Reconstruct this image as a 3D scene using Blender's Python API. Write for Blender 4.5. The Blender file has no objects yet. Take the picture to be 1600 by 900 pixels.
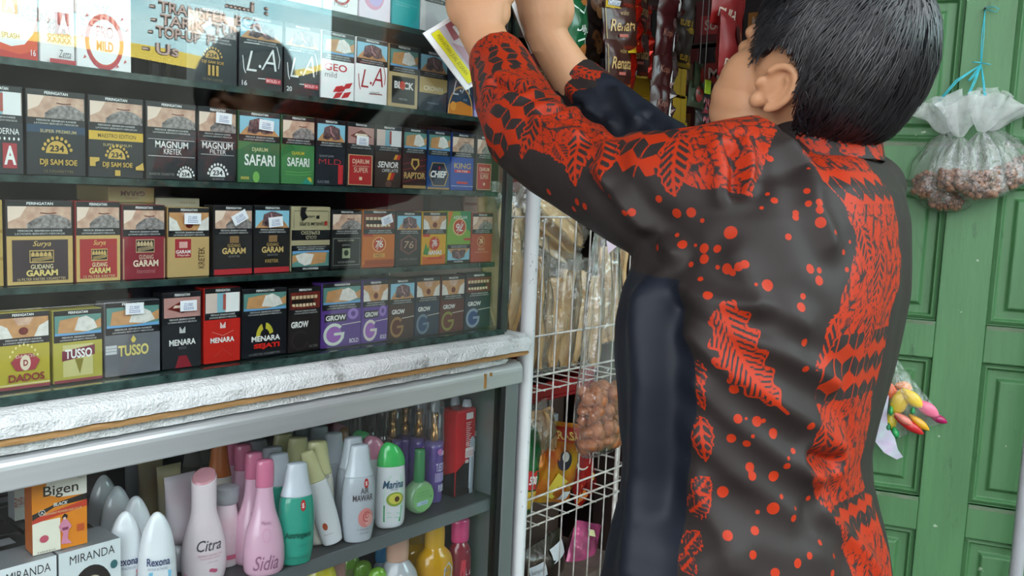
import bpy, bmesh, math, random
import numpy as np
from mathutils import Vector, Matrix, noise
from mathutils.bvhtree import BVHTree
R = random.Random(7)
SC = bpy.context.scene
COL = SC.collection

# ------------------------------------------------------------------ camera
F = 1400.0
CU = np.array([528., -12550., -F]); CU /= np.linalg.norm(CU)
CX = np.array([1212., -105., F]); CX -= CU * (CX @ CU); CX /= np.linalg.norm(CX)
CY = np.cross(CU, CX)
CM = np.array([CX, CY, CU])                # world = CM @ (right, down, forward)
CPOS = np.array([0., 0., 1.35])
cam_d = bpy.data.cameras.new('camera'); cam = bpy.data.objects.new('camera', cam_d); COL.objects.link(cam)
cam_d.sensor_width = 36.0; cam_d.lens = 36.0 * F / 1600.0; cam_d.clip_start = 0.02
rot = Matrix([[CM[i][0], -CM[i][1], -CM[i][2]] for i in range(3)]).to_4x4()
cam.matrix_world = Matrix.Translation(Vector(CPOS)) @ rot
SC.camera = cam

def ray(px, py): return CM @ np.array([(px - 800) / F, (py - 450) / F, 1.0])
def atD(px, py, D): return Vector(CPOS + ray(px, py) * D)
def atY(px, py, y): r = ray(px, py); return Vector(CPOS + r * (y / r[1]))
def atZ(px, py, z): r = ray(px, py); return Vector(CPOS + r * ((z - 1.35) / r[2]))
def depth(P): return float((CM.T @ (np.array(P) - CPOS))[2])

# ------------------------------------------------------------------ light and exposure
w = bpy.data.worlds.new('sky'); SC.world = w; w.use_nodes = True
wn = w.node_tree.nodes; bgn = wn['Background']
bgn.inputs[0].default_value = (0.93, 0.97, 1.0, 1); bgn.inputs[1].default_value = 2.7
sun_d = bpy.data.lights.new('sun', 'SUN'); sun_d.energy = 22.0; sun_d.angle = math.radians(3); sun_d.color = (1.0, 0.96, 0.9)
sun_o = bpy.data.objects.new('sun', sun_d); COL.objects.link(sun_o)            # stands behind the shop: the roof shades everything under it
sun_o.rotation_euler = Vector((-.25, -.62, -.85)).to_track_quat('-Z', 'Y').to_euler()
SC.view_settings.view_transform = 'Standard'
SC.view_settings.look = 'None'
SC.view_settings.gamma = 1.0
SC.view_settings.use_curve_mapping = False
SC.view_settings.exposure = 1.0
SC.cycles.max_bounces = 10
SC.cycles.transparent_max_bounces = 24
SC.cycles.caustics_reflective = False
SC.cycles.caustics_refractive = False

# ------------------------------------------------------------------ helpers
def lin(c):
    if isinstance(c, str):
        c = c.lstrip('#'); c = ''.join(q * 2 for q in c) if len(c) == 3 else c; c = [int(c[i:i+2], 16) / 255 for i in (0, 2, 4)]
    return tuple((x / 12.92 if x <= 0.04045 else ((x + 0.055) / 1.055) ** 2.4) for x in c[:3]) + (1.0,)

MATS = {}
def mat(name, col, rough=0.5, metal=0.0, var=0.0, vscale=30.0, bump=0.0, bscale=60.0, spec=0.5, coat=0.0, trans=0.0, sss=0.0, stretch=None, col2=None):
    if name in MATS: return MATS[name]
    m = bpy.data.materials.new(name); m.use_nodes = True
    nt = m.node_tree; b = nt.nodes['Principled BSDF']
    c = lin(col)
    b.inputs['Base Color'].default_value = c
    b.inputs['Roughness'].default_value = rough; b.inputs['Metallic'].default_value = metal
    b.inputs['Specular IOR Level'].default_value = spec; b.inputs['Coat Weight'].default_value = coat
    if trans: b.inputs['Transmission Weight'].default_value = trans
    if sss:
        b.inputs['Subsurface Weight'].default_value = sss
        b.inputs['Subsurface Radius'].default_value = (0.012, 0.005, 0.003); b.inputs['Subsurface Scale'].default_value = 1.0
    if var or bump:
        tc = nt.nodes.new('ShaderNodeTexCoord')
        mp = nt.nodes.new('ShaderNodeMapping')
        nt.links.new(tc.outputs['Object'], mp.inputs[0])
        if stretch: mp.inputs['Scale'].default_value = stretch
    if var:
        n = nt.nodes.new('ShaderNodeTexNoise'); n.inputs['Scale'].default_value = vscale; n.inputs['Detail'].default_value = 6
        nt.links.new(mp.outputs[0], n.inputs['Vector'])
        r = nt.nodes.new('ShaderNodeValToRGB')
        r.color_ramp.elements[0].position = 0.3; r.color_ramp.elements[1].position = 0.7
        c2 = lin(col2) if col2 else tuple(x * (1 - var) for x in c[:3]) + (1,)
        r.color_ramp.elements[0].color = c2; r.color_ramp.elements[1].color = c
        nt.links.new(n.outputs['Fac'], r.inputs[0]); nt.links.new(r.outputs[0], b.inputs['Base Color'])
    if bump:
        n2 = nt.nodes.new('ShaderNodeTexNoise'); n2.inputs['Scale'].default_value = bscale; n2.inputs['Detail'].default_value = 5
        nt.links.new(mp.outputs[0], n2.inputs['Vector'])
        bp = nt.nodes.new('ShaderNodeBump'); bp.inputs['Strength'].default_value = bump; bp.inputs['Distance'].default_value = 0.004
        nt.links.new(n2.outputs['Fac'], bp.inputs['Height']); nt.links.new(bp.outputs[0], b.inputs['Normal'])
    MATS[name] = m
    return m

def pr(col, rough=0.35):
    """ink of one printed colour"""
    return mat('ink_' + str(col).lstrip('#') + ('' if rough == 0.35 else '_%g' % rough), col, rough=rough, var=0.06, vscale=90)

def glassy(name, tint=(1, 1, 1), ior=1.5, film=0.0, filmcol=(1, 1, 1), rough=0.0, bump=0.0, bscale=40, facmul=1.0):
    """thin clear sheet: transparent + mirror reflection by Fresnel, with an optional milky film"""
    if name in MATS: return MATS[name]
    m = bpy.data.materials.new(name); m.use_nodes = True
    nt = m.node_tree; N = nt.nodes; L = nt.links
    N.remove(N['Principled BSDF']); out = N['Material Output']
    tr = N.new('ShaderNodeBsdfTransparent'); tr.inputs[0].default_value = (*tint, 1)
    gl = N.new('ShaderNodeBsdfGlossy'); gl.inputs['Roughness'].default_value = rough
    # Schlick reflectance from |N.I|, the same for both sides of the sheet
    ge = N.new('ShaderNodeNewGeometry'); dt = N.new('ShaderNodeVectorMath'); dt.operation = 'DOT_PRODUCT'
    L.new(ge.outputs['Normal'], dt.inputs[0]); L.new(ge.outputs['Incoming'], dt.inputs[1])
    ab = N.new('ShaderNodeMath'); ab.operation = 'ABSOLUTE'; L.new(dt.outputs['Value'], ab.inputs[0])
    om = N.new('ShaderNodeMath'); om.operation = 'SUBTRACT'; om.inputs[0].default_value = 1; L.new(ab.outputs[0], om.inputs[1])
    pw = N.new('ShaderNodeMath'); pw.operation = 'POWER'; pw.inputs[1].default_value = 5; L.new(om.outputs[0], pw.inputs[0])
    f0 = ((ior - 1) / (ior + 1)) ** 2
    mul = N.new('ShaderNodeMath'); mul.operation = 'MULTIPLY_ADD'; mul.use_clamp = True
    L.new(pw.outputs[0], mul.inputs[0]); mul.inputs[1].default_value = (1 - f0) * facmul; mul.inputs[2].default_value = f0 * facmul
    mx = N.new('ShaderNodeMixShader'); L.new(mul.outputs[0], mx.inputs[0]); L.new(tr.outputs[0], mx.inputs[1]); L.new(gl.outputs[0], mx.inputs[2])
    last = mx
    if film:
        di = N.new('ShaderNodeBsdfDiffuse'); di.inputs[0].default_value = (*filmcol, 1)
        tl = N.new('ShaderNodeBsdfTranslucent'); tl.inputs[0].default_value = (*filmcol, 1)
        dm = N.new('ShaderNodeMixShader'); dm.inputs[0].default_value = 0.4; L.new(di.outputs[0], dm.inputs[1]); L.new(tl.outputs[0], dm.inputs[2])
        m2 = N.new('ShaderNodeMixShader'); L.new(last.outputs[0], m2.inputs[1]); L.new(dm.outputs[0], m2.inputs[2])
        tc = N.new('ShaderNodeTexCoord'); nz = N.new('ShaderNodeTexNoise'); nz.inputs['Scale'].default_value = 25; nz.inputs['Detail'].default_value = 6
        L.new(tc.outputs['Object'], nz.inputs['Vector'])
        mr = N.new('ShaderNodeMapRange'); mr.inputs[1].default_value = 0.3; mr.inputs[2].default_value = 0.75
        mr.inputs[3].default_value = film * 0.55; mr.inputs[4].default_value = min(1, film * 1.5)
        L.new(nz.outputs['Fac'], mr.inputs[0]); L.new(mr.outputs[0], m2.inputs[0])
        last = m2
    if bump:
        tc = N.new('ShaderNodeTexCoord'); nz = N.new('ShaderNodeTexNoise'); nz.inputs['Scale'].default_value = bscale; nz.inputs['Detail'].default_value = 3
        L.new(tc.outputs['Object'], nz.inputs['Vector'])
        bp = N.new('ShaderNodeBump'); bp.inputs['Strength'].default_value = bump; bp.inputs['Distance'].default_value = 0.01
        L.new(nz.outputs['Fac'], bp.inputs['Height']); L.new(bp.outputs[0], gl.inputs['Normal'])
    L.new(last.outputs[0], out.inputs[0])
    MATS[name] = m
    return m

def tag(o, label=None, cat=None, group=None, kind=None):
    if label: o['label'] = label
    if cat: o['category'] = cat
    if group: o['group'] = group
    if kind: o['kind'] = kind
    return o

def empty(name, loc, label, cat, group=None, rz=0.0):
    o = bpy.data.objects.new(name, None); COL.objects.link(o); o.location = loc; o.rotation_euler = (0, 0, rz)
    o.empty_display_size = 0.02
    return tag(o, label, cat, group)

TXT = {}
def glyphs(s, bold=0.0, shear=0.0):
    k = (s, bold, shear)
    if k in TXT: return TXT[k]
    cu = bpy.data.curves.new('letters', 'FONT'); cu.body = s; cu.size = 1; cu.offset = bold; cu.shear = shear; cu.resolution_u = 3; cu.fill_mode = 'FRONT'
    ob = bpy.data.objects.new('letters', cu)
    me = bpy.data.meshes.new_from_object(ob)
    v = np.array([tuple(q.co)[:2] for q in me.vertices]); f = [tuple(p.vertices) for p in me.polygons]
    bpy.data.objects.remove(ob); bpy.data.curves.remove(cu); bpy.data.meshes.remove(me)
    lo = v.min(0); v = (v - lo) / (v.max(0) - lo)
    TXT[k] = (v, f)
    return TXT[k]

class MB:
    def __init__(self, T=None):
        self.v = []; self.f = []; self.m = []; self.s = []; self.mats = []; self.T = T
    def mi(self, m):
        if m not in self.mats: self.mats.append(m)
        return self.mats.index(m)
    def add(self, vs, fs, m, smooth=False):
        b = len(self.v); i = self.mi(m)
        if self.T is not None: vs = [self.T @ Vector(p) for p in vs]
        self.v += [tuple(p) for p in vs]
        for f in fs:
            self.f.append(tuple(b + k for k in f)); self.m.append(i); self.s.append(smooth)
        return self
    def box(self, x0, x1, y0, y1, z0, z1, m):
        vs = [(x, y, z) for z in (z0, z1) for y in (y0, y1) for x in (x0, x1)]
        return self.add(vs, [(0, 2, 3, 1), (4, 5, 7, 6), (0, 1, 5, 4), (2, 6, 7, 3), (0, 4, 6, 2), (1, 3, 7, 5)], m)
    def tube(self, pts, r, m, n=8, cap=True, flat=1.0):
        pts = [Vector(p) for p in pts]; k = len(pts)
        rs = r if isinstance(r, (list, tuple)) else [r] * k
        vs = []; fs = []
        t0 = (pts[1] - pts[0]).normalized()
        nrm = t0.cross(Vector((0, 0, 1)))
        if nrm.length < 1e-3: nrm = t0.cross(Vector((1, 0, 0)))
        nrm.normalize()
        for i, p in enumerate(pts):
            t = (pts[min(i + 1, k - 1)] - pts[max(i - 1, 0)]).normalized()
            nrm = (nrm - t * nrm.dot(t)).normalized(); bi = t.cross(nrm)
            for j in range(n):
                a = 2 * math.pi * j / n
                vs.append(p + (nrm * math.cos(a) + bi * math.sin(a) * flat) * rs[i])
        for i in range(k - 1):
            for j in range(n):
                a, b = i * n + j, i * n + (j + 1) % n
                fs.append((a, b, b + n, a + n))
        if cap: fs += [tuple(range(n - 1, -1, -1)), tuple((k - 1) * n + j for j in range(n))]
        return self.add(vs, fs, m, True)
    def lathe(self, prof, m, n=28, sx=1.0, sy=1.0, c=(0, 0), zfun=None, closed=True):
        """prof: list of (radius, z); elliptical when sx != sy"""
        vs = []; fs = []; k = len(prof)
        for (r, z) in prof:
            for j in range(n):
                a = 2 * math.pi * j / n
                x, y = c[0] + r * sx * math.cos(a), c[1] + r * sy * math.sin(a)
                vs.append((x, y, z + (zfun(x, y, z) if zfun else 0)))
        for i in range(k - 1):
            for j in range(n):
                a, b = i * n + j, i * n + (j + 1) % n
                fs.append((a, b, b + n, a + n))
        if closed: fs += [tuple(range(n - 1, -1, -1)), tuple((k - 1) * n + j for j in range(n))]
        return self.add(vs, fs, m, True)
    def prism(self, poly, y0, y1, m, axis='y'):
        """polygon in XZ extruded along Y (axis y), in YZ along X (axis x), in XY along Z (axis z)"""
        def P(a, b, c):
            return (a, c, b) if axis == 'y' else ((c, a, b) if axis == 'x' else (a, b, c))
        n = len(poly)
        vs = [P(a, b, y0) for a, b in poly] + [P(a, b, y1) for a, b in poly]
        fs = [tuple(range(n)), tuple(range(2 * n - 1, n - 1, -1))] + [(i, i + n, (i + 1) % n + n, (i + 1) % n) for i in range(n)]
        return self.add(vs, fs, m)
    def build(self, name, parent=None, bevel=0.0, fix=True, autosmooth=None):
        me = bpy.data.meshes.new(name); me.from_pydata(self.v, [], self.f)
        for m in self.mats: me.materials.append(m)
        me.polygons.foreach_set('material_index', self.m); me.polygons.foreach_set('use_smooth', self.s)
        if fix:
            bm = bmesh.new(); bm.from_mesh(me); bmesh.ops.recalc_face_normals(bm, faces=bm.faces); bm.to_mesh(me); bm.free()
        me.update()
        o = bpy.data.objects.new(name, me); COL.objects.link(o)
        if parent: o.parent = parent
        if bevel:
            b = o.modifiers.new('bevel', 'BEVEL'); b.width = bevel; b.segments = 2; b.limit_method = 'ANGLE'; b.angle_limit = math.radians(50)
        return o

def draw(mb, ops, mp, asp=1.0, seg=1, eps=0.00012):
    """flat print: ops in unit coordinates, mp(u, v, lift) -> point; asp = width / height"""
    L = 1
    for op in ops:
        k = op[0]; m = op[1] if not isinstance(op[1], str) else pr(op[1]); e = L * eps; L += 1
        if k == 'r':
            u0, v0, u1, v1 = op[2:6]; n = seg
            vs = [mp(u0 + (u1 - u0) * i / n, v0 + (v1 - v0) * j / n, e) for j in range(n + 1) for i in range(n + 1)]
            fs = [(j * (n + 1) + i, j * (n + 1) + i + 1, (j + 1) * (n + 1) + i + 1, (j + 1) * (n + 1) + i) for j in range(n) for i in range(n)]
            mb.add(vs, fs, m)
        elif k == 't':
            s, u0, v0, u1, v1 = op[2:7]; o = op[7] if len(op) > 7 else {}
            g, fs = glyphs(s, o.get('b', 0.0), o.get('sh', 0.0)); rt = math.radians(o.get('rot', 0)); arc = o.get('arc', 0)
            vs = []
            for x, y in g:
                if rt:
                    uu = (x - .5) * (u1 - u0) * asp; vv = (y - .5) * (v1 - v0)
                    U = (u0 + u1) / 2 + (uu * math.cos(rt) - vv * math.sin(rt)) / asp; V = (v0 + v1) / 2 + uu * math.sin(rt) + vv * math.cos(rt)
                else: U = u0 + x * (u1 - u0); V = v0 + y * (v1 - v0) + arc * (1 - (2 * x - 1) ** 2)
                vs.append(mp(U, V, e))
            mb.add(vs, fs, m)
        elif k in 'co':
            u, v, ru, rv = op[2:6]; n = 26
            rim = [(math.cos(2 * math.pi * i / n), math.sin(2 * math.pi * i / n)) for i in range(n)]
            if k == 'c':
                vs = [mp(u, v, e)] + [mp(u + ru * a * q, v + rv * b * q, e) for q in (0.5, 1) for a, b in rim]
                fs = [(0, 1 + i, 1 + (i + 1) % n) for i in range(n)] + [(1 + i, 1 + n + i, 1 + n + (i + 1) % n, 1 + (i + 1) % n) for i in range(n)]
            else:
                q = op[6]
                vs = [mp(u + ru * a, v + rv * b, e) for a, b in rim] + [mp(u + ru * a * q, v + rv * b * q, e) for a, b in rim]
                fs = [(i, (i + 1) % n, (i + 1) % n + n, i + n) for i in range(n)]
                if len(op) > 7: fs = [f for i, f in enumerate(fs) if op[7][0] <= i / n < op[7][1]]
            mb.add(vs, fs, m)
        elif k == 'p':
            mb.add([mp(a, b, e) for a, b in op[2]], [tuple(range(len(op[2])))], m)
        elif k == 'l':
            pts = op[2]; wd = op[3]; vs = []; fs = []
            for i, (a, b) in enumerate(pts):
                a0, b0 = pts[max(i - 1, 0)]; a1, b1 = pts[min(i + 1, len(pts) - 1)]
                dx, dy = (a1 - a0) * asp, b1 - b0; l = math.hypot(dx, dy) or 1
                nx, ny = -dy / l * wd / 2, dx / l * wd / 2
                vs += [mp(a + nx / asp, b + ny, e), mp(a - nx / asp, b - ny, e)]
            for i in range(len(pts) - 1): fs.append((2 * i, 2 * i + 1, 2 * i + 3, 2 * i + 2))
            mb.add(vs, fs, m)
    return mb

def pillow(mb, w, h, t, m, nx=14, ny=14, T=None, crimp=0.08, rough=0.0, seed=0, foot=None, p=2.2):
    """a filled packet standing in the XZ plane, centred, crimped at top and bottom"""
    old = mb.T; mb.T = (old @ T) if (old is not None and T is not None) else (T or old)
    vs = []; fs = []
    for side in (-1, 1):
        b = len(vs)
        for j in range(ny + 1):
            v = j / ny * 2 - 1
            for i in range(nx + 1):
                u = i / nx * 2 - 1
                vv = min(1.0, abs(v) / (1 - crimp))
                th = t / 2 * max(0.0, (1 - abs(u) ** p)) ** 0.7 * max(0.0, (1 - vv ** p)) ** 0.7 + 0.0008
                if foot: th *= foot(v)
                q = noise.noise_vector((u * 2.2 + seed, v * 2.2, seed * 1.7 + side)) * rough
                edge = 1 - 0.06 * (1 - abs(v)) * (abs(u) ** 3)
                vs.append((u * w / 2 * edge + q.x * .5, side * th + q.y * (th / (t / 2) + .15), v * h / 2 + q.z * .3))
        for j in range(ny):
            for i in range(nx):
                a = b + j * (nx + 1) + i
                q4 = (a, a + 1, a + nx + 2, a + nx + 1)
                fs.append(q4 if side < 0 else q4[::-1])
    mb.add(vs, fs, m, True)
    mb.T = old
    return mb

def xf(loc=(0, 0, 0), rx=0, ry=0, rz=0, s=1):
    return Matrix.Translation(loc) @ Matrix.Rotation(math.radians(rz), 4, 'Z') @ Matrix.Rotation(math.radians(ry), 4, 'Y') @ Matrix.Rotation(math.radians(rx), 4, 'X') @ Matrix.Scale(s, 4)

GLASS = glassy('clear_glass', tint=(0.975, 0.99, 0.985), ior=1.5, facmul=1.0)
GLASS_EDGE = mat('green_glass_edge', '#10211f', rough=0.25, var=0.5, vscale=60, col2='#39504b')
CLEAR = glassy('clear_plastic', ior=1.45, film=0.06, bump=0.5, bscale=45, facmul=1.5, rough=0.06)
MILKY = glassy('milky_plastic', ior=1.4, film=0.42, filmcol=(.93, .94, .93), bump=0.5, bscale=50, rough=0.1)
ALU = mat('aluminium', '#c6c9cc', rough=0.34, metal=0.5, var=0.15, vscale=14, stretch=(0.3, 4, 4))

# ------------------------------------------------------------------ setting
def struct(name, mb, **k):
    o = mb.build(name, **k); o['kind'] = 'structure'; return o

CONC = mat('concrete', '#55514c', rough=0.85, var=0.3, vscale=4, bump=0.3)
DARKWALL = mat('dark_shop_wall', '#3a2a26', rough=0.8, var=0.5, vscale=5)
struct('floor', MB().box(-8, 26, -2.2, 3, -0.1, 0, CONC))
struct('trim_20', MB().box(-8, 26, -7.2, -2.2, -0.1, -.004, mat('asphalt', '#211f1d', rough=.9, var=.3, vscale=3)))
struct('wall_back', MB().box(-1.6, 3.4, 2.3, 2.4, 0, 2.9, DARKWALL))
struct('wall_left', MB().box(-1.7, -1.6, 0.9, 2.4, 0, 2.9, DARKWALL))
struct('wall_right', MB().box(2.6, 2.7, 0.2, 2.3, 0, 2.9, DARKWALL))
struct('ceiling', MB().box(-1.7, 3.4, -0.5, 2.4, 2.82, 2.9, mat('ceiling_boards', '#75706a', rough=0.8, var=0.3)))
# unseen wall added across the street, raised to keep sky out of the glass
struct('wall_sky_block', MB().box(-8, 26, -7.4, -7.2, 0, 4.6, mat('sky_block_wall', '#2b2f2b', rough=0.9, var=0.6, vscale=2)))

# green panelled door: leaf in its own plane, seen at an angle
DU = Vector((-0.33427, 0.94248, 0)); DN = Vector((-0.94248, -0.33427, 0)); DP = Vector((1.94316, 0.47682, 0))
DT = Matrix(((DU.x, DN.x, 0, DP.x), (DU.y, DN.y, 0, DP.y), (0, 0, 1, 0), (0, 0, 0, 1)))   # local: x along the leaf, y out to the viewer
def green_paint():
    m = mat('green_door_paint', '#4f8052', rough=0.5, var=0.2, vscale=5, bump=0.25, bscale=25, stretch=(5, 5, 0.7))
    nt = m.node_tree; b = nt.nodes['Principled BSDF']
    src = b.inputs['Base Color'].links[0].from_socket
    tc = nt.nodes.new('ShaderNodeTexCoord'); mp = nt.nodes.new('ShaderNodeMapping'); mp.inputs['Scale'].default_value = (14, 14, 4)
    nz = nt.nodes.new('ShaderNodeTexNoise'); nz.inputs['Scale'].default_value = 2.2; nz.inputs['Detail'].default_value = 9; nz.inputs['Roughness'].default_value = .68
    nt.links.new(tc.outputs['Object'], mp.inputs[0]); nt.links.new(mp.outputs[0], nz.inputs['Vector'])
    r = nt.nodes.new('ShaderNodeValToRGB'); r.color_ramp.elements[0].position = .6; r.color_ramp.elements[1].position = .76
    nt.links.new(nz.outputs['Fac'], r.inputs[0])
    mx = nt.nodes.new('ShaderNodeMix'); mx.data_type = 'RGBA'
    nt.links.new(r.outputs[0], mx.inputs[0]); nt.links.new(src, mx.inputs[6]); mx.inputs[7].default_value = lin('#22402c')
    # worn pale chips
    nz2 = nt.nodes.new('ShaderNodeTexNoise'); nz2.inputs['Scale'].default_value = 38; nz2.inputs['Detail'].default_value = 3
    nt.links.new(tc.outputs['Object'], nz2.inputs['Vector'])
    r2 = nt.nodes.new('ShaderNodeValToRGB'); r2.color_ramp.elements[0].position = .735; r2.color_ramp.elements[1].position = .75
    nt.links.new(nz2.outputs['Fac'], r2.inputs[0])
    mx2 = nt.nodes.new('ShaderNodeMix'); mx2.data_type = 'RGBA'
    nt.links.new(r2.outputs[0], mx2.inputs[0]); nt.links.new(mx.outputs[2], mx2.inputs[6]); mx2.inputs[7].default_value = lin('#9db29a')
    nt.links.new(mx2.outputs[2], b.inputs['Base Color'])
    return m
GREEN = green_paint()
DUST = mat('dusty_ledge', '#7c8474', rough=0.9, var=0.3, vscale=30, col2='#5d7a58')
def door():
    mb = MB(DT)
    cols = [(-.56, -.44), (-.045, .045), (.27, .35)]         # stiles
    rails = [(.0, .12), (.32, .40), (.685, .755), (1.045, 1.12), (1.40, 1.475), (1.76, 1.84), (2.05, 2.2)]
    for a, b in cols: mb.box(a, b, -.02, .018, 0, 2.2, GREEN)
    for a, b in rails:
        for c0, c1 in ((-.44, -.045), (.045, .27)): mb.box(c0, c1, -.02, .018, a, b, GREEN)
    pan = []
    for c0, c1 in ((-.44, -.045), (.045, .27)):
        for (a0, a1), (b0, b1) in zip(rails, rails[1:]):
            x0, x1, z0, z1 = c0, c1, a1, b0
            # stepped moulding, then a raised field with a sloped border
            steps = [(0, .018), (.0, .006), (.010, .012), (.014, .002), (.030, .002), (.036, .010)]
            prev = None; vs = []; fs = []
            for ins, y in steps:
                k = len(vs); vs += [(x0 + ins, y, z0 + ins), (x1 - ins, y, z0 + ins), (x1 - ins, y, z1 - ins), (x0 + ins, y, z1 - ins)]
                if prev is not None:
                    for q in range(4): fs.append((prev + q, prev + (q + 1) % 4, k + (q + 1) % 4, k + q))
                prev = k
            fs.append((prev, prev + 1, prev + 2, prev + 3))
            mb.add(vs, fs, GREEN)
            # dust lying on the lower moulding
            mb.add([(x0 + .002, .0175, z0 - .012), (x1 - .002, .0175, z0 - .012), (x1 - .002, .019, z0 - .001), (x0 + .002, .019, z0 - .001)], [(0, 1, 2, 3)], DUST)
    o = struct('door_1', mb, bevel=0.002)
    return o
door()
PT = DP + DN * .07; pr_ = ray(1587, 900); PP = CPOS + pr_ * (((np.array(PT) - CPOS) @ np.array(DN)) / (pr_ @ np.array(DN)))
struct('wall_beyond', MB(DT).box(-2.2, -.565, -.12, -.01, 0, 2.9, mat('rendered_wall', '#8b8f86', rough=.85, var=.25, vscale=5)))
struct('trim_1', MB().tube([(PP[0], PP[1], 0), (PP[0], PP[1], 2.1)], .0125, mat('grey_pipe', '#b9bcc2', rough=0.35, var=0.1), n=16))

# banner hung outside at the edge of the roof; seen mirrored in the cabinet glass
def banner():
    m = mat('banner_vinyl', '#8fcbd8', rough=0.5, var=0.45, vscale=1.6, col2='#d6eef2', stretch=(1, 1, 3))
    y = -2.6; k = 4.5 / 2.9
    X = lambda x: x * k
    Z = lambda z: 1.35 + (z - 1.35) * k
    o = empty('banner', (X(1.7), y, Z(1.66)), 'pale blue vinyl banner with lettering over the street, seen only mirrored in the cabinet glass', 'banner')
    W2 = Matrix.Translation((-X(1.7), -y, -Z(1.66)))
    mb = MB(W2); n = 24; vs = []; fs = []
    def low(x): return Z(1.715 - 0.012 * math.sin(x * 4) + max(0, x - 1.9) ** 1.5 * .42)
    for i in range(n + 1):
        x = .45 + 2.1 * i / n
        for q in range(9): vs.append((X(x), y, low(x) + (3.05 - low(x)) * q / 8))
    for i in range(n):
        for q in range(8): fs.append((i * 9 + q, i * 9 + 9 + q, i * 9 + 10 + q, i * 9 + q + 1))
    mb.add(vs, fs, m, True); mb.build('cloth', o)
    mb = MB(W2); vs = []; fs = []
    for i in range(n + 1):
        x = .45 + 1.75 * i / n
        for q in range(2): vs.append((X(x), y + .0012, low(x) + .055 * q + (.0 if q == 0 else .02 * math.sin(x * 5))))
    for i in range(n): fs.append((i * 2, i * 2 + 2, i * 2 + 3, i * 2 + 1))
    mb.add(vs, fs, mat('banner_yellow', '#d8c65a', rough=.5, var=.1), True); mb.build('yellow_border', o)
    ink = mat('banner_ink', '#5a524e', rough=.6, var=.2)
    white = mat('banner_letter', '#c2b2aa', rough=.6, var=.05)
    def refl(px, py):                 # point of the banner whose mirror image in the pane shows at this pixel
        P = atY(px, py, .9445); r = ray(px, py); t = (.9445 - (y + .003)) / r[1]
        return Vector((P.x + r[0] * t, y + .003, P.z + r[2] * t))
    lines = [('IKEN  LI', (24, 16), (108, 30)), ('DATA', (116, 8), (180, 22)), ('SERIK', (126, 27), (200, 40)), ('- TRANSFER  BCA', (234, 6), (408, 44)),
             ('- TARIK  TUNAI', (236, 27), (400, 62)), ('- TOP-UP  PLN  B', (232, 46), (376, 76)), ('- Us', (222, 72), (280, 82)), ('......i  :', (352, 2), (420, 14))]
    for s, pa, pb in lines:
        A, B = refl(*pa), refl(*pb); z = A.z; mb = MB(W2)
        for mm, dy, g in ((ink, .0026, .07), (white, .004, .01)):
            draw(mb, [('t', mm, s, A.x, z - .029, B.x, z + .029, {'b': g})], lambda u, v, e: (u, y + dy, v))
        mb.build('lettering', o, fix=False)
banner()
# ------------------------------------------------------------------ glass cabinet with its shelves
SHELF_Z = [1.567, 1.456, 1.343, 1.231, 1.124]
PF = 0.964                                   # plane of the pack fronts
def cigarette_cabinet():
    o = empty('display_cabinet', (0.48, 1.09, 1.118), 'dark glass-shelved cabinet full of small cartons standing on the styrofoam slab', 'display cabinet')
    W = Matrix.Translation((-0.48, -1.09, -1.118))
    dark = mat('cabinet_back', '#1d1a1a', rough=0.6, var=0.5, vscale=9)
    MB(W).box(-.2, 1.085, 1.235, 1.245, 1.118, 1.78, dark).build('back_panel', o)
    MB(W).box(-.2, 1.083, .95, 1.235, 1.118, 1.1225, GLASS_EDGE).build('base', o)
    for z in SHELF_Z[:-1]:
        mb = MB(W); mb.box(-.2, 1.068, .953, 1.235, z - .0075, z - .0003, GLASS_EDGE); mb.build('shelf', o)
    MB(W).box(-.2, 1.078, .944, .947, 1.1237, 1.7798, glassy('front_glass', tint=(.975, .99, .985), ior=1.58, facmul=1.25)).build('front_pane', o)
    MB(W).box(1.0755, 1.0785, .953, 1.234, 1.1235, 1.78, GLASS).build('side_pane', o)
    mb = MB(W); fr = mat('cabinet_edge', '#4f5653', rough=.35, metal=.5, var=.3)
    mb.box(1.078, 1.089, .940, .953, 1.118, 1.78, fr); mb.box(1.079, 1.087, 1.228, 1.24, 1.118, 1.78, fr)
    mb.box(-.2, 1.085, .941, .9515, 1.1145, 1.1235, GLASS_EDGE)
    mb.build('frame', o)
    MB(W).box(-.2, 1.089, .94, 1.245, 1.78, 1.80, fr).build('top_panel', o)
cigarette_cabinet()

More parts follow.
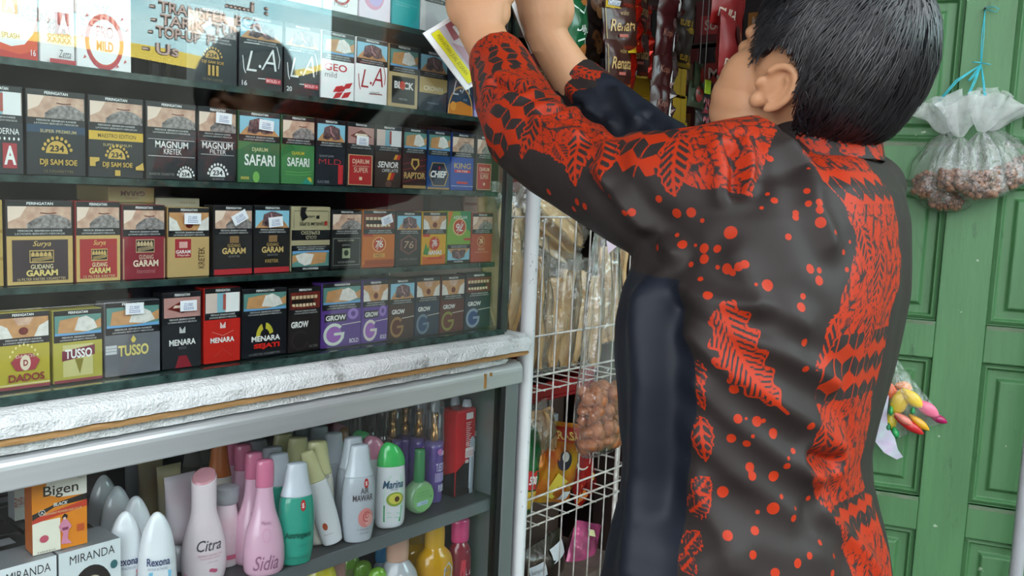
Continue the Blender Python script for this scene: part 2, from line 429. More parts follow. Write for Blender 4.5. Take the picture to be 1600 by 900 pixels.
def counter():
    o = empty('glass_counter', (0.48, 1.15, 0.0), 'aluminium framed glass counter of toiletries below the styrofoam slab', 'display counter')
    W = Matrix.Translation((-0.48, -1.15, 0))
    # top rail: rounded nose along X
    prof = [(.930, 1.030), (.930, 1.052)] + [(.930 + .014 * (1 - math.cos(a)), 1.052 + .014 * math.sin(a)) for a in np.linspace(.3, math.pi / 2, 6)] + [(.99, 1.0665), (.99, 1.030)]
    mb = MB(W); mb.prism(prof, -.2, 1.123, ALU, axis='x'); mb.box(-.2, 1.123, .99, 1.40, 1.058, 1.0665, ALU)
    mb.build('top_rail', o, bevel=.002)
    mb = MB(W); rust = mat('rust_streak', '#a8793a', rough=.8, var=.4, vscale=80)
    mb.box(1.028, 1.033, .9292, .931, 1.034, 1.0575, rust); mb.box(1.041, 1.046, .9292, .931, 1.052, 1.0575, rust); mb.build('rust_streak', o)
    post = mat('aluminium_post', '#8e9497', rough=.4, metal=.6, var=.15, vscale=10)
    mb = MB(W); mb.box(1.0905, 1.123, .937, 1.40, .0, 1.030, post); mb.build('corner_post', o, bevel=.003)
    MB(W).box(1.079, 1.0905, .938, .952, .1, 1.030, mat('rubber_gasket', '#0b0b0c', rough=.6, var=.2)).build('gasket', o)
    MB(W).box(-.2, 1.079, .939, .942, .1, 1.0295, glassy('counter_glass', tint=(.93, .95, .95), ior=1.5, film=.004, facmul=.55)).build('front_pane', o)
    inner = mat('counter_inside', '#3b3a3c', rough=.6, var=.4, vscale=7)
    MB(W).box(-.2, 1.0905, 1.385, 1.40, .0, 1.058, inner).build('back_panel', o)
    sh = mat('counter_shelf', '#4a4c4e', rough=.4, var=.3)
    lip = mat('shelf_lip', '#7e8488', rough=.42, metal=.4, var=.12, vscale=12)
    mb = MB(W); mb.box(-.2, 1.0905, .957, 1.385, .829, .837, sh); mb.box(-.2, 1.0785, .9525, .957, .8175, .8365, lip); mb.build('shelf', o)
    mb = MB(W); mb.box(-.2, 1.0905, .957, 1.385, .652, .660, sh); mb.box(-.2, 1.0785, .9525, .957, .640, .660, lip); mb.build('shelf', o)
    MB(W).box(-.2, 1.0905, .94, 1.385, .0, .1, post).build('plinth', o)
counter()

def slab():
    foam = mat('styrofoam', '#e4e6e8', rough=.85, var=.12, vscale=60, bump=1.0, bscale=300)
    nt = foam.node_tree; b = nt.nodes['Principled BSDF']; src = b.inputs['Base Color'].links[0].from_socket
    tc = nt.nodes.new('ShaderNodeTexCoord'); nz = nt.nodes.new('ShaderNodeTexNoise'); nz.inputs['Scale'].default_value = 16; nz.inputs['Detail'].default_value = 8; nz.inputs['Roughness'].default_value = .7
    nt.links.new(tc.outputs['Object'], nz.inputs['Vector'])
    r = nt.nodes.new('ShaderNodeValToRGB'); r.color_ramp.elements[0].position = .57; r.color_ramp.elements[1].position = .72
    nt.links.new(nz.outputs['Fac'], r.inputs[0])
    mx = nt.nodes.new('ShaderNodeMix'); mx.data_type = 'RGBA'; nt.links.new(r.outputs[0], mx.inputs[0]); nt.links.new(src, mx.inputs[6]); mx.inputs[7].default_value = lin('#6f6d6a')
    nt.links.new(mx.outputs[2], b.inputs['Base Color'])
    def rough_slab(name, z0, z1, y0, x1, m, amp, label, cat, slope=.008):
        n = 180; vs = []; fs = []
        for i in range(n + 1):
            x = -.2 + (x1 + .2) * i / n
            a = noise.noise((x * 40, z0 * 9, 1)) * amp; b2 = noise.noise((x * 55, z0 * 9, 5)) * amp; c = noise.noise((x * 25, z0 * 3, 8)) * amp
            e = 0.004 if i in (0, n) else 0
            vs += [(x, y0 + a + e, z0 + abs(b2) * .4), (x, y0 + c, (z0 + z1) / 2), (x, y0 + slope * .4 + b2 * .6 + e, z1 - (z1 - z0) * .18 + a * .3), (x, y0 + slope + .004 + c, z1), (x, 1.30, z1), (x, 1.30, z0)]
        for i in range(n):
            for q in range(6): fs.append((i * 6 + q, i * 6 + (q + 1) % 6, i * 6 + 6 + (q + 1) % 6, i * 6 + 6 + q))
        fs += [tuple(range(6)), tuple(n * 6 + q for q in range(5, -1, -1))]
        return tag(MB().add(vs, fs, m).build(name), label, cat)
    rough_slab('foam_sheet', 1.0675, 1.0790, .930, 1.085, foam, .003, 'thin white foam sheet under the plywood strip on the metal rail', 'foam sheet', .003)
    wood = mat('raw_plywood', '#b58a58', rough=.75, var=.35, vscale=18, stretch=(.5, 8, 8))
    rough_slab('plywood_board', 1.0795, 1.0870, .920, 1.125, wood, .0015, 'raw brown plywood board sandwiched under the white styrofoam slab', 'board', .002)
    rough_slab('styrofoam_slab', 1.0880, 1.1135, .915, 1.126, foam, .0032, 'crumbling dirty white styrofoam slab carrying the glass cabinet', 'slab', .014)
slab()

# ------------------------------------------------------------------ cigarette packs
SKIN1, SKIN2 = mat('print_skin', '#d9b7a0', rough=.3, var=.3, vscale=120, col2='#b98f7c'), mat('print_skin_tan', '#d09a68', rough=.3, var=.25, vscale=120)
TUMOR = mat('print_tumour', '#a9a2a0', rough=.3, var=.6, vscale=260, col2='#4e4648')
BLOOD = mat('print_blood', '#7e2a22', rough=.3, var=.5, vscale=200)
LUNG = mat('print_lungs', '#8a6a6e', rough=.3, var=.8, vscale=260, col2='#1c1418')
GAUZE = mat('print_gauze', '#eeeae4', rough=.3, var=.25, vscale=160)
def warning(kind):
    """printed health warning in unit coordinates: header, picture, two lines of text"""
    o = [('r', '#14151a', 0, 0, 1, 1), ('t', '#f2f2f2', 'PERINGATAN', .3, .885, .7, .965, {'b': .02})]
    P = (.22, .84)
    def c(m, u, v, a, b): return ('c', m, u, v, a, b)
    if kind == 'tumor':
        o += [('r', SKIN1, .02, P[0], .98, P[1]), ('p', mat('print_skin_shade', '#f0d9c8', rough=.3, var=.1), [(.02, .4), (.2, .55), (.3, .84), (.02, .84)]),
              ('p', TUMOR, [(.3 + .68 * i / 12, .22 + .40 * math.sin(math.pi * (.08 + .78 * i / 12)) ** .8) for i in range(13)] + [(.98, .22), (.3, .22)]),
              ('l', BLOOD, [(.5, .66), (.62, .64), (.75, .66)], .03)]
    elif kind == 'hand':
        o += [('r', '#5f8f88', .02, P[0], .98, P[1]), ('p', SKIN2, [(.08, .3), (.12, .7), (.5, .78), (.85, .6), (.98, .7), (.98, .4), (.6, .28)]),
              ('p', GAUZE, [(.42, .36), (.5, .74), (.66, .8), (.82, .66), (.9, .4), (.7, .3)]), ('p', '#6fa6d8', [(.02, .22), (.98, .22), (.98, .32), (.5, .27), (.02, .3)])]
    elif kind == 'teeth':
        o += [('r', BLOOD, .02, P[0], .98, P[1])]
        o += [('p', '#e6d3b0', [(.08 + .11 * i, .30 + .03 * abs(i - 3) * .5), (.17 + .11 * i, .30), (.165 + .11 * i, .42), (.085 + .11 * i, .42)]) for i in range(7)]
        o += [('p', '#d8bf9a', [(.05 + .12 * i, .72), (.15 + .12 * i, .72), (.145 + .12 * i, .60), (.055 + .12 * i, .60)]) for i in range(7)]
        o += [('r', '#1c0d0c', .05, .44, .75, .58)]
    elif kind == 'lungs':
        o += [('r', '#8fc7dd', .02, P[0], .98, P[1]), ('p', SKIN2, [(.02, .22), (.98, .22), (.8, .5), (.2, .5)]), ('p', LUNG, [(.2, .3), (.25, .7), (.45, .8), (.55, .8), (.78, .7), (.82, .32), (.6, .26), (.5, .36), (.4, .26)]),
              ('l', '#d79aa0', [(.45, .75), (.5, .5), (.6, .4)], .04)]
    elif kind == 'throat':
        o += [('r', SKIN2, .02, P[0], .98, P[1]), ('p', GAUZE, [(.02, .22), (.3, .22), (.2, .55), (.02, .7)]), ('p', GAUZE, [(.98, .22), (.7, .22), (.8, .55), (.98, .7)]), c(BLOOD, .5, .42, .09, .12), ('p', SKIN1, [(.3, .84), (.7, .84), (.6, .6), (.4, .6)])]
    elif kind == 'baby':
        o += [('r', '#d8c4bc', .02, P[0], .98, P[1]), ('r', '#86b8c8', .34, P[0], .56, P[1]), ('r', '#eef0f0', .58, P[0], .96, P[1]), ('r', '#b25a50', .5, .3, .58, .8)]
    elif kind == 'mouth':
        o += [('r', '#b98a84', .02, P[0], .98, P[1]), ('p', BLOOD, [(.1, .5), (.5, .75), (.9, .5), (.5, .35)]), ('p', '#e8d6c0', [(.25, .52), (.75, .52), (.7, .6), (.3, .6)])]
    o += [('t', '#e0e0e0', 'MEROKOK SEBABKAN KANKER', .16, .125, .84, .18), ('t', '#d0d0d0', 'LAYANAN BERHENTI MEROKOK', .12, .04, .88, .095)]
    return o

def sun(col, u, v, r, asp, txt='234', hole='#15161a'):
    """half-round emblem with a row of dots over it"""
    o = [('p', col, [(u - r, v)] + [(u + r * math.cos(a), v + r * .95 * asp * math.sin(a)) for a in np.linspace(math.pi, 0, 15)] + [(u + r, v)]),
         ('t', hole, txt, u - r * .65, v + r * .12 * asp, u + r * .65, v + r * .62 * asp, {'b': .03})]
    for a in np.linspace(math.radians(165), math.radians(15), 9):
        o.append(('c', col, u + 1.28 * r * math.cos(a), v + 1.25 * r * asp * math.sin(a) * .95, r * .14, r * .14 * asp))
    return o

def house(col, u0, v0, u1, v1, dark='#2a2520'):
    o = [('r', col, u0, v0, u1, v1), ('r', dark, u0 + .012, v0 + .012, u1 - .012, v1 - .012)]
    w_, h_ = u1 - u0, v1 - v0
    for k in range(5):
        a = u0 + w_ * (.06 + .17 * k)
        o.append(('p', col, [(a, v0 + h_ * .5), (a + w_ * .15, v0 + h_ * .5), (a + w_ * .15, v0 + h_ * .72), (a + w_ * .075, v0 + h_ * .9), (a, v0 + h_ * .72)]))
    for k in range(3): o.append(('l', col, [(u0 + w_ * .08, v0 + h_ * (.12 + .1 * k)), (u0 + w_ * .5, v0 + h_ * (.2 + .1 * k)), (u1 - w_ * .08, v0 + h_ * (.32 + .08 * k))], h_ * .045))
    return o

def G(col, u, v, r, asp, wd=.28):
    """big rounded letter with a bar"""
    rv = r * asp
    o = [('o', col, u, v, r, rv, 1 - wd, (.08, .93)), ('p', col, [(u, v + rv * .14), (u + r * 1.02, v + rv * .14), (u + r * .98, v - rv * .1), (u, v - rv * .1)]),
         ('p', col, [(u + r * .68, v + rv * .1), (u + r, v + rv * .1), (u + r * .92, v - rv * .45), (u + r * .64, v - rv * .4)])]
    return o

STICKER = mat('price_sticker', '#f3f4fb', rough=.5, var=.05)
BIRO = mat('biro_ink', '#5566aa', rough=.5, var=.2)
CELLO = glassy('cellophane', ior=1.4, facmul=.9, rough=.03, bump=.15, bscale=60)

def pack(row, px0, px1, body, kind, ops, label, top=None, sticker=None, wf=.42, flip=False, side=None, dy=0.0, rz=0.0):
    z = SHELF_Z[row]
    pm = {0: 30, 1: 110, 2: 240, 3: 380, 4: 540}[row]
    x0 = atY(px0, pm, PF).x + .0006; x1 = atY(px1, pm, PF).x - .0006
    h = (atY((px0 + px1) / 2, top, PF).z - z) if top is not None else .0865
    wd = x1 - x0; asp = wd / h; d = .0225
    root = MB().box(-wd / 2, wd / 2, 0, d, 0, h, pr(side or body)).build('cigarette_pack', bevel=.0012)
    root.location = ((x0 + x1) / 2, PF + dy, z); root.rotation_euler = (0, 0, math.radians(rz))
    tag(root, label, 'cigarette pack', 'cigarette packs on the glass shelves')
    def mp(u, v, e):
        if flip: u, v = 1 - u, 1 - v
        return (-wd / 2 + .0006 + (wd - .0012) * u, -.00025 - e, .0006 + (h - .0012) * v)
    pf = [('r', body, 0, 0, 1, 1 - wf if kind else 1)] + ops
    draw(MB(), pf, mp, asp).build('printed_front', root, fix=False)
    if kind:
        draw(MB(), warning(kind), lambda u, v, e: mp(u, 1 - wf + wf * v, e), asp / wf).build('warning_panel', root, fix=False)
    if sticker:
        u, v, a = sticker; ca, sa = math.cos(math.radians(a)), math.sin(math.radians(a)); sw, sh = .021, .0125
        def sm(p, q, e):
            X, Z = (p - .5) * sw, (q - .5) * sh
            return ((u - .5) * wd + X * ca - Z * sa, -.0040 - e, v * h + X * sa + Z * ca)
        draw(MB(), [('r', STICKER, 0, 0, 1, 1), ('t', BIRO, '22.000', .2, .45, .75, .75, {'sh': .2}), ('t', BIRO, '=====', .2, .15, .8, .35)], sm, 1.6).build('price_sticker', root, fix=False)
    return root

W_, GOLD, K_ = '#f0f0ee', '#c9a65a', '#17181c'
def lahand(col, v0=.16, s=1.0):
    return [('t', col, 'L', .16, v0 + .08, .4, v0 + .36 * s, {'sh': .25, 'b': -.01}), ('c', col, .47, v0 + .16, .03, .022), ('t', col, 'A', .5, v0 + .12, .86, v0 + .42 * s, {'sh': .25, 'b': -.01}),
            ('l', col, [(.1, v0 + .46), (.45, v0 + .47)], .012), ('l', col, [(.42, v0 - .01), (.84, v0)], .012), ('l', col, [(.07, v0 + .28), (.1, v0 + .1), (.14, v0 + .04)], .014), ('l', col, [(.86, v0 + .46), (.93, v0 + .3), (.9, v0 + .16)], .012)]

def packs():
    A = lambda w_, h_=.0865: w_ / h_
    # ---- row 0 (top, cut by the frame)
    pack(0, 440, 503, '#f3dfe2', None, [('r', '#e8b9bf', 0, .05, 1, .2)], 'pale pink pack at the left end of the topmost shelf, mostly above the frame')
    pack(0, 504, 559, '#fbfbfb', None, [('o', '#c8403c', .5, .32, .3, .2, .8), ('t', '#9a9a9a', 'MILD', .3, .1, .7, .17)], 'white pack with a red ring on the topmost shelf')
    pack(0, 560, 610, '#f1e4f0', None, [('c', '#e4a8c4', .45, .42, .36, .26), ('c', '#c9b8e6', .5, .40, .26, .18), ('t', '#b84a72', 'MILL', .3, .42, .7, .52, {'b': .02})], 'white and lilac pack with a pink disc on the topmost shelf')
    pack(0, 612, 656, '#17b3b8', None, [('t', '#9be6e4', 'DUNHILL', .1, .44, .5, .49), ('l', '#6fd8d8', [(.1, .38), (.9, .36)], .008), ('t', '#8be0df', 'MENTHOL FRESH', .1, .32, .6, .35)], 'turquoise pack on the topmost shelf')
    pack(0, 657, 712, '#f4f4f6', None, [('r', '#dcdde2', .12, .02, 1, .52), ('r', '#2f3236', .08, .5, 1, .66), ('t', '#fafafa', 'DUNHILL', .2, .57, .75, .63, {'b': .03}), ('t', '#d5d5d5', 'FINE CUT FILTER', .2, .52, .62, .55), ('r', '#b4202a', .09, .57, .16, .64)], 'white pack with a dark band on the topmost shelf behind the wrist')
    # ---- row 1
    zf = 'tumor'
    pack(1, -12, 61, '#fafafa', None, [('p', '#e2532c', [(0, 0), (1, 0), (1, .5), (.9, .3), (.7, .17), (.4, .13), (0, .18)]), ('p', '#c92f22', [(0, 0), (1, 0), (1, .12), (.6, .05), (0, .09)]), ('r', '#e9a33c', .2, .5, .55, .72), ('t', '#fff', 'A', .25, .52, .5, .7, {'b': .04}), ('t', '#333', 'SPLASH', .18, .22, .58, .28), ('t', '#fff', '16', .84, .05, .95, .12)], 'white pack with an orange splash at the left end of the second shelf')
    pack(1, 62, 118, '#f6f4f4', None, [('r', '#c2413a', .42, .34, .85, .6)] + [('l', '#9c6a5a', [(.2 + .14 * i, .24 + .07 * j), (.3 + .14 * i, .3 + .07 * j)], .012) for i in range(5) for j in range(4) if i < 2 or j < 2] + [('l', '#9c6a5a', [(.3 + .14 * i, .24 + .07 * j), (.2 + .14 * i, .3 + .07 * j)], .012) for i in range(5) for j in range(4) if i < 2 or j < 2] + [('t', '#fff', 'A', .48, .36, .8, .56, {'b': .05}), ('t', '#444', 'Zetta', .48, .07, .85, .16, {'sh': .3}), ('r', '#b8303a', .22, 0, 1, .05)], 'white pack with a small crossed batik print on the second shelf')
    pack(1, 119, 206, '#f7f7f8', None, [('o', '#d24a30', .5, .33, .36, .36 * .95, .8), ('o', '#c23a48', .5, .33, .36, .34, .86, (.45, .9)), ('t', '#c0452f', 'PRO', .35, .38, .66, .52), ('t', '#b83238', 'MILD', .35, .22, .66, .34, {'b': .02})] + [('p', '#c9555a', [(x, y), (x + .06, y + .02), (x + .03, y + .05)]) for x, y in ((.1, .1), (.15, .6), (.8, .62), (.85, .1), (.9, .5), (.06, .35), (.3, .03), (.7, .03))], 'white pack with a broad red paint ring on the second shelf')
    pack(1, 290, 371, '#1c1f24', zf, sun('#c9a050', .5, .33, .14, .86) + [('t', '#c9a050', 'DJI SAM SOE', .28, .25, .72, .3, {'b': .02})] + [('r', '#c9a050', .4 + .08 * i, .1, .45 + .08 * i, .24) for i in range(3)] + [('t', '#8a7a50', 'FILTER KRETEK', .3, .03, .7, .06)], 'tall black pack with a gold emblem over three bars on the second shelf', wf=.48)
    pack(1, 372, 442, '#23262b', 'lungs', lahand(W_) + [('r', '#c33a48', .6, .1, .96, .17), ('t', '#ffd9d9', 'BOLD >', .62, .115, .94, .155, {'b': .02}), ('t', W_, '16', .05, .03, .17, .1, {'b': .02})], 'black pack with white handwritten letters and a 16 on the second shelf', wf=.4)
    pack(1, 443, 500, '#23262b', 'lungs', lahand(W_) + [('r', '#c33a48', .55, .1, .96, .17), ('t', '#ffd9d9', 'BOLD >', .57, .115, .94, .155, {'b': .02}), ('t', W_, '20', .05, .03, .2, .1, {'b': .02})], 'black pack with white handwritten letters and a 20 on the second shelf', wf=.4)
    pack(1, 501, 554, '#fbfbfb', 'hand', [('t', '#c62a33', 'GEO', .08, .42, .78, .53, {'b': .02}), ('t', '#888', 'mild', .1, .32, .46, .4)] + [('p', '#c62a2e', [(.34 + a, b), (.56 + a, b + .03), (.66 + a, b + .12), (.44 + a, b + .09)]) for a, b in ((0, .0), (.12, .1), (.26, .02), (.3, .16), (0, .1))], 'white pack with red stepped blocks on the second shelf', wf=.42)
    pack(1, 555, 606, '#fbfbfb', 'lungs', lahand('#a8242c') + [('t', '#555', 'LIGHTS', .45, .15, .75, .19)], 'white pack with red handwritten letters on the second shelf', wf=.4)
    pack(1, 607, 654, '#c8b183', 'hand', [('r', '#1c1c20', .1, .06, .9, .5), ('t', W_, 'BL CK', .18, .3, .86, .42, {'b': .04}), ('c', '#d23a26', .46, .36, .1, .07), ('t', '#aaa', 'MENTHOL', .35, .12, .65, .15)], 'tan pack with a black square and a red dot on the second shelf', wf=.44)
    pack(1, 655, 700, '#2a3441', 'lungs', [('p', '#d9bd7c', [(0, .3), (.8, .3), (1, .36), (1, .56), (0, .56)]), ('t', '#fff6d8', 'CROWN', .15, .34, .85, .42, {'b': .03}), ('t', '#8a97a8', 'PREMIUM', .3, .12, .7, .15)], 'navy pack with a gold upper half on the second shelf', wf=.44)
    pack(1, 701, 741, '#26405f', 'throat', [('p', '#d9822a', [(0, 0), (1, 0), (1, .16), (.5, .24), (0, .16)]), ('o', '#e8b070', .5, .0, .52, .5, .93, (0, .5)), ('c', '#f0a040', .2, .14, .12, .08)] + lahand('#e8eef6', v0=.26, s=.9)[:3] + [('t', '#cfd8e6', 'ICE', .6, .25, .75, .29)], 'blue arched pack with an orange foot on the second shelf', wf=.3)
    pack(1, 742, 772, '#8f7fc8', None, [('o', '#e8e6f6', .5, .4, .4, .2, .7), ('r', '#c9c0ea', 0, 0, 1, .12)], 'lilac pack beside the orange footed pack on the second shelf')
    # ---- row 2
    pack(2, -40, 38, '#262a30', 'baby', [('t', W_, 'SAMPOERNA', .1, .45, .92, .52)] + [('c', W_, .5 + .1 * i, .4, .02, .018) for i in range(5)] + [('r', '#a8303a', .55, .06, .86, .35), ('t', W_, 'A', .58, .1, .84, .32, {'b': .03})], 'dark pack with a red square emblem at the left end of the third shelf', wf=.42)
    pack(2, 40, 135, '#1c1f26', zf, [('r', '#27405c', 0, .5, 1, .59), ('t', '#c2b07a', 'SUPER PREMIUM', .22, .5, .84, .54, {'b': .01})] + sun('#cfa94e', .5, .26, .19, .82) + [('t', '#cfa94e', 'DJI SAM SOE', .2, .1, .84, .19, {'b': .025}), ('t', '#8a7a50', '12 CIGARETTES', .27, .03, .77, .06)], 'wide black pack with a gold half sun and blue band on the third shelf')
    pack(2, 137, 225, '#1f2227', zf, [('r', '#d9b23c', 0, .46, 1, .57), ('t', '#5a4a1a', 'MAESTRO EDITION', .16, .49, .86, .54, {'b': .01}), ('t', '#c2b07a', 'SUPER PREMIUM', .25, .385, .78, .42)] + sun('#cfa94e', .5, .23, .16, .86) + [('t', '#cfa94e', 'DJI SAM SOE', .23, .11, .78, .19, {'b': .025}), ('p', '#cfa94e', [(0, .13), (.1, .13), (.1, .18), (.17, .2), (.17, .24), (0, .24)]), ('p', '#cfa94e', [(1, .1), (.84, .1), (.84, .14), (.92, .17), (.98, .2)]), ('r', '#cfa94e', .45, .02, .55, .09)], 'black pack with a yellow band and gold half sun on the third shelf')
    pack(2, 227, 307, '#24262b', zf, [('l', '#ddd', [(.03, .52), (.97, .52)], .006), ('t', W_, 'MAGNUM', .17, .41, .84, .5, {'b': .015}), ('t', W_, 'KRETEK', .34, .33, .7, .4), ('l', '#ddd', [(.03, .3), (.97, .3)], .006), ('t', '#999', '10 KRETEK CIGARETTES', .05, .05, .55, .08)] + sun(W_, .78, .03, .13, .9), 'black pack with ruled white lettering and a lower right half sun on the third shelf')
    pack(2, 308, 370, '#24262b', zf, [('l', '#ddd', [(.06, .54), (.94, .54)], .006), ('t', W_, 'MAGNUM', .1, .44, .9, .53, {'b': .015}), ('t', W_, 'FILTER', .3, .375, .72, .43), ('l', '#ddd', [(.06, .36), (.94, .36)], .006)] + sun(W_, .5, .06, .2, .72) + [('t', '#bbb', 'DJI SAM SOE', .35, .01, .66, .04)], 'tagged black pack with white lettering and a centred half sun on the third shelf', sticker=(.62, .86, -2))
    GR = [('p', '#3f7a4a', [(0, .45), (.35, .58), (0, .58)])]
    pack(2, 371, 438, '#3e6b48', 'lungs', GR + [('t', '#e3d9a4', 'DJARUM', .32, .43, .7, .5, {'b': .01}), ('t', W_, 'SAFARI', .14, .24, .88, .4, {'b': .02}), ('c', '#79b05a', .42, .08, .08, .08), ('r', '#a8a050', .05, .04, .25, .08)], 'green pack with a price tag and large white lettering on the third shelf', sticker=(.62, .82, -4))
    pack(2, 439, 492, '#46804c', 'tumor', [('p', '#35703e', [(0, .4), (.4, .52), (.3, .58), (0, .58)]), ('t', '#d9c23c', 'DJARUM', .3, .42, .68, .48, {'b': .01}), ('t', W_, 'SAFARI', .16, .26, .84, .39, {'b': .02}), ('l', '#7cbf6a', [(.1, .18), (.5, .17), (.9, .19)], .006), ('l', '#7cbf6a', [(.1, .14), (.5, .13), (.9, .15)], .006), ('c', '#c8b23a', .84, .06, .08, .05), ('p', '#2f8a7a', [(.6, 0), (.75, .1), (.95, 0)])], 'untagged green pack right of the tagged green one on the third shelf')
    pack(2, 493, 540, '#1f242d', 'lungs', [('t', '#8a8f98', 'DJARUM SUPER', .1, .42, .6, .46), ('t', '#b5303a', 'MLD', .08, .32, .86, .4, {'b': -.01}), ('r', '#c22e36', .76, .02, .93, .32), ('t', '#9aa0a8', 'BLACK SERIES', .05, .03, .45, .07)], 'dark slate pack with a red bar at its lower right on the third shelf')
    def superred(lbl, a, b, k, st=None): pack(2, a, b, '#2a2526', k, [('r', '#d9b88a', .05, .02, .95, .5), ('r', '#b8282c', .08, .03, .92, .49), ('t', '#f0d6bc', 'DJARUM', .2, .34, .82, .43, {'b': .01}), ('l', '#f0d6bc', [(.2, .32), (.82, .32)], .006), ('t', '#f0d6bc', 'SUPER', .25, .22, .78, .3), ('r', '#e9d0b0', .45, .1, .56, .15)], lbl, sticker=st)
    superred('red panelled pack with a price tag on the third shelf', 541, 585, 'mouth', (.5, .72, -2))
    pack(2, 586, 628, '#3c2a26', 'baby', [('t', W_, 'SENIOR', .08, .32, .88, .42, {'b': .02, 'sh': .25}), ('t', W_, 'CAFFE LATTE', .25, .25, .88, .3, {'sh': .25}), ('p', '#d99a2a', [(.68, .46), (.8, .46), (.86, .54), (.76, .54)]), ('p', '#c22e22', [(.8, .46), (.92, .46), (.98, .54), (.86, .54)]), ('p', '#d99a2a', [(.44, .12), (.54, .12), (.62, .24), (.52, .24)]), ('p', '#c22e22', [(.54, .12), (.66, .12), (.76, .24), (.62, .24)]), ('c', '#6a4a40', .5, .06, .12, .05)], 'brown pack with slanted orange and red stripes on the third shelf')
    pack(2, 629, 667, '#3a1a1e', 'hand', [('l', '#8a2a30', [(0, .1 + .1 * i), (1, .2 + .1 * i)], .012) for i in range(4)] + [('p', '#c9a050', [(.36, .5), (.66, .5), (.7, .4), (.5, .3), (.32, .4)]), ('p', '#3a1a1e', [(.42, .47), (.6, .47), (.62, .4), (.5, .34), (.4, .4)]), ('t', '#c9a868', 'RAPTOR', .04, .16, .96, .27, {'b': .03}), ('r', '#b5905a', 0, 0, 1, .05)], 'dark maroon pack with a gold shield on the third shelf')
    pack(2, 668, 704, '#1f4a86', 'hand', [('p', '#c9a050', [(.2, .46), (.75, .46), (.95, .26), (.8, .06), (.25, .06), (.05, .26)]), ('p', '#16203a', [(.22, .45), (.72, .45), (.92, .26), (.76, .07), (.26, .07), (.08, .26)]), ('t', W_, 'CHIEF', .12, .2, .86, .32, {'b': .04, 'sh': .2}), ('c', '#b83038', .52, .37, .05, .03), ('r', '#b5905a', 0, 0, 1, .03)], 'blue pack with a dark hexagon on the third shelf')
    pack(2, 705, 741, '#2a4fa8', 'tumor', [('t', '#c9a868', 'KING', .12, .38, .88, .48, {'b': .02}), ('r', '#d2323a', .14, .31, .86, .36), ('t', W_, 'FILTER', .25, .32, .75, .35), ('r', '#d2323a', .25, .11, .75, .15), ('l', W_, [(0, .07), (1, .07)], .006)], 'royal blue pack with small red bars on the third shelf')
    superred('red panelled pack at the right end of the third shelf', 744, 770, 'tumor')
    # ---- row 3
    pack(3, -30, 6, '#b89a54', None, [('r', '#a07f3c', 0, .3, 1, .34), ('r', '#a07f3c', 0, .62, 1, .66)], 'gold cartons edge at the left end of the fourth shelf')
    sx = lambda b, c2: [('r', '#c9a868', 0, 0, 1, .58), ('r', b, .075, .04, .925, .535), ('t', '#e0c070', 'Surya', .38, .44, .66, .52, {'sh': .35})] + house('#c9a868', .33, .26, .7, .41) + [('t', '#e8d9b0', 'GUDANG', .34, .185, .68, .24, {'b': .01}), ('t', '#e8cf80', 'GARAM', .27, .1, .75, .175, {'b': .035})]
    pack(3, 8, 115, '#3a2a32', 'tumor', sx('#3a2a32', 0) + [('t', '#d8c090', '16 FILTER KRETEK CIGARETTES', .14, .05, .87, .08)], 'widest brown and gold pack on the fourth shelf')
    pack(3, 117, 189, '#a8282c', 'tumor', sx('#a8282c', 0) + [('t', '#d8c090', '12 FILTER KRETEK', .14, .05, .87, .08)], 'bright red and gold pack on the fourth shelf')
    pack(3, 190, 259, '#8a2a36', 'tumor', [('r', '#b08a70', 0, 0, .03, .55), ('r', '#b08a70', .97, 0, 1, .55)] + house('#c9b08a', .3, .36, .74, .54) + [('t', '#e0c8b0', 'GUDANG', .36, .27, .7, .33), ('t', '#f0dcc4', 'GARAM', .22, .17, .82, .26, {'b': .03}), ('t', '#b87a7a', 'International', .3, .08, .75, .14, {'sh': .3})], 'maroon pack beside the bright red one on the fourth shelf', top=320)
    pack(3, 261, 328, '#bfa06c', 'throat', [('r', '#a83038', .16, .28, .55, .55), ('r', '#d9a8a0', .26, .42, .46, .51), ('t', W_, 'GARAM', .18, .34, .53, .39, {'b': .02}), ('t', '#f0dcd0', 'Merah', .22, .3, .5, .33), ('t', '#5a4630', 'KRETEK', .56, .22, 1.04, .32, {'rot': 90, 'b': .01})], 'tagged tan pack with a red square and upright lettering on the fourth shelf', top=324, sticker=(.55, .84, 0))
    gs = lambda: [('r', '#b8323a', 0, .0, 1, .08), ('r', '#8a6a48', .4, .46, .64, .56), ('t', '#c9a868', 'GUDANG', .34, .4, .68, .445), ('t', '#d9b878', 'GARAM', .2, .3, .82, .39, {'b': .03}), ('t', '#8a8a8a', 'SIGNATURE', .36, .25, .66, .28)]
    pack(3, 333, 395, '#2a2829', 'tumor', gs(), 'left one of two black packs with a red foot stripe, its tag strongly tilted', top=321, sticker=(.62, .83, 28))
    pack(3, 396, 453, '#211f21', 'lungs', gs() + [('t', '#c9a868', 'KRETEK', .3, .15, .68, .2)], 'right one of two black packs with a red foot stripe on the fourth shelf', top=321, sticker=(.55, .76, 6))
    pack(3, 454, 516, '#b0a684', 'hand', [('r', '#14151a', 0, .36, 1, .52), ('t', '#c9c0a0', 'ESPRESSO', .28, .375, .76, .43), ('t', '#c9c0a0', 'GOLD', .36, .45, .64, .5), ('l', '#3a3830', [(.05, .33), (.05, .06), (.95, .06), (.95, .33)], .008), ('t', '#2a2824', 'DJARUM SUPER', .15, .22, .82, .29, {'b': .01}), ('r', '#a8322a', .08, .22, .16, .29), ('t', '#2a2824', 'edition', .42, .13, .68, .17), ('r', '#222', .3, .13, .38, .18), ('p', '#15151a', [(.62, .0), (.68, .08), (.6, .16), (.74, .22), (.8, .12), (.78, .0)])], 'beige and black pack standing upside down on the fourth shelf', top=323, flip=True, wf=.4)
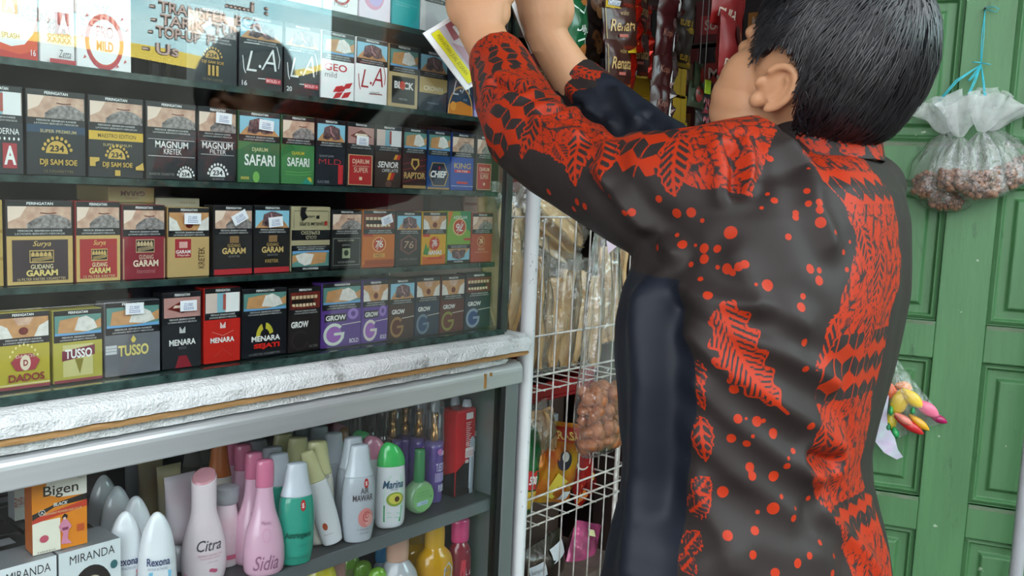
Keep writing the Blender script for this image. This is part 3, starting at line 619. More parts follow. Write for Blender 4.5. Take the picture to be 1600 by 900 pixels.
    pack(3, 517, 565, '#1c1e20', 'tumor', [('l', '#9aa098', [(.05, .52), (.05, .06), (.95, .06), (.95, .52), (.05, .52)], .008), ('t', '#c4c0a8', 'DJARUM SUPER', .2, .46, .75, .5), ('t', '#aaa', 'ESPRESSO', .35, .39, .62, .42), ('r', '#a8b090', .35, .18, .62, .35), ('c', '#3a4438', .485, .27, .08, .05), ('t', '#aaa', 'GOLD EDITION', .2, .1, .78, .13)], 'black pack with a thin framed border and pale square on the fourth shelf', top=328)
    def seven(u, v, r, asp, ring, num): return [('c', ring[0], u, v, r, r * asp), ('c', ring[1], u, v, r * .86, r * .86 * asp), ('t', num, '76', u - r * .55, v - r * .42 * asp, u + r * .55, v + r * .5 * asp, {'b': .01, 'sh': .15}), ('l', num, [(u - r * .35, v - r * .7 * asp), (u + r * .3, v + r * .8 * asp)], .012)]
    pack(3, 566, 617, '#c46a22', 'teeth', [('p', '#b04a1a', [(0, 0), (1, 0), (1, .12), (0, .05)]), ('r', '#b03a1a', 0, .54, .3, .58)] + seven(.5, .4, .22, .62, ('#e8b070', '#b8461e'), W_) + [('r', '#d9a24a', .32, .17, .68, .24), ('t', '#6a3010', 'MADU', .38, .18, .62, .23), ('r', '#9c4418', .05, .05, .95, .13)], 'orange pack with a round emblem and tilted price tag on the fourth shelf', top=328, sticker=(.68, .83, 18))
    pack(3, 618, 658, '#2b2a2c', 'lungs', [('p', '#7a4a48', [(.5, .58), (.84, .48), (.84, .3), (.5, .2), (.16, .3), (.16, .48)]), ('p', '#3a2426', [(.5, .55), (.76, .47), (.76, .31), (.5, .23), (.24, .31), (.24, .47)]), ('t', '#c4a088', '76', .3, .32, .7, .46, {'sh': .15}), ('t', '#8a7a78', 'FILTER GOLD', .15, .1, .85, .14)], 'dark pack with a brown hexagon on the fourth shelf', top=331)
    pack(3, 659, 697, '#e0a81e', 'throat', [('p', '#d86a1a', [(0, 0), (1, 0), (1, .2), (.5, .1), (0, .16)]), ('r', '#c8322a', 0, .53, .3, .58)] + seven(.5, .4, .22, .6, ('#d2461e', '#c83a1a'), W_) + [('t', W_, 'NANAS', .22, .18, .82, .27, {'b': .03}), ('p', '#3f8a3a', [(.02, .2), (.12, .42), (.2, .3), (.3, .38), (.22, .18)]), ('r', '#d2461e', .2, .1, .85, .14)], 'yellow pineapple pack on the fourth shelf', top=331)
    pack(3, 698, 735, '#7fa83c', 'lungs', [('p', '#2f8a5a', [(0, 0), (.5, .0), (.3, .3), (0, .4)]), ('p', '#d8722a', [(.8, 0), (1, 0), (1, .3)])] + seven(.5, .3, .3, .56, ('#e8c890', '#c8421e'), W_) + [('t', W_, 'HTUOY', .2, .08, .8, .14, {'b': .02}), ('r', '#c8322a', .0, .52, .3, .56)], 'green pack standing upside down on the fourth shelf', top=330, flip=True, wf=.36)
    pack(3, 736, 769, '#b84a34', 'tumor', seven(.45, .42, .2, .55, ('#d9a06a', '#a83a26'), '#f0d0a0') + [('t', '#e8c8a0', 'GOLD', .3, .24, .62, .29), ('l', '#e8c8a0', [(.15, .2), (.8, .2)], .006)], 'brick red pack at the right end of the fourth shelf', top=333)
    # ---- row 4
    pack(4, -8, 79, '#b8a83a', 'throat', [('r', '#8a3040', 0, 0, 1, .04), ('r', '#d9cc9a', 0, .05, 1, .07)] + [('c', '#e8dc9a', .5 + .3 * math.cos(a), .28 + .3 * math.sin(a), .018, .017) for a in np.linspace(2.6, .54, 9)] + [('p', '#a8404a', [(.25, .36), (.4, .46), (.65, .46), (.8, .36), (.7, .24), (.35, .24)]), ('c', '#e8d8c0', .52, .34, .1, .1), ('t', '#8a2a36', 'D', .48, .3, .57, .38, {'b': .04}), ('t', '#e8d8c0', 'DADOS', .34, .41, .7, .45), ('t', '#94303c', 'DADOS', .2, .1, .88, .2, {'b': .02})], 'mustard pack with a red crest at the left end of the bottom shelf', top=487)
    pack(4, 82, 161, '#b3a948', 'hand', [('r', '#8a3040', 0, 0, 1, .04), ('p', '#cfc78a', [(.18, .52), (.8, .52), (.8, .08), (.18, .08)]), ('p', '#7a3040', [(.16, .3), (.84, .36), (.84, .5), (.16, .44)]), ('t', W_, 'TUSSO', .22, .33, .78, .46, {'b': .03}), ('p', '#8f8438', [(.42, .32), (.6, .32), (.52, .1)])], 'olive pack with a maroon ribbon on the bottom shelf', top=483, wf=.44)
    pack(4, 163, 251, '#6c6e74', 'hand', [('r', '#c9ccd0', 0, .3, .2, .42)] + [('l', '#6c6e74', [(.0, .34 + .04 * i), (.2, .34 + .04 * i)], .006) for i in range(2)] + [('p', '#d9c56a', [(.45, .48), (.5, .54), (.55, .48), (.52, .44), (.48, .44)]), ('t', '#e0d080', 'TUSSO', .22, .26, .78, .41, {'b': .03})], 'grey pack with pale yellow lettering and a tag on the bottom shelf', top=470, wf=.44, sticker=(.5, .9, 0))
    men = lambda: [('r', '#f0f0f0', .43 + .03 * i, .46, .45 + .03 * i, .5 + .02 * abs(i - 2)) for i in range(5)]
    pack(4, 253, 315, '#25272c', 'mouth', men() + [('t', W_, 'MENARA', .15, .3, .85, .38, {'b': .025}), ('t', '#8a8a90', 'BOLD', .4, .25, .6, .28), ('p', '#8a2430', [(.3, 0), (.75, 0), (.6, .16), (.4, .16)])], 'dark pack with white lettering over a red wedge, tagged, on the bottom shelf', top=456, sticker=(.62, .82, 0))
    pack(4, 318, 376, '#c4261e', 'baby', men() + [('l', '#e08a80', [(.2, .42), (.5, .36), (.8, .42)], .007), ('t', W_, 'MENARA', .15, .27, .82, .34, {'b': .025}), ('l', '#d05a50', [(.25, .08), (.5, .18), (.75, .08)], .006)], 'bright red pack on the bottom shelf', top=449)
    pack(4, 377, 448, '#14161e', 'hand', [('o', '#c4b83a', .5, .3, .2, .2, .55, (.03, .2)), ('o', '#c4b83a', .5, .3, .2, .2, .55, (.3, .47)), ('t', W_, 'MENARA', .2, .23, .85, .31, {'b': .03}), ('t', '#d2261e', 'SEJATI', .25, .11, .84, .2, {'b': .05}), ('t', '#999', '16 KRETEK CIGARETTES', .15, .03, .85, .06)], 'black pack with yellow claws above red lettering on the bottom shelf', top=450, wf=.4)
    def grow(a, b, body, gcol, gin, k, lbl, top, band=False, num=None):
        asp_ = .65
        o = []
        if band: o += [('c', '#9a7ac8', .8, .5, .14, .09), ('c', body, .8, .5, .06, .04), ('r', '#15151c', .06, .4, .62, .52)]
        o += [('l', '#d8d0c8', [(.5, .34), (1, .36)], .012)]
        if gin: o += [('c', gin, .3, .2, .2, .15)]
        if gcol: o += G(gcol, .3, .2, .27, asp_)
        o += [('t', W_, 'GROW', .08, .42, .6, .5, {'b': .03})]
        if num: o += [('t', num, 'BOLD', .7, .04, .94, .11, {'b': .03})]
        pack(4, a, b, body, k, o, lbl, top=top)
    pack(4, 450, 500, '#211a1c', 'teeth', [('t', W_, 'GROW', .06, .38, .62, .48, {'b': .04}), ('o', '#33292b', .35, .18, .3, .16, .75, (.1, .93)), ('t', '#888', 'FILTER', .65, .05, .93, .09)], 'near black pack with only white lettering on the bottom shelf', top=449)
    grow(501, 563, '#5a3a8c', '#d6dfd8', '#9a5ab8', 'hand', 'wider purple pack with a pale ring letter on the bottom shelf', 441, True, '#d8d0e8')
    grow(564, 605, '#5f4094', '#dcd6d2', '#a066be', 'throat', 'narrower purple pack, right of the wider one, on the bottom shelf', 438, True, '#d8d0e8')
    grow(606, 646, '#3f1d20', '#9a7446', '#5a2420', 'lungs', 'dark brown pack with a bronze ring letter on the bottom shelf', 436)
    grow(647, 685, '#1c2c44', '#6c7f94', '#22406a', 'throat', 'dark blue pack with a steel ring letter on the bottom shelf', 433)
    grow(686, 723, '#5a221f', '#8f8a3e', '#6a2a20', 'throat', 'red brown pack with an olive ring letter on the bottom shelf', 431)
    grow(724, 764, '#26303c', '#8fa0b4', '#2a4a7a', 'teeth', 'slate blue pack with a silver ring letter at the right end of the bottom shelf', 427)
packs()

def stock():
    """boxes lying behind the packs"""
    def carton(px0, px1, py0, py1, y, d, col, label, ops=(), flip=False):
        a = atY(px0, py1, y); b = atY(px1, py0, y); z = a.z
        w_, h_ = b.x - a.x, b.z - a.z
        r = MB().box(-w_ / 2, w_ / 2, 0, d, 0, h_, pr(col)).build('carton', bevel=.001); r.location = ((a.x + b.x) / 2, y, z)
        tag(r, label, 'carton', 'spare cartons behind the packs')
        if ops: draw(MB(), ops, lambda u, v, e: (-w_ / 2 + w_ * u, -.0003 - e, h_ * v), w_ / h_).build('printed_front', r, fix=False)
        return r
    zt = SHELF_Z[3] + .0866
    def onpile(x0, x1, z0, z1, y, d, col, label, ops=()):
        w_, h_ = x1 - x0, z1 - z0
        r = MB().box(-w_ / 2, w_ / 2, 0, d, 0, h_, pr(col)).build('carton', bevel=.001); r.location = ((x0 + x1) / 2, y, z0)
        tag(r, label, 'carton', 'spare cartons behind the packs')
        if ops: draw(MB(), ops, lambda u, v, e: (-w_ / 2 + w_ * u, -.0003 - e, h_ * v), w_ / h_).build('printed_front', r, fix=False)
    # gold boxes lying on top of the stock behind the fourth shelf packs
    y = .99
    a = atY(168, 316, y); b = atY(240, 293, y); c = atY(190, 322, y)
    base = SHELF_Z[3]
    onpile(a.x + .006, b.x - .002, base, c.z - .0005, y + .002, .07, '#a88c58', 'tan carton standing under the topmost gold box behind the fourth shelf')
    onpile(a.x + .004, b.x, c.z, a.z - .0005, y, .08, '#c9b27c', 'thin gold carton under the lettered gold box behind the fourth shelf')
    onpile(a.x, b.x, a.z, b.z, y - .002, .08, '#c8b078', 'gold box with upside down red lettering lying behind the fourth shelf packs', [('t', '#7a3028', 'GARAM', .26, .42, .78, .74, {'b': .03, 'rot': 180}), ('t', '#b06a50', 'GUDANG', .36, .2, .64, .34, {'rot': 180})])
    a = atY(243, 323, y); b = atY(312, 310, y)
    onpile(a.x, b.x, base, a.z - .0005, y + .002, .07, '#4a3a34', 'dark carton under the cream box behind the fourth shelf')
    onpile(a.x, b.x, a.z, b.z, y, .08, '#d6c7ae', 'cream box lying behind the tan pack on the fourth shelf', [('t', '#b09a80', 'KRETEK', .55, .35, .9, .6)])
    # red stock behind the right end
    for px0, px1, p0, p1, col, lb in ((607, 662, 300, 324, '#7a2a34', 'maroon carton behind the orange pack on the fourth shelf'), (672, 722, 302, 325, '#4a2428', 'dark red carton behind the pineapple pack on the fourth shelf'), (726, 764, 306, 322, '#c49a90', 'pale pink carton stack behind the brick red pack')):
        q = 1.00; a = atY(px0, p1, q); b = atY(px1, p0, q)
        onpile(a.x, min(b.x, 1.072), base, min(b.z, 1.334), q, .1, col, lb, [('r', '#8a2a30' if col == '#c49a90' else col, 0, .86, 1, .9)])
    # dark stock seen in the gap of the second shelf
    q = 1.10
    for i, (px0, px1, t, lb) in enumerate(((212, 232, 97, 'leftmost dark carton in the gap of the second shelf'), (233, 252, 95, 'middle dark carton with a pale tag in the gap of the second shelf'), (254, 272, 92, 'dark carton with a grey stripe in the gap of the second shelf'), (275, 296, 88, 'rightmost dark carton in the gap of the second shelf'))):
        a = atY(px0, t + 15, q); b = atY(px1, t, q)
        onpile(a.x, b.x, SHELF_Z[1], SHELF_Z[1] + .042, q, .08, '#1f2126', lb, [('l', '#7d7d80', [(.1, .1), (.9, .1), (.9, .9), (.1, .9), (.1, .1)], .03), ('r', '#8a8a8c', .2, .4, .8, .75)] if i in (1, 3) else ([('r', '#8a8078', .3, .05, .7, .95)] if i == 2 else []))
    # more cartons standing at the back of the shelves
    rr = random.Random(3)
    names = ['black', 'maroon', 'navy', 'brown', 'charcoal']; cols = ['#17171a', '#4a1c20', '#1c2438', '#3a2a20', '#2a2a2c']
    for row in (2, 3, 4):
        x = .34; k = 0
        while x < 1.02:
            i = rr.randrange(5); w_ = rr.uniform(.055, .09); h_ = rr.uniform(.045, .075)
            if not (row == 3 and (x < .62 or x > .74)):
                onpile(x, x + w_ - .002, SHELF_Z[row], SHELF_Z[row] + h_, 1.12 + rr.uniform(0, .02), .06, cols[i], '%s stock carton, number %d from the left at the back of the %s shelf' % (names[i], k + 1, ('third', 'fourth', 'bottom')[row - 2]))
                k += 1
            x += w_
stock()
# ------------------------------------------------------------------ toiletries
UP, LO = .8374, .6604
BG = 'toiletry bottles on the counter shelves'
def smooth_prof(pts, n=5):
    """Catmull-Rom through (z, r) points"""
    out = []; P = [pts[0]] + list(pts) + [pts[-1]]
    for i in range(1, len(P) - 2):
        p0, p1, p2, p3 = P[i - 1], P[i], P[i + 1], P[i + 2]
        for k in range(n):
            t = k / n
            f = lambda a: .5 * (2 * p1[a] + (p2[a] - p0[a]) * t + (2 * p0[a] - 5 * p1[a] + 4 * p2[a] - p3[a]) * t * t + (3 * p1[a] - p0[a] - 3 * p2[a] + p3[a]) * t ** 3)
            out.append((max(f(1), .0002), min(max(f(0), p1[0]), p2[0])))
    out.append((max(pts[-1][1], .0002), pts[-1][0]))
    return out
def radius_at(prof, z):
    for (r0, z0), (r1, z1) in zip(prof, prof[1:]):
        if z0 <= z <= z1 and z1 > z0: return r0 + (r1 - r0) * (z - z0) / (z1 - z0)
    return prof[-1][0]
def bottle(name, label, cat, x, y, z, h, a, sy, body, bm, cap=None, cm=None, ops=(), rz=0, ry=0, rx=0, seg=8, lean=None, decor_name='label_print', extra=None, group=None):
    """body / cap: lists of (height fraction, radius fraction) ; ops printed on the front, u in half-widths, v in heights"""
    bp = smooth_prof([(t * h, q * a) for t, q in body])
    root = MB().lathe(bp, bm, sy=sy).build(name)
    root.location = (x, y, z); root.rotation_euler = (math.radians(rx), math.radians(ry), math.radians(rz - 24))
    tag(root, label, cat, group)
    if cap:
        cp = smooth_prof([(t * h, q * a) for t, q in cap], 4)
        MB().lathe(cp, cm, sy=sy if not (extra and extra.get('roundcap')) else 1).build('cap', root)
    if ops:
        def mp(u, v, e):
            zz = v * h; r = radius_at(bp, zz); X = max(-.97 * r, min(.97 * r, u * a))
            return (X, -(sy * math.sqrt(max(r * r - X * X, 1e-9))) - .0004 - e * 1.5, zz)
        draw(MB(), list(ops), mp, 2 * a / h / 2, seg=seg).build(decor_name, root, fix=False)
    return root

def plastic(name, col, rough=.25, **k): return mat('plastic_' + name, col, rough=rough * .55, var=k.pop('var', .05), coat=.5, **k)
P_white = plastic('white', '#e6e9ee'); P_frost = plastic('frosted_cap', '#d3dbe6', rough=.3); P_pink = plastic('pink_cap', '#d9799b'); P_rose = plastic('rose_body', '#e3b4cb')
P_green = plastic('astringent', '#35a28c', rough=.15); P_cream = plastic('cream_cap', '#d3d19f'); P_milk = plastic('milk_body', '#e3dfd4'); P_clear = plastic('rosewater', '#bcc3cc', rough=.15)
P_lime = plastic('lime_cap', '#4fcf6c'); P_gold = mat('gold_pump', '#c9965a', rough=.25, metal=.8, var=.1)
SH = [(0, .62), (.012, .78), (.05, .86), (.2, .97), (.42, 1.0), (.58, .96), (.68, .86)]
CAPS = [(.68, .84), (.69, .86), (.8, .70), (.96, .56), (.99, .5), (1.0, .3)]
def receding(pts, zt, fn):
    for i, (px, py) in enumerate(pts):
        P = atZ(px, py, zt); fn(i, P.x, P.y)
ORD = ['front', 'second', 'third', 'fourth', 'fifth', 'sixth']

def sidia(i, x, y):
    h = .152
    body = [(0, .80), (.01, .90), (.06, 1.0), (.22, 1.0), (.38, .86), (.55, .56), (.70, .43), (.76, .41)]
    cap = [(.76, .40), (.762, .44), (.9, .45), (.97, .42), (.99, .36), (1.0, .18)]
    ops = [('t', '#9a6a86', 'Sidia', -.62, .06, .62, .19, {'sh': .35, 'b': .01}), ('o', '#d39ab8', .02, .36, .2, .06, .85), ('t', '#a8708c', 'Marina', -.2, .45, .25, .48), ('l', '#d3a0bc', [(-.7, .03), (.7, .03)], .004)]
    bottle('lotion_bottle', ['pink lotion bottle with a pink cap at the front of its row', 'second pink capped lotion bottle from the glass', 'third pink capped lotion bottle from the glass', 'fourth pink capped lotion bottle, farthest back in its row'][i], 'bottle', x, y, UP, h, .0262, .66, body, P_rose, cap, P_pink, ops if i < 2 else (), group=BG)
receding([(414, 717), (397, 705), (380, 693), (361, 685)], UP + .152, sidia)
def astr(i, x, y):
    ops = [('c', '#c2322e', .25, .60, .14, .055), ('t', W_, 'S', .19, .575, .31, .625, {'b': .04}), ('t', '#14564a', 'Astringent', -.7, .27, .74, .345, {'b': .03}), ('t', '#1d6a5c', 'pengencang kulit', 0, .2, .6, .22), ('t', '#1d6a5c', 'PT VITAPHARM INDONESIA', -.7, .075, .6, .1), ('t', '#1d6a5c', 'netto 100 ml', -.4, .045, .3, .06)]
    bottle('toner_bottle', ['green toner bottle with a frosted white cap at the front of its row', 'second frosted capped green bottle from the glass', 'third frosted capped green bottle from the glass', 'fourth frosted capped green bottle from the glass', 'fifth frosted capped green bottle from the glass'][i], 'bottle', x, y, UP, .139, .0245, .62, SH, P_green, CAPS, P_frost, ops if i < 2 else (), group=BG)
receding([(464, 722), (435, 707), (426, 697), (402, 686), (392, 676)], UP + .139, astr)
def cream(i, x, y):
    ops = [('t', '#6a665c', 'SARI CLEANSER', -.5, .645, .6, .68), *[('l', '#b9b5a8', [(-.4, .6 - .035 * k), (.55, .6 - .035 * k)], .004) for k in range(10)]]
    bottle('cleanser_bottle', ['cream capped cleanser bottle at the front of its row with small printed lines', 'second cream capped cleanser bottle from the glass', 'third cream capped cleanser bottle from the glass'][i], 'bottle', x, y + .014, UP, .150, .0245, .62, SH, P_milk, CAPS, P_cream, ops if i == 0 else (), group=BG)
receding([(506, 691), (475, 685), (452, 679)], UP + .150, cream)
def air(i, x, y):
    ops = [('c', '#c2322e', .3, .62, .14, .05), ('t', W_, 'S', .24, .60, .36, .64, {'b': .04}), ('t', '#4a4648', 'AIR', -.05, .52, .45, .58, {'b': .02}), ('t', '#4a4648', 'MAWAR', -.5, .445, .72, .51, {'b': .02}),
           ('c', '#d98a86', .28, .27, .46, .10), ('c', '#e6a8a2', .5, .24, .26, .06), ('o', '#c25a58', .34, .28, .24, .055, .75, (.1, .8)), ('o', '#c25a58', .36, .29, .12, .028, .6, (.3, 1)), ('t', '#7c8088', 'NETTO 100 ML', -.05, .1, .5, .12), ('t', '#7c8088', 'PT VITAPHARM', -.25, .14, .5, .16)]
    bottle('rose_water_bottle', ['clear rose water bottle with a rose picture at the front of its row', 'second white capped clear bottle behind the rose picture bottle', 'third white capped clear bottle in the rose water row', 'fourth white capped clear bottle in the rose water row', 'fifth white capped clear bottle in the rose water row', 'white capped clear bottle at the back left of the rose water row'][i], 'bottle', x, y, UP, .142, .0243, .62, SH, P_clear, CAPS, P_frost, ops if i == 0 else (), group=BG)
receding([(562, 694), (552, 682), (521, 675), (499, 665), (475, 661), (444, 664)], UP + .142, air)
def marina(i, x, y):
    c = ['#43c765', '#d98aa6', '#52b871', '#d9862e', '#c9708e', '#c46a86'][i]
    cm_ = plastic('flip_%d' % i, c, rough=.28)
    body = [(0, .70), (.012, .86), (.08, .98), (.3, 1.0), (.5, .98), (.66, .93), (.74, .88)]
    ops = [('p', '#bfe3cf', [(-.6, .1), (.5, .08), (.68, .4), (.5, .64), (-.25, .64), (-.62, .45)]), ('p', '#2f9e5c', [(-.6, .09), (.5, .08), (.62, .27), (-.62, .29)]), ('l', '#7fd0a0', [(-.4, .2), (.45, .18)], .006), ('l', '#7fd0a0', [(-.4, .15), (.45, .13)], .006),
           ('t', '#24506e', 'Marina', -.7, .49, .66, .585, {'sh': .25, 'b': .02}), ('t', '#557', 'NATURAL', -.2, .465, .3, .485), ('c', '#8fa83a', .1, .36, .58, .085), ('c', '#d9cf5a', .12, .365, .46, .062), ('c', '#5a3a22', .22, .36, .17, .034)]
    capf = lambda x_, y_, z_: -.34 * x_ * max(0, (z_ - .77 * .128) / (.23 * .128))
    bp = smooth_prof([(t * .128, q * .0235) for t, q in body])
    lb = ['white avocado lotion bottle with a bright green flip cap at the front', 'pink flip capped lotion bottle behind the green flip capped one', 'green flip capped lotion bottle farther back', 'orange flip capped lotion bottle farther back', 'dusty pink flip capped lotion bottle behind the orange capped one', 'rose flip capped lotion bottle at the back of the flip cap row'][i]
    root = MB().lathe(bp, P_white, sy=.6).build('lotion_bottle'); root.location = (x, y, UP); root.rotation_euler = (0, 0, math.radians(-22)); tag(root, lb, 'bottle', BG)
    cp = smooth_prof([(t * .128, q * .0235) for t, q in [(.74, .9), (.745, .93), (.85, .86), (.93, .68), (.985, .42), (1.0, .15)]], 4)
    MB().lathe(cp, cm_, sy=.6, zfun=capf).build('cap', root)
    if i == 0:
        def mp(u, v, e):
            zz = v * .128; r = radius_at(bp, zz); X = max(-.97 * r, min(.97 * r, u * .0235)); return (X, -.6 * math.sqrt(max(r * r - X * X, 1e-9)) - .0005 - e * 1.5, zz)
        draw(MB(), ops, mp, .18, seg=8).build('label_print', root, fix=False)
receding([(612, 692), (584, 681), (567, 673), (545, 668), (530, 661), (509, 656)], UP + .128, marina)
# leaning white bottle
bottle('lotion_bottle', 'plain white bottle leaning to the left against the cream capped cleanser', 'bottle', .770, .972, UP + .005, .142, .0172, .62, SH, P_white, CAPS, P_cream, [('c', '#b5522e', -.35, .22, .2, .04), ('t', '#8a7a70', 'body lotion', -.6, .12, .1, .14)], ry=-16, group=BG)
# round flat green bottle
def round_green():
    x, y = .945, .984; o = empty('cologne_bottle', (x, y, UP), 'round flat green bottle with a tall green cap beside the avocado lotion', 'bottle', BG)
    gl = mat('green_bottle_glass', '#8db58a', rough=.12, var=.1); n = 36; R0 = .0262
    mb = MB(); mb.T = Matrix.Translation((0, 0, R0 + .001)) @ Matrix.Rotation(math.pi / 2, 4, 'X')
    mb.lathe([(.0002, -.011), (.8 * R0, -.0112), (.97 * R0, -.008), (R0, 0), (.97 * R0, .008), (.8 * R0, .0112), (.0002, .011)], gl, n=n)
    mb.build('glass_body', o)
    lab = MB(); m1 = pr('#86c07a')
    draw(lab, [('c', m1, 0, 0, .88, .88), ('t', '#4a8a4a', 'COLOGNE SPRAY', -.5, .35, .5, .47), ('t', '#4a8a4a', 'NATURAL SOFT', -.6, .18, .5, .26), ('t', '#5a945a', 'ingredients aqua', -.6, .02, .6, .1), ('r', '#b8d4e6', -.6, -.42, .35, -.16), *[('l', '#7d9ab4', [(-.2 + .08 * k, -.38), (-.2 + .08 * k, -.2)], .03) for k in range(6)], ('t', '#3f7a3f', 'AJ', .45, -.1, .65, .12)],
         lambda u, v, e: (u * R0 * .93, -.0118 - e, R0 + .001 + v * R0 * .93), 1.0).build('label_print', o, fix=False)
    MB().lathe([(.0085, .0515), (.0095, .053), (.0088, .075), (.0082, .100), (.0078, .103), (.003, .104)], plastic('green_cap', '#3f8a58'), n=24).build('cap', o)
    MB().lathe([(.008, .049), (.008, .053)], mat('neck_metal', '#30363a', rough=.3, metal=.5, var=.1), n=20).build('neck', o)
round_green()
# purple body mists under clear caps
VIO = plastic('violet_mist', '#6c55a0', rough=.12, var=.25, vscale=60)
CLCAP = glassy('clear_cap', tint=(.93, .93, .94), ior=1.5, film=.07, filmcol=(.85, .87, .9), facmul=1.2)
def mist(i, x, y):
    h = .166
    o = MB().lathe(smooth_prof([(0, .0150), (.002, .0163), (.09, .0163), (.098, .0155), (.1, .012)], 3), VIO, n=24).build('body_mist')
    o.location = (x, y, UP); tag(o, ['purple body mist with a gold pump under a clear cap, nearest the glass', 'second purple body mist behind the nearest one', 'third purple body mist in the row', 'fourth purple body mist in shade at the back'][i], 'bottle', BG)
    MB().lathe([(.0062, .1), (.0072, .102), (.0072, .118), (.0055, .119), (.0055, .136), (.006, .137), (.006, .146), (.002, .147)], P_gold, n=20).build('pump', o)
    MB().lathe([(.0168, .094), (.0168, .094), (.0152, .163), (.0145, .166), (.003, .1662)], CLCAP, n=24, closed=False).build('clear_cap', o)
    if i < 2:
        def mp(u, v, e): a_ = u; return (.0166 * math.sin(a_), -.0166 * math.cos(a_) - e * 1.5, v)
        draw(MB(), [('t', '#d8cfe8', 'TIMES', -.2, .078, .7, .085, {'b': .02}), ('l', '#b9a8dc', [(-.9, .07), (.9, .07)], .001), ('t', '#cfc4ea', 'TUESDAY', -.5, .052, .8, .066, {'b': .02}), ('r', '#a391c8', -.6, .035, .8, .05), ('t', '#e4dcf4', 'PURPLE', -.2, .018, .7, .03, {'b': .03}), ('c', '#c77ab8', -.1, .085, .3, .005)], mp, 16, seg=6, eps=.0001).build('label_print', o, fix=False)
receding([(680, 626), (656, 621), (635, 618), (614, 622)], UP + .166, mist)
# red and black box
def redbox():
    x, y = atY(743, 720, .992).x - .0245, .992; o = empty('carton', (x, y, UP), 'upright red and black box with white print beside the purple mists', 'carton')
    rd = mat('gloss_red_card', '#c4202a', rough=.2, var=.08); bk = mat('gloss_black_card', '#1b1a1d', rough=.2, var=.2)
    w2, d = .0235, .035; h = .147
    MB().box(-w2, w2, 0, d, 0, h, rd).build('carton_body', o, bevel=.004)
    mb = MB(); e = -.0004
    mb.add([(-w2 + .001, e, .001), (w2 - .001, e, .001), (w2 - .001, e, .072), (-w2 + .001, e, .044)], [(0, 1, 2, 3)], bk)
    mb.add([(-w2 - .0004, .001, .001), (-w2 - .0004, d - .002, .001), (-w2 - .0004, d - .002, .03), (-w2 - .0004, .001, .044)], [(0, 1, 2, 3)], bk)
    mb.build('black_panel', o, fix=False)
    draw(MB(), [('r', '#f0e6e6', .45, .88, .8, .955)] + [('l', '#eccccc', [(.45, .84 - .022 * k), (.72 - .05 * (k % 3), .84 - .022 * k)], .008) for k in range(14)] + [('r', '#f4eaea', .42, .44, .82, .55), ('t', '#b8323a', '|||||||', .46, .45, .8, .52), ('t', '#f0d6d6', '4 70g', .42, .57, .6, .62), ('r', '#e6c8c8', .42, .38, .6, .42), ('t', '#f4e0e0', 'SPRAY', .8, .68, 1.0, .72, {'rot': 90})],
         lambda u, v, e: (-w2 + 2 * w2 * u, -.0006 - e, h * v), .32).build('label_print', o, fix=False)
redbox()
bl = atY(712, 636, 1.065); bl.z -= UP
r_ = MB().box(-.022, .022, 0, .03, 0, bl.z, pr('#2f8fc4')).build('carton', bevel=.003); r_.location = (bl.x, bl.y, UP); tag(r_, 'bright blue box standing behind the red and black box', 'carton')
draw(MB(), [('r', '#9ccbe6', .15, .86, .85, .96), ('t', '#e8f4fb', 'FRESH', .2, .7, .8, .78, {'b': .02})], lambda u, v, e: (-.022 + .044 * u, -.0004 - e, .15 * v), .3).build('label_print', r_, fix=False)
# white spray bottles
SPR = plastic('spray_clear', '#b6c4cf', rough=.12)
def spray(i, x, y, h=.150):
    o = MB().lathe(smooth_prof([(0, .0150), (.002, .0163), (.088, .0165), (.1, .013), (.104, .0095)], 3), SPR, n=24).build('spray_bottle')
    o.location = (x, y, UP); tag(o, ['clear spray bottle with a white pump beside the red and black box', 'second white pump spray bottle behind the clear front one', 'third white pump bottle behind the blue box', 'white capped bottle in the dark behind the purple mists'][i], 'bottle', BG)
    MB().lathe([(.0105, .102), (.0125, .104), (.0125, .126), (.0085, .128), (.0085, .148), (.006, .158), (.002, .1585)], P_frost, n=20).build('pump', o)
    if i == 0:
        def mp(u, v, e): return (.0168 * math.sin(u), -.0168 * math.cos(u) - e, v)
        draw(MB(), [('r', '#c9d6e2', -.95, .01, -.2, .075), ('t', '#5a7a98', 'HAND', -.85, .06, -.3, .068), ('r', '#49a0b8', .75, .01, .95, .07), ('t', '#4a5a68', 'SANITIZER', -.9, .012, -.3, .02)], mp, 16, seg=5).build('label_print', o, fix=False)
receding([(748, 624), (734, 619), (706, 617), (690, 611)], UP + .158, lambda i, x, y: spray(i, min(x, (1.073, 1.071, 1.05, 1.05)[i]), y + .012))
bottle('lotion_bottle', 'orange capped bottle in shade beside the pink capped row', 'bottle', atZ(343, 690, UP + .15).x, atZ(343, 690, UP + .15).y, UP, .15, .019, .7, SH, P_milk, CAPS, plastic('orange_cap', '#c8733c'), group=BG)
# slim dark perfume bottles at the back
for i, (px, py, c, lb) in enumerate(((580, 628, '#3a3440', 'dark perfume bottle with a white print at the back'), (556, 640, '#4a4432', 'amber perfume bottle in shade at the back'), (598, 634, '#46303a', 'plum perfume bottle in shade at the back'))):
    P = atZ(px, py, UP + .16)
    bottle('perfume_bottle', lb, 'bottle', P.x, min(P.y, 1.34), UP, .16, .017, .8, [(0, .9), (.02, 1), (.6, 1), (.66, .6), (.7, .4)], plastic('perf%d' % i, c, rough=.1), [(.7, .45), (.71, .6), (.97, .6), (1, .3)], plastic('perfcap%d' % i, '#26242a'), [('t', '#c8c8d0', 'TRIS', -.6, .5, .6, .58, {'b': .02})] if i == 0 else (), group=BG)

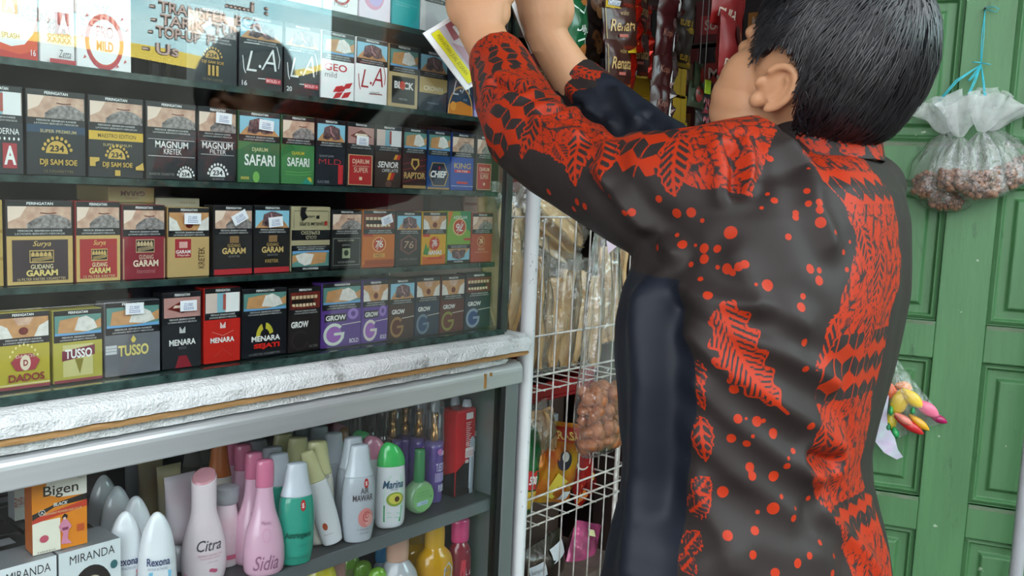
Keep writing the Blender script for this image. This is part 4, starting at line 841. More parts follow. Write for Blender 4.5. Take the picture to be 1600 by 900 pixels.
# roll-on deodorants
EGG = [(.40, .98), (.42, 1.0), (.6, .95), (.8, .74), (.93, .44), (.985, .2), (1.0, .02)]
ROLL = [(0, .72), (.01, .84), (.12, 1.0), (.3, 1.03), (.40, 1.0)]
def rollon(i, x, y):
    h = .115 * 1.05
    blue = i == 0
    ops = [('t', '#2a3a6a', 'Rexona', -.55, .50, .62, .58, {'b': .015}), ('p', '#7fc0e0' if blue else '#d98a92', [(-.6, .08), (.5, .08), (.7, .44), (-.45, .44)]), ('p', '#a8d8ee' if blue else '#8fb4e0', [(-.35, .1), (.1, .1), (-.05, .3), (-.3, .3)]), ('p', '#23305f', [(-.1, .30), (.1, .14), (.6, .42), (.12, .22), (.0, .31)]), ('t', '#7a86a0', 'MOTION ACTIVATED', -.5, .46, .5, .485)]
    ops = [tuple(o) for o in ops]
    lb = ['blue printed white roll-on deodorant at the front', 'pink printed white roll-on deodorant left of the blue printed one', 'white roll-on deodorant behind the pink printed one', 'white roll-on deodorant second from the back', 'white roll-on deodorant at the back of the row'][i]
    o = bottle('deodorant', lb, 'deodorant', x, y + .007, UP, h, .0215, .62, ROLL + [(.41, .97)], P_white, EGG, P_white, (), group=BG)
    def mp(u, v, e):
        zz = v * h; r = .0215 * (1.05 if v < .42 else 1.035 - .28 * max(0, v - .42)); X = max(-.96 * r, min(.96 * r, u * .0215)); return (X, -.62 * math.sqrt(r * r - X * X) - .0006 - e * 1.5, zz)
    if i < 3: draw(MB(), ops, mp, .18, seg=8).build('label_print', o, fix=False)
receding([(250, 802), (200, 801), (216, 777), (187, 761), (166, 744)], UP + .1208, rollon)
# big white lotion with slanted pink cap
def citra():
    P = atY(319, 738, 1.0); h = P.z - UP; a = .0275
    body = [(0, .8), (.015, .92), (.12, 1.02), (.3, 1.0), (.46, .84), (.62, .6), (.74, .56), (.9, .57), (.95, .56)]
    PK = plastic('pink_disc', '#dc9aa6'); wp = mat('white_pink_plastic', '#ebe6e8', rough=.22, var=.1, vscale=9, col2='#ecd3dc')
    bp = smooth_prof([(t * h, q * a) for t, q in body])
    slant = lambda x_, y_, z_: (-.9 * y_ - .25 * x_) * -1 * max(0, (z_ / h - .8) / .2)
    o = MB().lathe(bp, wp, sy=.66, zfun=slant).build('lotion_bottle'); o.location = (P.x, 1.0, UP); o.rotation_euler = (0, 0, math.radians(-18)); tag(o, 'large white lotion bottle with a slanted pink disc cap at the front', 'bottle', BG)
    rt = bp[-1]; n = 30; mb = MB(); rim = []
    for j in range(n):
        t = 2 * math.pi * j / n; x_, y_ = rt[0] * .97 * math.cos(t), rt[0] * .97 * .66 * math.sin(t); rim.append((x_, y_, rt[1] + slant(x_, y_, rt[1]) + .0006))
    top = [(p[0] * .9, p[1] * .9, p[2] * 1.0 + .003) for p in rim]
    mb.add(rim + top, [(j, (j + 1) % n, (j + 1) % n + n, j + n) for j in range(n)] + [tuple(range(n, 2 * n))], PK); mb.build('cap', o)
    def mp(u, v, e):
        zz = v * h; r = radius_at(bp, zz); X = max(-.96 * r, min(.96 * r, u * a)); return (X, -.66 * math.sqrt(max(r * r - X * X, 1e-9)) - .0006 - e * 1.5, zz)
    ops = [('t', '#4a4a4e', 'Citra', -.45, .31, .66, .41, {'sh': .3, 'b': .01}), ('t', '#c78a9a', 'PEARLY GLOW UV', -.4, .26, .7, .28), ('t', '#c78a9a', 'HAND BODY LOTION', -.3, .235, .6, .25), ('t', '#c9a0aa', 'rose milk', .0, .2, .5, .215), ('c', '#c8607e', .2, .13, .12, .018), ('c', '#c8607e', .35, .12, .12, .018), ('p', '#e4aabd', [(-.95, .12), (-.6, .05), (-.8, .02)]), ('o', '#d9c8ce', .1, .5, .14, .03, .85)]
    draw(MB(), ops, mp, .15, seg=6).build('label_print', o, fix=False)
citra()
# white slim bottle with frosted pump cap, right behind it
P = atY(360, 764, 1.005); h = P.z - UP
bottle('lotion_bottle', 'slim white and pink bottle with a frosted cap beside the slanted pink cap', 'bottle', P.x + .004, 1.02, UP, h, .0165, .8, [(0, .8), (.02, .95), (.2, 1), (.5, .95), (.7, .82), (.78, .7)], mat('white_pink_plastic2', '#e8e6ea', rough=.2, var=.1, vscale=12, col2='#e3b5c4'), [(.78, .72), (.79, .9), (.95, .98), (.985, .95), (1, .6)], glassy('frost_cap', tint=(.9, .92, .95), film=.5, filmcol=(.75, .78, .82), rough=.15), [('t', '#9a6a78', 'POND', -.7, .2, -.2, .24, {'rot': 90}), ('r', '#d9708e', -.1, .1, .8, .16)], group=BG)
# tubes standing on their caps behind
def tube_(px, py, y, a, h, body, cap, lb, ops=()):
    Q = atY(px, py, y); z0 = UP; hh = Q.z - z0
    o = empty('cream_tube', (Q.x, y, z0), lb, 'tube', BG); n = 24
    mb = MB(); vs = []; fs = []; K = 8
    for k in range(K + 1):
        t = k / K; zz = hh * .3 + hh * .7 * t; sx_ = a * (.82 + .25 * t); sy_ = a * .8 * (1 - t ** 1.6) + .0012
        for j in range(n): q = 2 * math.pi * j / n; vs.append((sx_ * math.cos(q), sy_ * math.sin(q), zz))
    for k in range(K):
        for j in range(n): b = k * n; fs.append((b + j, b + (j + 1) % n, b + n + (j + 1) % n, b + n + j))
    fs += [tuple(range(n - 1, -1, -1)), tuple(K * n + j for j in range(n))]
    mb.add(vs, fs, body, True); mb.build('tube_body', o)
    MB().lathe([(.78 * a, 0), (.8 * a, .002), (.76 * a, hh * .3)], cap, n=24, sy=.8).build('cap', o)
    if ops: draw(MB(), ops, lambda u, v, e: (u * a, -a * .72 * (1 - v) ** .8 - .0015 - e, hh * .3 + v * hh * .7), .3, seg=4).build('label_print', o, fix=False)
tube_(281, 741, 1.05, .0205, .15, mat('tube_white', '#e2e0e6', rough=.25, var=.12, vscale=14, col2='#d8c3cd'), P_white, 'white flat ended cream tube with small lettering behind the white lotion', [('t', '#5a5058', 'Citra', -.35, .18, .4, .3, {'sh': .3})])
tube_(264, 726, 1.10, .0165, .15, mat('tube_yellow', '#d6b83a', rough=.25, var=.35, vscale=9, col2='#e4e2dc'), plastic('yellow_cap', '#d0a92e'), 'yellow and white tube behind the flat ended white tube')
tube_(235, 706, 1.16, .0175, .15, mat('tube_pale', '#c9c5ba', rough=.3, var=.3, vscale=9, col2='#b99a3a'), plastic('yellow_cap2', '#b08f2e'), 'dull yellow and white tube deeper in the counter')
tube_(212, 700, 1.22, .0165, .15, mat('tube_grey', '#b4b6ba', rough=.3, var=.1), P_frost, 'grey white tube at the back left of the counter')
for i, (px, py, c) in enumerate(((300, 688, '#8a8478'), (318, 682, '#9a9690'))):
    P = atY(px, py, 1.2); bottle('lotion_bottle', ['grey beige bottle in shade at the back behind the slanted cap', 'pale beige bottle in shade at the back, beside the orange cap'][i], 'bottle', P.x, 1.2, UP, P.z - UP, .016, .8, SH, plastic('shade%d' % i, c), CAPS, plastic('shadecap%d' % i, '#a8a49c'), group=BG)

# hair dye boxes
def boxes():
    z0 = .845
    def dye(px0, px1, top, col, label, y, ztop, ops, d=.02, z=UP, name='hair_dye_box', side='#8a8c90', rz=0):
        a = atY(px0, top, y).x; b = atY(px1, top, y).x; w_, h = b - a, ztop - z
        o = MB().box(-w_ / 2, w_ / 2, 0, d, 0, h, pr(side)).build(name, bevel=.0008); o.location = ((a + b) / 2, y, z); o.rotation_euler = (0, 0, math.radians(rz)); tag(o, label, 'box')
        draw(MB(), [('r', col, 0, 0, 1, 1)] + ops, lambda u, v, e: (-w_ / 2 + w_ * u, -.0004 - e, h * v), w_ / h).build('printed_front', o, fix=False)
        return o
    def lady(off):   # generic portrait: hair, face
        return [('t', '#2a2a2c', 'MIRANDA', .17, .845, .9, .94), ('c', '#26211f', .52, .46, .34, .32), ('r', '#26211f', .24, .12, .80, .46), ('c', '#d9c4b0', .54, .44, .2, .22), ('p', '#26211f', [(.3, .5), (.44, .68), (.62, .66), (.74, .46), (.74, .7), (.34, .72)]), ('c', '#2a2020', .47, .46, .03, .015), ('c', '#2a2020', .62, .46, .03, .015), ('c', '#a8605a', .55, .31, .05, .016), ('c', '#3a6a70', .88, .72, .06, .05), ('r', '#6a7a80', .03, .55, .22, .68)]
    zt = .9385
    dye(-8, 88, 880, '#e8ebee', 'white hair dye box with a portrait, cut by the left edge of the picture', .962, zt, lady(0), d=.05)
    dye(91, 188, 850, '#dfe5e8', 'white hair dye box with a dark haired portrait under the orange box', .962, zt, lady(0), d=.05)
    k = 0
    for i in range(2):
        for j in range(4):
            y = 1.016 + .046 * j
            x = atY(40 if i == 0 else 140, 860, .962).x
            o = MB().box(-.031, .031, 0, .044, 0, .0985, pr('#3a3a3c')).build('hair_dye_box', bevel=.001); o.location = (x, y, UP)
            tag(o, '%s dark topped dye box behind the %s portrait box' % (ORD[j + 1], ('left', 'right')[i]), 'box', 'hair dye boxes in rows')
            draw(MB(), [('r', '#16161a', .02, .04, .98, .96), ('r', '#b9bcc4', .2, .3, .75, .75)], lambda u, v, e: (-.031 + .062 * u, .044 * v, .0988 + e), 1.4).build('printed_top', o, fix=False)
    # orange box standing on them
    fig = [('p', '#2a2024', [(.52, .44), (.57, .49), (.63, .46), (.62, .42), (.56, .41)]), ('p', '#eac6b4', [(.54, .40), (.6, .40), (.59, .44), (.55, .44)]), ('p', '#d98aa6', [(.46, .32), (.54, .41), (.62, .4), (.7, .3), (.64, .25), (.62, .14), (.7, .06), (.5, .08), (.54, .22)]), ('p', '#8a3a5a', [(.52, .3), (.64, .3), (.63, .26), (.53, .26)])]
    o = dye(50, 134, 757, '#e88a1c', 'orange and white dye box with a kimono figure standing on the portrait boxes', .972, 1.021, [('p', '#f4ece0', [(.3, 1), (1, 1), (1, .7), (.5, .72), (.2, .8)]), ('r', '#f0ead8', 0, 0, .5, .44), ('p', '#c8402a', [(0, .42), (.5, .48), (1, .53), (1, .62), (0, .5)]), ('p', '#26221f', [(0, .47), (.4, .6), (1, .62), (1, .71), (.5, .66), (0, .55)]), ('t', '#3a2a20', 'Bigen', .2, .72, .84, .9, {'b': .01}), ('t', W_, 'BLACK', .38, .61, .64, .655, {'b': .02, 'sh': .2}), ('c', '#26221f', .17, .555, .06, .04), ('o', W_, .17, .555, .06, .04, .85), ('t', W_, 'A', .14, .535, .2, .575), ('t', '#e8d0a0', 'PERMANENT POWDER HAIR COLOR', .2, .51, .9, .54), ('r', '#c8562a', .8, .2, .94, .3), ('c', '#c8566a', .2, .2, .08, .05), ('t', '#666', 'netto', .08, .02, .4, .04), ('t', '#8a8a8a', 'bigen', .82, .93, .96, .96)] + fig, d=.024, z=.9395, side='#c86a28', rz=-4)
    o2 = dye(22, 42, 766, '#d8d4cc', 'small white box with a dark cap end and upright red lettering in shade', 1.09, .985, [('t', '#b8503a', 'CREME', .1, .3, .95, .62, {'rot': 90}), ('r', '#26221f', 0, .8, 1, 1)], d=.02, z=.9385)
boxes()

# lower shelf
def low(px, py, y, a, body, bm, cap, cm, lb, sy=.7, ops=(), name='baby_bottle', rz=0):
    P = atY(px, py, y); return bottle(name, lb, 'bottle', P.x, y, LO, P.z - LO, a, sy, body, bm, cap, cm, ops, rz=rz, group=BG)
BB = [(0, .8), (.02, .92), (.1, 1), (.35, 1), (.5, .98), (.62, .85), (.7, .55), (.72, .48)]
BC = [(.70, .45), (.71, .5), (.82, .52), (.93, .5), (.98, .4), (1, .15)]
OIL = plastic('yellow_oil', '#d09a1e', rough=.1); YC = plastic('yellow_dome', '#d6a52e', rough=.25)
low(622, 832, 1.0, .0355, [(0, .8), (.02, .92), (.1, 1), (.4, 1), (.55, .9), (.66, .62), (.7, .46)], plastic('pale_oil', '#c3c5cc', rough=.15), BC, plastic('beige_dome', '#d3a895', rough=.3), 'pale baby bottle with a beige dome cap and baby face print on the lower shelf', ops=[('c', '#e4d3d8', .45, .46, .32, .1), ('c', '#e8c8b4', .45, .455, .2, .065), ('p', '#26303a', [(.26, .47), (.34, .53), (.5, .545), (.64, .49), (.5, .51), (.36, .5)]), ('c', '#2a3038', .38, .46, .025, .008), ('c', '#2a3038', .52, .46, .025, .008), ('t', W_, '?', -.1, .5, .05, .6)])
low(680, 816, 1.0, .0335, BB, OIL, BC, YC, 'yellow oil bottle with a yellow dome cap at the front of the lower shelf', ops=[('p', '#c4ccd6', [(.2, .2), (.75, .2), (.8, .48), (.6, .56), (.3, .5)]), ('t', '#6a7a94', 'BABY OIL', .3, .46, .7, .49)] + [('l', '#8a94a8', [(.3, .42 - .03 * k), (.7, .43 - .03 * k)], .004) for k in range(6)])
low(650, 818, 1.07, .033, BB, OIL, BC, plastic('yellow_dome2', '#c79f4a', rough=.3), 'second yellow oil bottle behind the front one on the lower shelf')
low(720, 808, .995, .0215, BB, plastic('ruby', '#8a2436', rough=.08), [(.70, .5), (.71, .72), (.9, .75), (.97, .7), (1, .4)], plastic('hot_pink', '#d2447a', rough=.25), 'ruby bottle with a hot pink cap on the lower shelf near the corner post', ops=[('p', '#c9b8c4', [(.3, .3), (.75, .3), (.8, .6), (.4, .6)]), ('p', '#c83a4a', [(-.3, .1), (.2, .1), (.3, .5), (-.1, .5)])])
low(695, 806, 1.12, .018, BB, plastic('indigo', '#2c3a78', rough=.1), [(.70, .5), (.71, .75), (.95, .75), (1, .4)], plastic('azure_cap', '#2a6cc0', rough=.25), 'blue bottle with a blue cap behind the yellow oil on the lower shelf')
low(600, 851, 1.08, .019, BB, plastic('pale_blue', '#a8b6c2', rough=.15), [(.70, .5), (.71, .75), (.95, .75), (1, .5)], plastic('sky_cap', '#3a8fc4', rough=.25), 'bottle with a sky blue cap behind the baby face bottle')
low(500, 873, .990, .026, [(0, .9), (.05, 1), (.6, 1), (.66, .92)], plastic('yellow_tub', '#d6cb3f', rough=.2), [(.64, .95), (.66, 1), (.85, .9), (.96, .6), (1, .1)], plastic('yellow_lid', '#d9cf3a', rough=.2), 'yellow domed tub at the left of the lower shelf')
low(528, 868, 1.02, .013, BB, plastic('pink_roll', '#d9a09c'), [(.70, .6), (.71, .9), (.95, .9), (1, .5)], plastic('pink_roll_cap', '#dba6a0'), 'slim pink bottle beside the yellow domed tub')
LG = plastic('leaf_cap', '#7fb83f', rough=.22); LV = plastic('lavender_body', '#8a78b8')
for i, (px, py, y) in enumerate(((548, 867, 1.10), (567, 875, 1.05), (590, 886, 1.0))):
    low(px, py, y, .0155, [(0, .8), (.03, 1), (.7, 1), (.76, .9)], LV if i else plastic('olive_body', '#8a9a5a'), [(.76, .92), (.78, 1), (.9, .9), (.97, .6), (1, .1)], LG, ['green capped small bottle at the back of three on the lower shelf', 'middle green capped small bottle with a lavender body', 'front green capped small bottle on the lower shelf'][i])
# ------------------------------------------------------------------ wire rack with bags of crackers
WIRE = mat('white_wire', '#d8d6d2', rough=.4, var=.25, vscale=60, col2='#a8a29a')
PAINT = mat('chipped_white_paint', '#c9cbcd', rough=.45, var=.06, vscale=20)
def rack():
    o = empty('wire_rack', (1.28, 1.1, 0), 'white wire rack with a thick pipe post beside the counter, full of cracker bags', 'rack')
    W = Matrix.Translation((-1.28, -1.1, 0))
    mb = MB(W)
    mb.lathe([(.0125, 0), (.0125, 1.372), (.0105, 1.372), (.0105, 1.30)], PAINT, n=28, c=(1.152, .948), closed=False)
    sc = mat('post_scratches', '#77797c', rough=.6, var=.3)
    for k in range(26):
        a = R.uniform(-2.6, -1.0); z = R.uniform(.5, 1.3) if k > 14 else R.uniform(1.19, 1.25); l = R.uniform(.001, .005)
        mb.add([(1.152 + .0126 * math.cos(a + da), .948 + .0126 * math.sin(a + da), z + dz) for da, dz in ((0, 0), (.08, .001), (.06, l), (-.01, l))], [(0, 1, 2, 3)], sc)
    mb.build('post', o, fix=False)
    xs = [1.0945, 1.1185, 1.158] + [1.204 + .0455 * i for i in range(7)]
    mb = MB(W)
    for x in xs: mb.tube([(x, .964, .40 if x > 1.13 else 1.16), (x, .964, 1.303)], .00155, WIRE, n=6)
    for z in (1.303, 1.097, 1.026, .805, .775, .42): mb.tube([(1.0925 if z > 1.2 else 1.142, .9612, z), (1.482, .9612, z), (1.495, .966, z), (1.502, .985, z)], .002, WIRE, n=6)
    mb.build('front_grid', o)
    mb = MB(W)
    for y in (.985, 1.03, 1.075, 1.12, 1.165, 1.21, 1.26): mb.tube([(1.502, y, .775), (1.502, y, .93 if y < 1.1 else 1.2)], .0015, WIRE, n=6)
    for z in (.775, .81, .93): mb.tube([(1.502, .985, z), (1.502, 1.28, z)], .0018, WIRE, n=6)
    mb.build('side_grid', o)
    for nm, z in (('upper_basket_floor', .996), ('lower_basket_floor', .748)):
        mb = MB(W)
        for x in [1.142 + .0445 * i for i in range(9)]: mb.tube([(x, .967, z - .002), (x, 1.29, z - .002)], .0014, WIRE, n=6)
        for y in (.968, 1.075, 1.18, 1.27): mb.tube([(1.135, y, z), (1.5, y, z)], .0016, WIRE, n=6)
        mb.build(nm, o)
    mb = MB(W)
    for x in (1.14, 1.5): mb.tube([(x, 1.29, 0), (x, 1.29, 1.35)], .004, WIRE, n=8)
    mb.tube([(1.5, .985, 0), (1.5, .985, .93)], .004, WIRE, n=8)
    for z in (1.3, 1.024, .773): mb.tube([(1.14, 1.293, z), (1.5, 1.293, z)], .002, WIRE, n=6)
    mb.build('back_frame', o)
rack()

CRK = mat('cracker', '#d4b587', rough=.75, var=.28, vscale=38, bump=.5, bscale=80, col2='#c19c68')
def cracker_mesh(mb, T, L, w_, t, seed):
    """long folded rice cracker: a curled strip with wavy edges"""
    n, k = 14, 8; vs = []; fs = []
    for i in range(n + 1):
        v = i / n; taper = min(1, .35 + 3 * v * (1.15 - v))
        for j in range(k + 1):
            u = j / k * 2 - 1; q = noise.noise_vector((u * 1.3 + seed, v * 4, seed * 2.1))
            vs.append(T @ Vector((u * w_ / 2 * taper + q.x * .004, t * (1 - u * u) * 1.3 - t + q.y * .006, (v - .5) * L)))
    b = len(vs)
    vs += [p + (T.to_3x3() @ Vector((0, t * .9, 0))) for p in vs]
    for i in range(n):
        for j in range(k):
            a = i * (k + 1) + j; fs += [(a, a + 1, a + k + 2, a + k + 1), (b + a, b + a + k + 1, b + a + k + 2, b + a + 1)]
    for i in range(n):
        for j in (0, k):
            a = i * (k + 1) + j; fs.append((a, a + k + 1, b + a + k + 1, b + a))
    for j in range(k):
        for i in (0, n):
            a = i * (k + 1) + j; fs.append((a, a + 1, b + a + 1, b + a))
    mb.add(vs, fs, CRK, True)
BAGC = glassy('cracker_bag_film', ior=1.45, film=.10, filmcol=(.85, .82, .76), bump=1.0, bscale=55, facmul=3.0, rough=.10)
def cracker_bag(px, py, y, w_, h, label, ry=0, rx=0, n=5, t=.05, seed=1):
    P = atY(px, py, y); o = empty('cracker_bag', P, label, 'bag', 'cracker bags in the wire rack')
    o.rotation_euler = (math.radians(rx), math.radians(ry), 0)
    rr = random.Random(seed); mb = MB()
    for k in range(n):
        x = (k + .5) / n * w_ * .8 - w_ * .4
        cracker_mesh(mb, xf((x, rr.uniform(-t * .3, t * .15), rr.uniform(-.06, .02) * h - .03 * h), rz=rr.uniform(-50, 50), ry=rr.uniform(-9, 9)), h * rr.uniform(.72, .86), w_ * .8 / n * 1.6, .008, seed * 7 + k)
    mb.build('crackers', o, fix=False)['kind'] = 'stuff'
    pillow(MB(), w_ * 1.06, h, t * 1.25, BAGC, nx=20, ny=26, rough=.010, seed=seed, crimp=.05).build('bag_film', o, fix=False)
cracker_bag(786, 405, 1.035, .085, .27, 'cracker bag squeezed between the cabinet end and the pipe post', n=3, seed=2)
cracker_bag(833, 478, 1.03, .085, .25, 'cracker bag standing directly right of the pipe post', n=3, seed=3, ry=-3)
cracker_bag(873, 488, 1.045, .105, .235, 'cracker bag in the middle of the upper wire basket', n=4, seed=4, ry=6)
cracker_bag(915, 488, 1.075, .100, .225, 'cracker bag at the right of the upper wire basket behind the hanging bag', n=4, seed=5, ry=4)
cracker_bag(860, 352, 1.12, .115, .24, 'cracker bag lying aslant on top of the standing ones', n=4, seed=6, ry=-58, t=.06)
cracker_bag(950, 445, 1.09, .11, .26, 'cracker bag at the far right of the upper basket, half behind the clear hanging bag', n=4, seed=7)
cracker_bag(838, 672, 1.012, .075, .10, 'small cracker bag in the lower basket beside the pipe post', n=3, seed=9, ry=-16)

def lumps(mb, pts, r, m, seed=0, sub=1):
    """little knobbly nuggets"""
    bm = bmesh.new(); bmesh.ops.create_icosphere(bm, subdivisions=sub + 1, radius=1); bv = [v.co.copy() for v in bm.verts]; bf = [[q.index for q in f.verts] for f in bm.faces]; bm.free()
    rr = random.Random(seed)
    for p in pts:
        s = r * rr.uniform(.75, 1.25); o = rr.random() * 50; sc = (rr.uniform(.8, 1.2), rr.uniform(.8, 1.2), rr.uniform(.8, 1.2))
        vs = []
        for v in bv:
            k = 1 + .28 * noise.noise(v * 1.6 + Vector((o, o, o)))
            vs.append((p[0] + v.x * s * k * sc[0], p[1] + v.y * s * k * sc[1], p[2] + v.z * s * k * sc[2]))
        mb.add(vs, bf, m, True)
NUT = mat('peanut_cracker', '#ad6a40', rough=.45, var=.35, vscale=70, bump=.5, bscale=120, col2='#8a4f2c')
def hanging_bag():
    y = .912; top = atY(948, 360, y); bot = atY(937, 708, y)
    o = empty('hanging_snack_bag', (top.x, y, top.z), 'long clear plastic bag of knobbly brown crackers hanging in front of the wire rack', 'bag')
    H = top.z - bot.z; x1 = bot.x - top.x
    MB().tube([(0, 0, 0), (.006, .004, .06), (.002, .026, .118)], .0012, WIRE, n=6).build('hook', o)
    tg = MB(); tg.add([(-.026, -.016, -.005), (.004, -.018, .008), (.010, -.018, -.026), (-.014, -.016, -.040)], [(0, 1, 2, 3)], pr('#dcc4d6')); tg.add([(-.018, -.0166, -.008), (-.004, -.0172, -.003), (-.002, -.0172, -.008), (-.016, -.0166, -.013)], [(0, 1, 2, 3)], pr('#7a78b0'))
    tg.build('paper_tag', o, fix=False)
    n, K = 44, 30; vs = []; fs = []
    prof = [(0, .030, .006), (.12, .042, .010), (.3, .050, .016), (.5, .058, .022), (.7, .066, .030), (.85, .070, .034), (.95, .066, .030), (1.0, .048, .012)]
    def at(t):
        for (t0, a0, b0), (t1, a1, b1) in zip(prof, prof[1:]):
            if t <= t1: q = (t - t0) / (t1 - t0); return a0 + (a1 - a0) * q, b0 + (b1 - b0) * q
        return prof[-1][1:]
    for k in range(K + 1):
        t = k / K; a, b = at(t); fold = .0035 * (1 - t) + .0012
        for j in range(n):
            q = 2 * math.pi * j / n; f = fold * math.sin(q * 11 + 2 * math.sin(t * 3)) + .004 * noise.noise((math.cos(q) * 2, math.sin(q) * 2, t * 6))
            vs.append((x1 * t + (a + f) * math.cos(q), (b + f) * math.sin(q), -H * t))
    for k in range(K):
        for j in range(n): c = k * n; fs.append((c + j, c + (j + 1) % n, c + n + (j + 1) % n, c + n + j))
    fs.append(tuple(K * n + j for j in range(n)))
    MB().add(vs, fs, glassy('hanging_film', ior=1.45, film=.07, filmcol=(.9, .9, .92), bump=.8, bscale=40, facmul=2.6, rough=.05), True).build('bag_film', o, fix=False)
    rr = random.Random(4); pts = []
    for k in range(170):
        t = rr.uniform(.70, .965); a, b = at(t); q = rr.uniform(0, 2 * math.pi); s = math.sqrt(rr.random()) * .8
        pts.append((x1 * t + (a - .006) * s * math.cos(q), (b - .004) * s * math.sin(q), -H * t))
    mb = MB(); lumps(mb, pts, .0115, NUT, 3); mb.build('peanut_crackers', o, fix=False)['kind'] = 'stuff'
hanging_bag()

def foil(name, col, rough=.22, col2=None):
    return mat('foil_' + name, col, rough=rough, metal=.35, var=.4, vscale=22, col2=col2, bump=.5, bscale=55, coat=.4)
def packet(px, py, y, w_, h, m, label, ops=(), t=.03, ry=0, rz=0, rx=0, name='snack_packet', seed=1, group=None, crimp=.09):
    P = atY(px, py, y)
    o = pillow(MB(), w_, h, t, m, seed=seed, rough=.006, crimp=crimp).build(name, fix=False)
    o.location = P; o.rotation_euler = (math.radians(rx), math.radians(ry), math.radians(rz)); tag(o, label, 'snack packet', group)
    if ops:
        def mp(u, v, e):
            a, b = u * 2 - 1, v * 2 - 1; vv = min(1, abs(b) / (1 - crimp))
            th = t / 2 * max(0, 1 - abs(a) ** 2.2) ** .7 * max(0, 1 - vv ** 2.2) ** .7
            return (a * w_ / 2 * .95, -th - .0035 - e, b * h / 2)
        draw(MB(), list(ops), mp, w_ / h, seg=6).build('printed_front', o, fix=False)
    return o
# red tray with black bags in the gap, and things in the lower basket
def tray():
    a = atY(812, 655, 1.06); b = atY(905, 655, 1.06)
    o = empty('red_crate', ((a.x + b.x) / 2, 1.06, .90), 'red plastic crate holding black bags between the two wire baskets', 'crate'); w2 = .135
    RP = mat('red_plastic', '#86161c', rough=.35, var=.15, vscale=12)
    mb = MB(); mb.box(-w2, w2, .0, .006, .045, .075, RP); mb.box(-w2, w2, .20, .206, .0, .09, RP); mb.box(-w2, -w2 + .006, .006, .2, .045, .09, RP); mb.box(w2 - .006, w2, .006, .2, .045, .09, RP); mb.box(-w2, w2, .0, .206, .038, .045, RP)
    mb.box(w2 - .05, w2, -.004, .002, .045, .09, RP)
    mb.build('crate_body', o, bevel=.003)
    BK = mat('black_film', '#0d0d0f', rough=.25, bump=.8, bscale=50, var=.2)
    for i, (x, lb) in enumerate(((-.07, 'left black plastic bundle lying in the red crate'), (.045, 'right black plastic bundle lying in the red crate'))):
        q = pillow(MB(), .10, .050, .06, BK, rough=.012, seed=i + 3).build('black_bag', fix=False); q.location = (o.location.x + x, 1.06 + .09, .90 + .068); tag(q, lb, 'bag')
    # posts carrying the crate down to the lower basket
    mb = MB()
    for x in (-w2 + .01, w2 - .01):
        mb.tube([(x, .266, -.9), (x, .262, .03)], .006, RP, n=8); mb.box(x - .006, x + .006, .206, .268, .0, .02, RP)
    mb.build('crate_leg', o)
tray()
YF = foil('yellow', '#d6a81e', col2='#c8401e'); RF = foil('red', '#b8201e', col2='#7a1418'); GF = foil('green', '#1f7a3c', col2='#0f4a26')
packet(824, 735, 1.00, .06, .16, GF, 'green and red snack packet beside the pipe post in the lower basket', [('r', '#c8282a', .2, .3, .9, .52), ('t', W_, '5000', .3, .36, .8, .46, {'b': .03}), ('r', '#e0b43a', .1, .05, .8, .28)], ry=8, seed=2)
packet(870, 722, 1.015, .13, .155, YF, 'yellow and red snack packet lying in the middle of the lower basket', [('r', '#b8281e', .05, .78, .95, .95), ('t', '#f4d67a', 'RASA', .2, .8, .8, .9, {'b': .03}), ('c', '#2a2238', .4, .55, .16, .12), ('c', W_, .4, .6, .08, .06), ('r', '#e6ecf2', .62, .04, .86, .16), ('p', '#e2c84a', [(.2, .1), (.5, .05), (.6, .3), (.3, .4)])], ry=14, seed=3, t=.05)
packet(908, 735, 1.045, .08, .145, RF, 'red snack packet with a dark label leaning at the right of the lower basket', [('p', '#1c1c2a', [(.2, .6), (.75, .62), (.65, .86), (.25, .84)]), ('o', '#d9d2c8', .48, .72, .3, .14, .85), ('t', '#e8c860', '8', .62, .3, .75, .42, {'b': .03}), ('p', '#e07a2a', [(.0, .1), (.4, .12), (.2, .4)])], ry=-22, seed=4)
r_ = MB().box(-.05, .05, 0, .08, 0, .10, mat('pale_carton', '#8c8e92', rough=.6, var=.3, vscale=25)).build('carton', bevel=.003); r_.location = (1.440, 1.13, .778); tag(r_, 'pale grey carton with small dark pictures in the lower basket corner', 'carton')
draw(MB(), [('r', '#c8a24a', .0, .72, 1, .76), ('c', '#2c2426', .3, .45, .12, .1), ('c', '#2c2426', .7, .4, .12, .1), ('c', '#7a2a2a', .5, .2, .1, .08)], lambda u, v, e: (-.05 + .1 * u, -.0005 - e, .1 * v), 1).build('printed_front', r_, fix=False)
packet(846, 885, 1.03, .14, .11, foil('black', '#1b1715', col2='#3a2a22'), 'black snack packet with a yellow rim lying at the bottom of the rack', [('l', '#d9b42a', [(.02, .25), (.3, .12), (.7, .2), (.98, .45)], .04), ('r', '#b9bfc6', .1, .5, .38, .75), ('r', '#c2c6cc', .55, .6, .9, .85), ('t', '#333', 'komposisi', .13, .58, .35, .68)], ry=-10, seed=5, t=.05)
packet(905, 872, 1.04, .10, .15, foil('pink', '#d2568c', col2='#7a3a56'), 'pink snack packet with white ovals lying at the bottom of the rack', [('c', W_, .36, .36, .2, .13), ('c', '#1a1416', .4, .35, .09, .07), ('c', W_, .8, .22, .2, .13), ('c', '#1a1416', .82, .21, .09, .07), ('p', '#d9a83a', [(.1, .05), (.5, .02), (.45, .25), (.2, .28)]), ('r', '#e8e2b0', .35, .84, .6, .92)], ry=22, seed=6, t=.05)
struct('shelf_low', MB().box(1.03, 1.52, .97, 1.35, .58, .60, mat('rack_floor_board', '#5d5048', rough=.7, var=.3)))
bpy.data.objects['shelf_low'].name = 'trim_2'
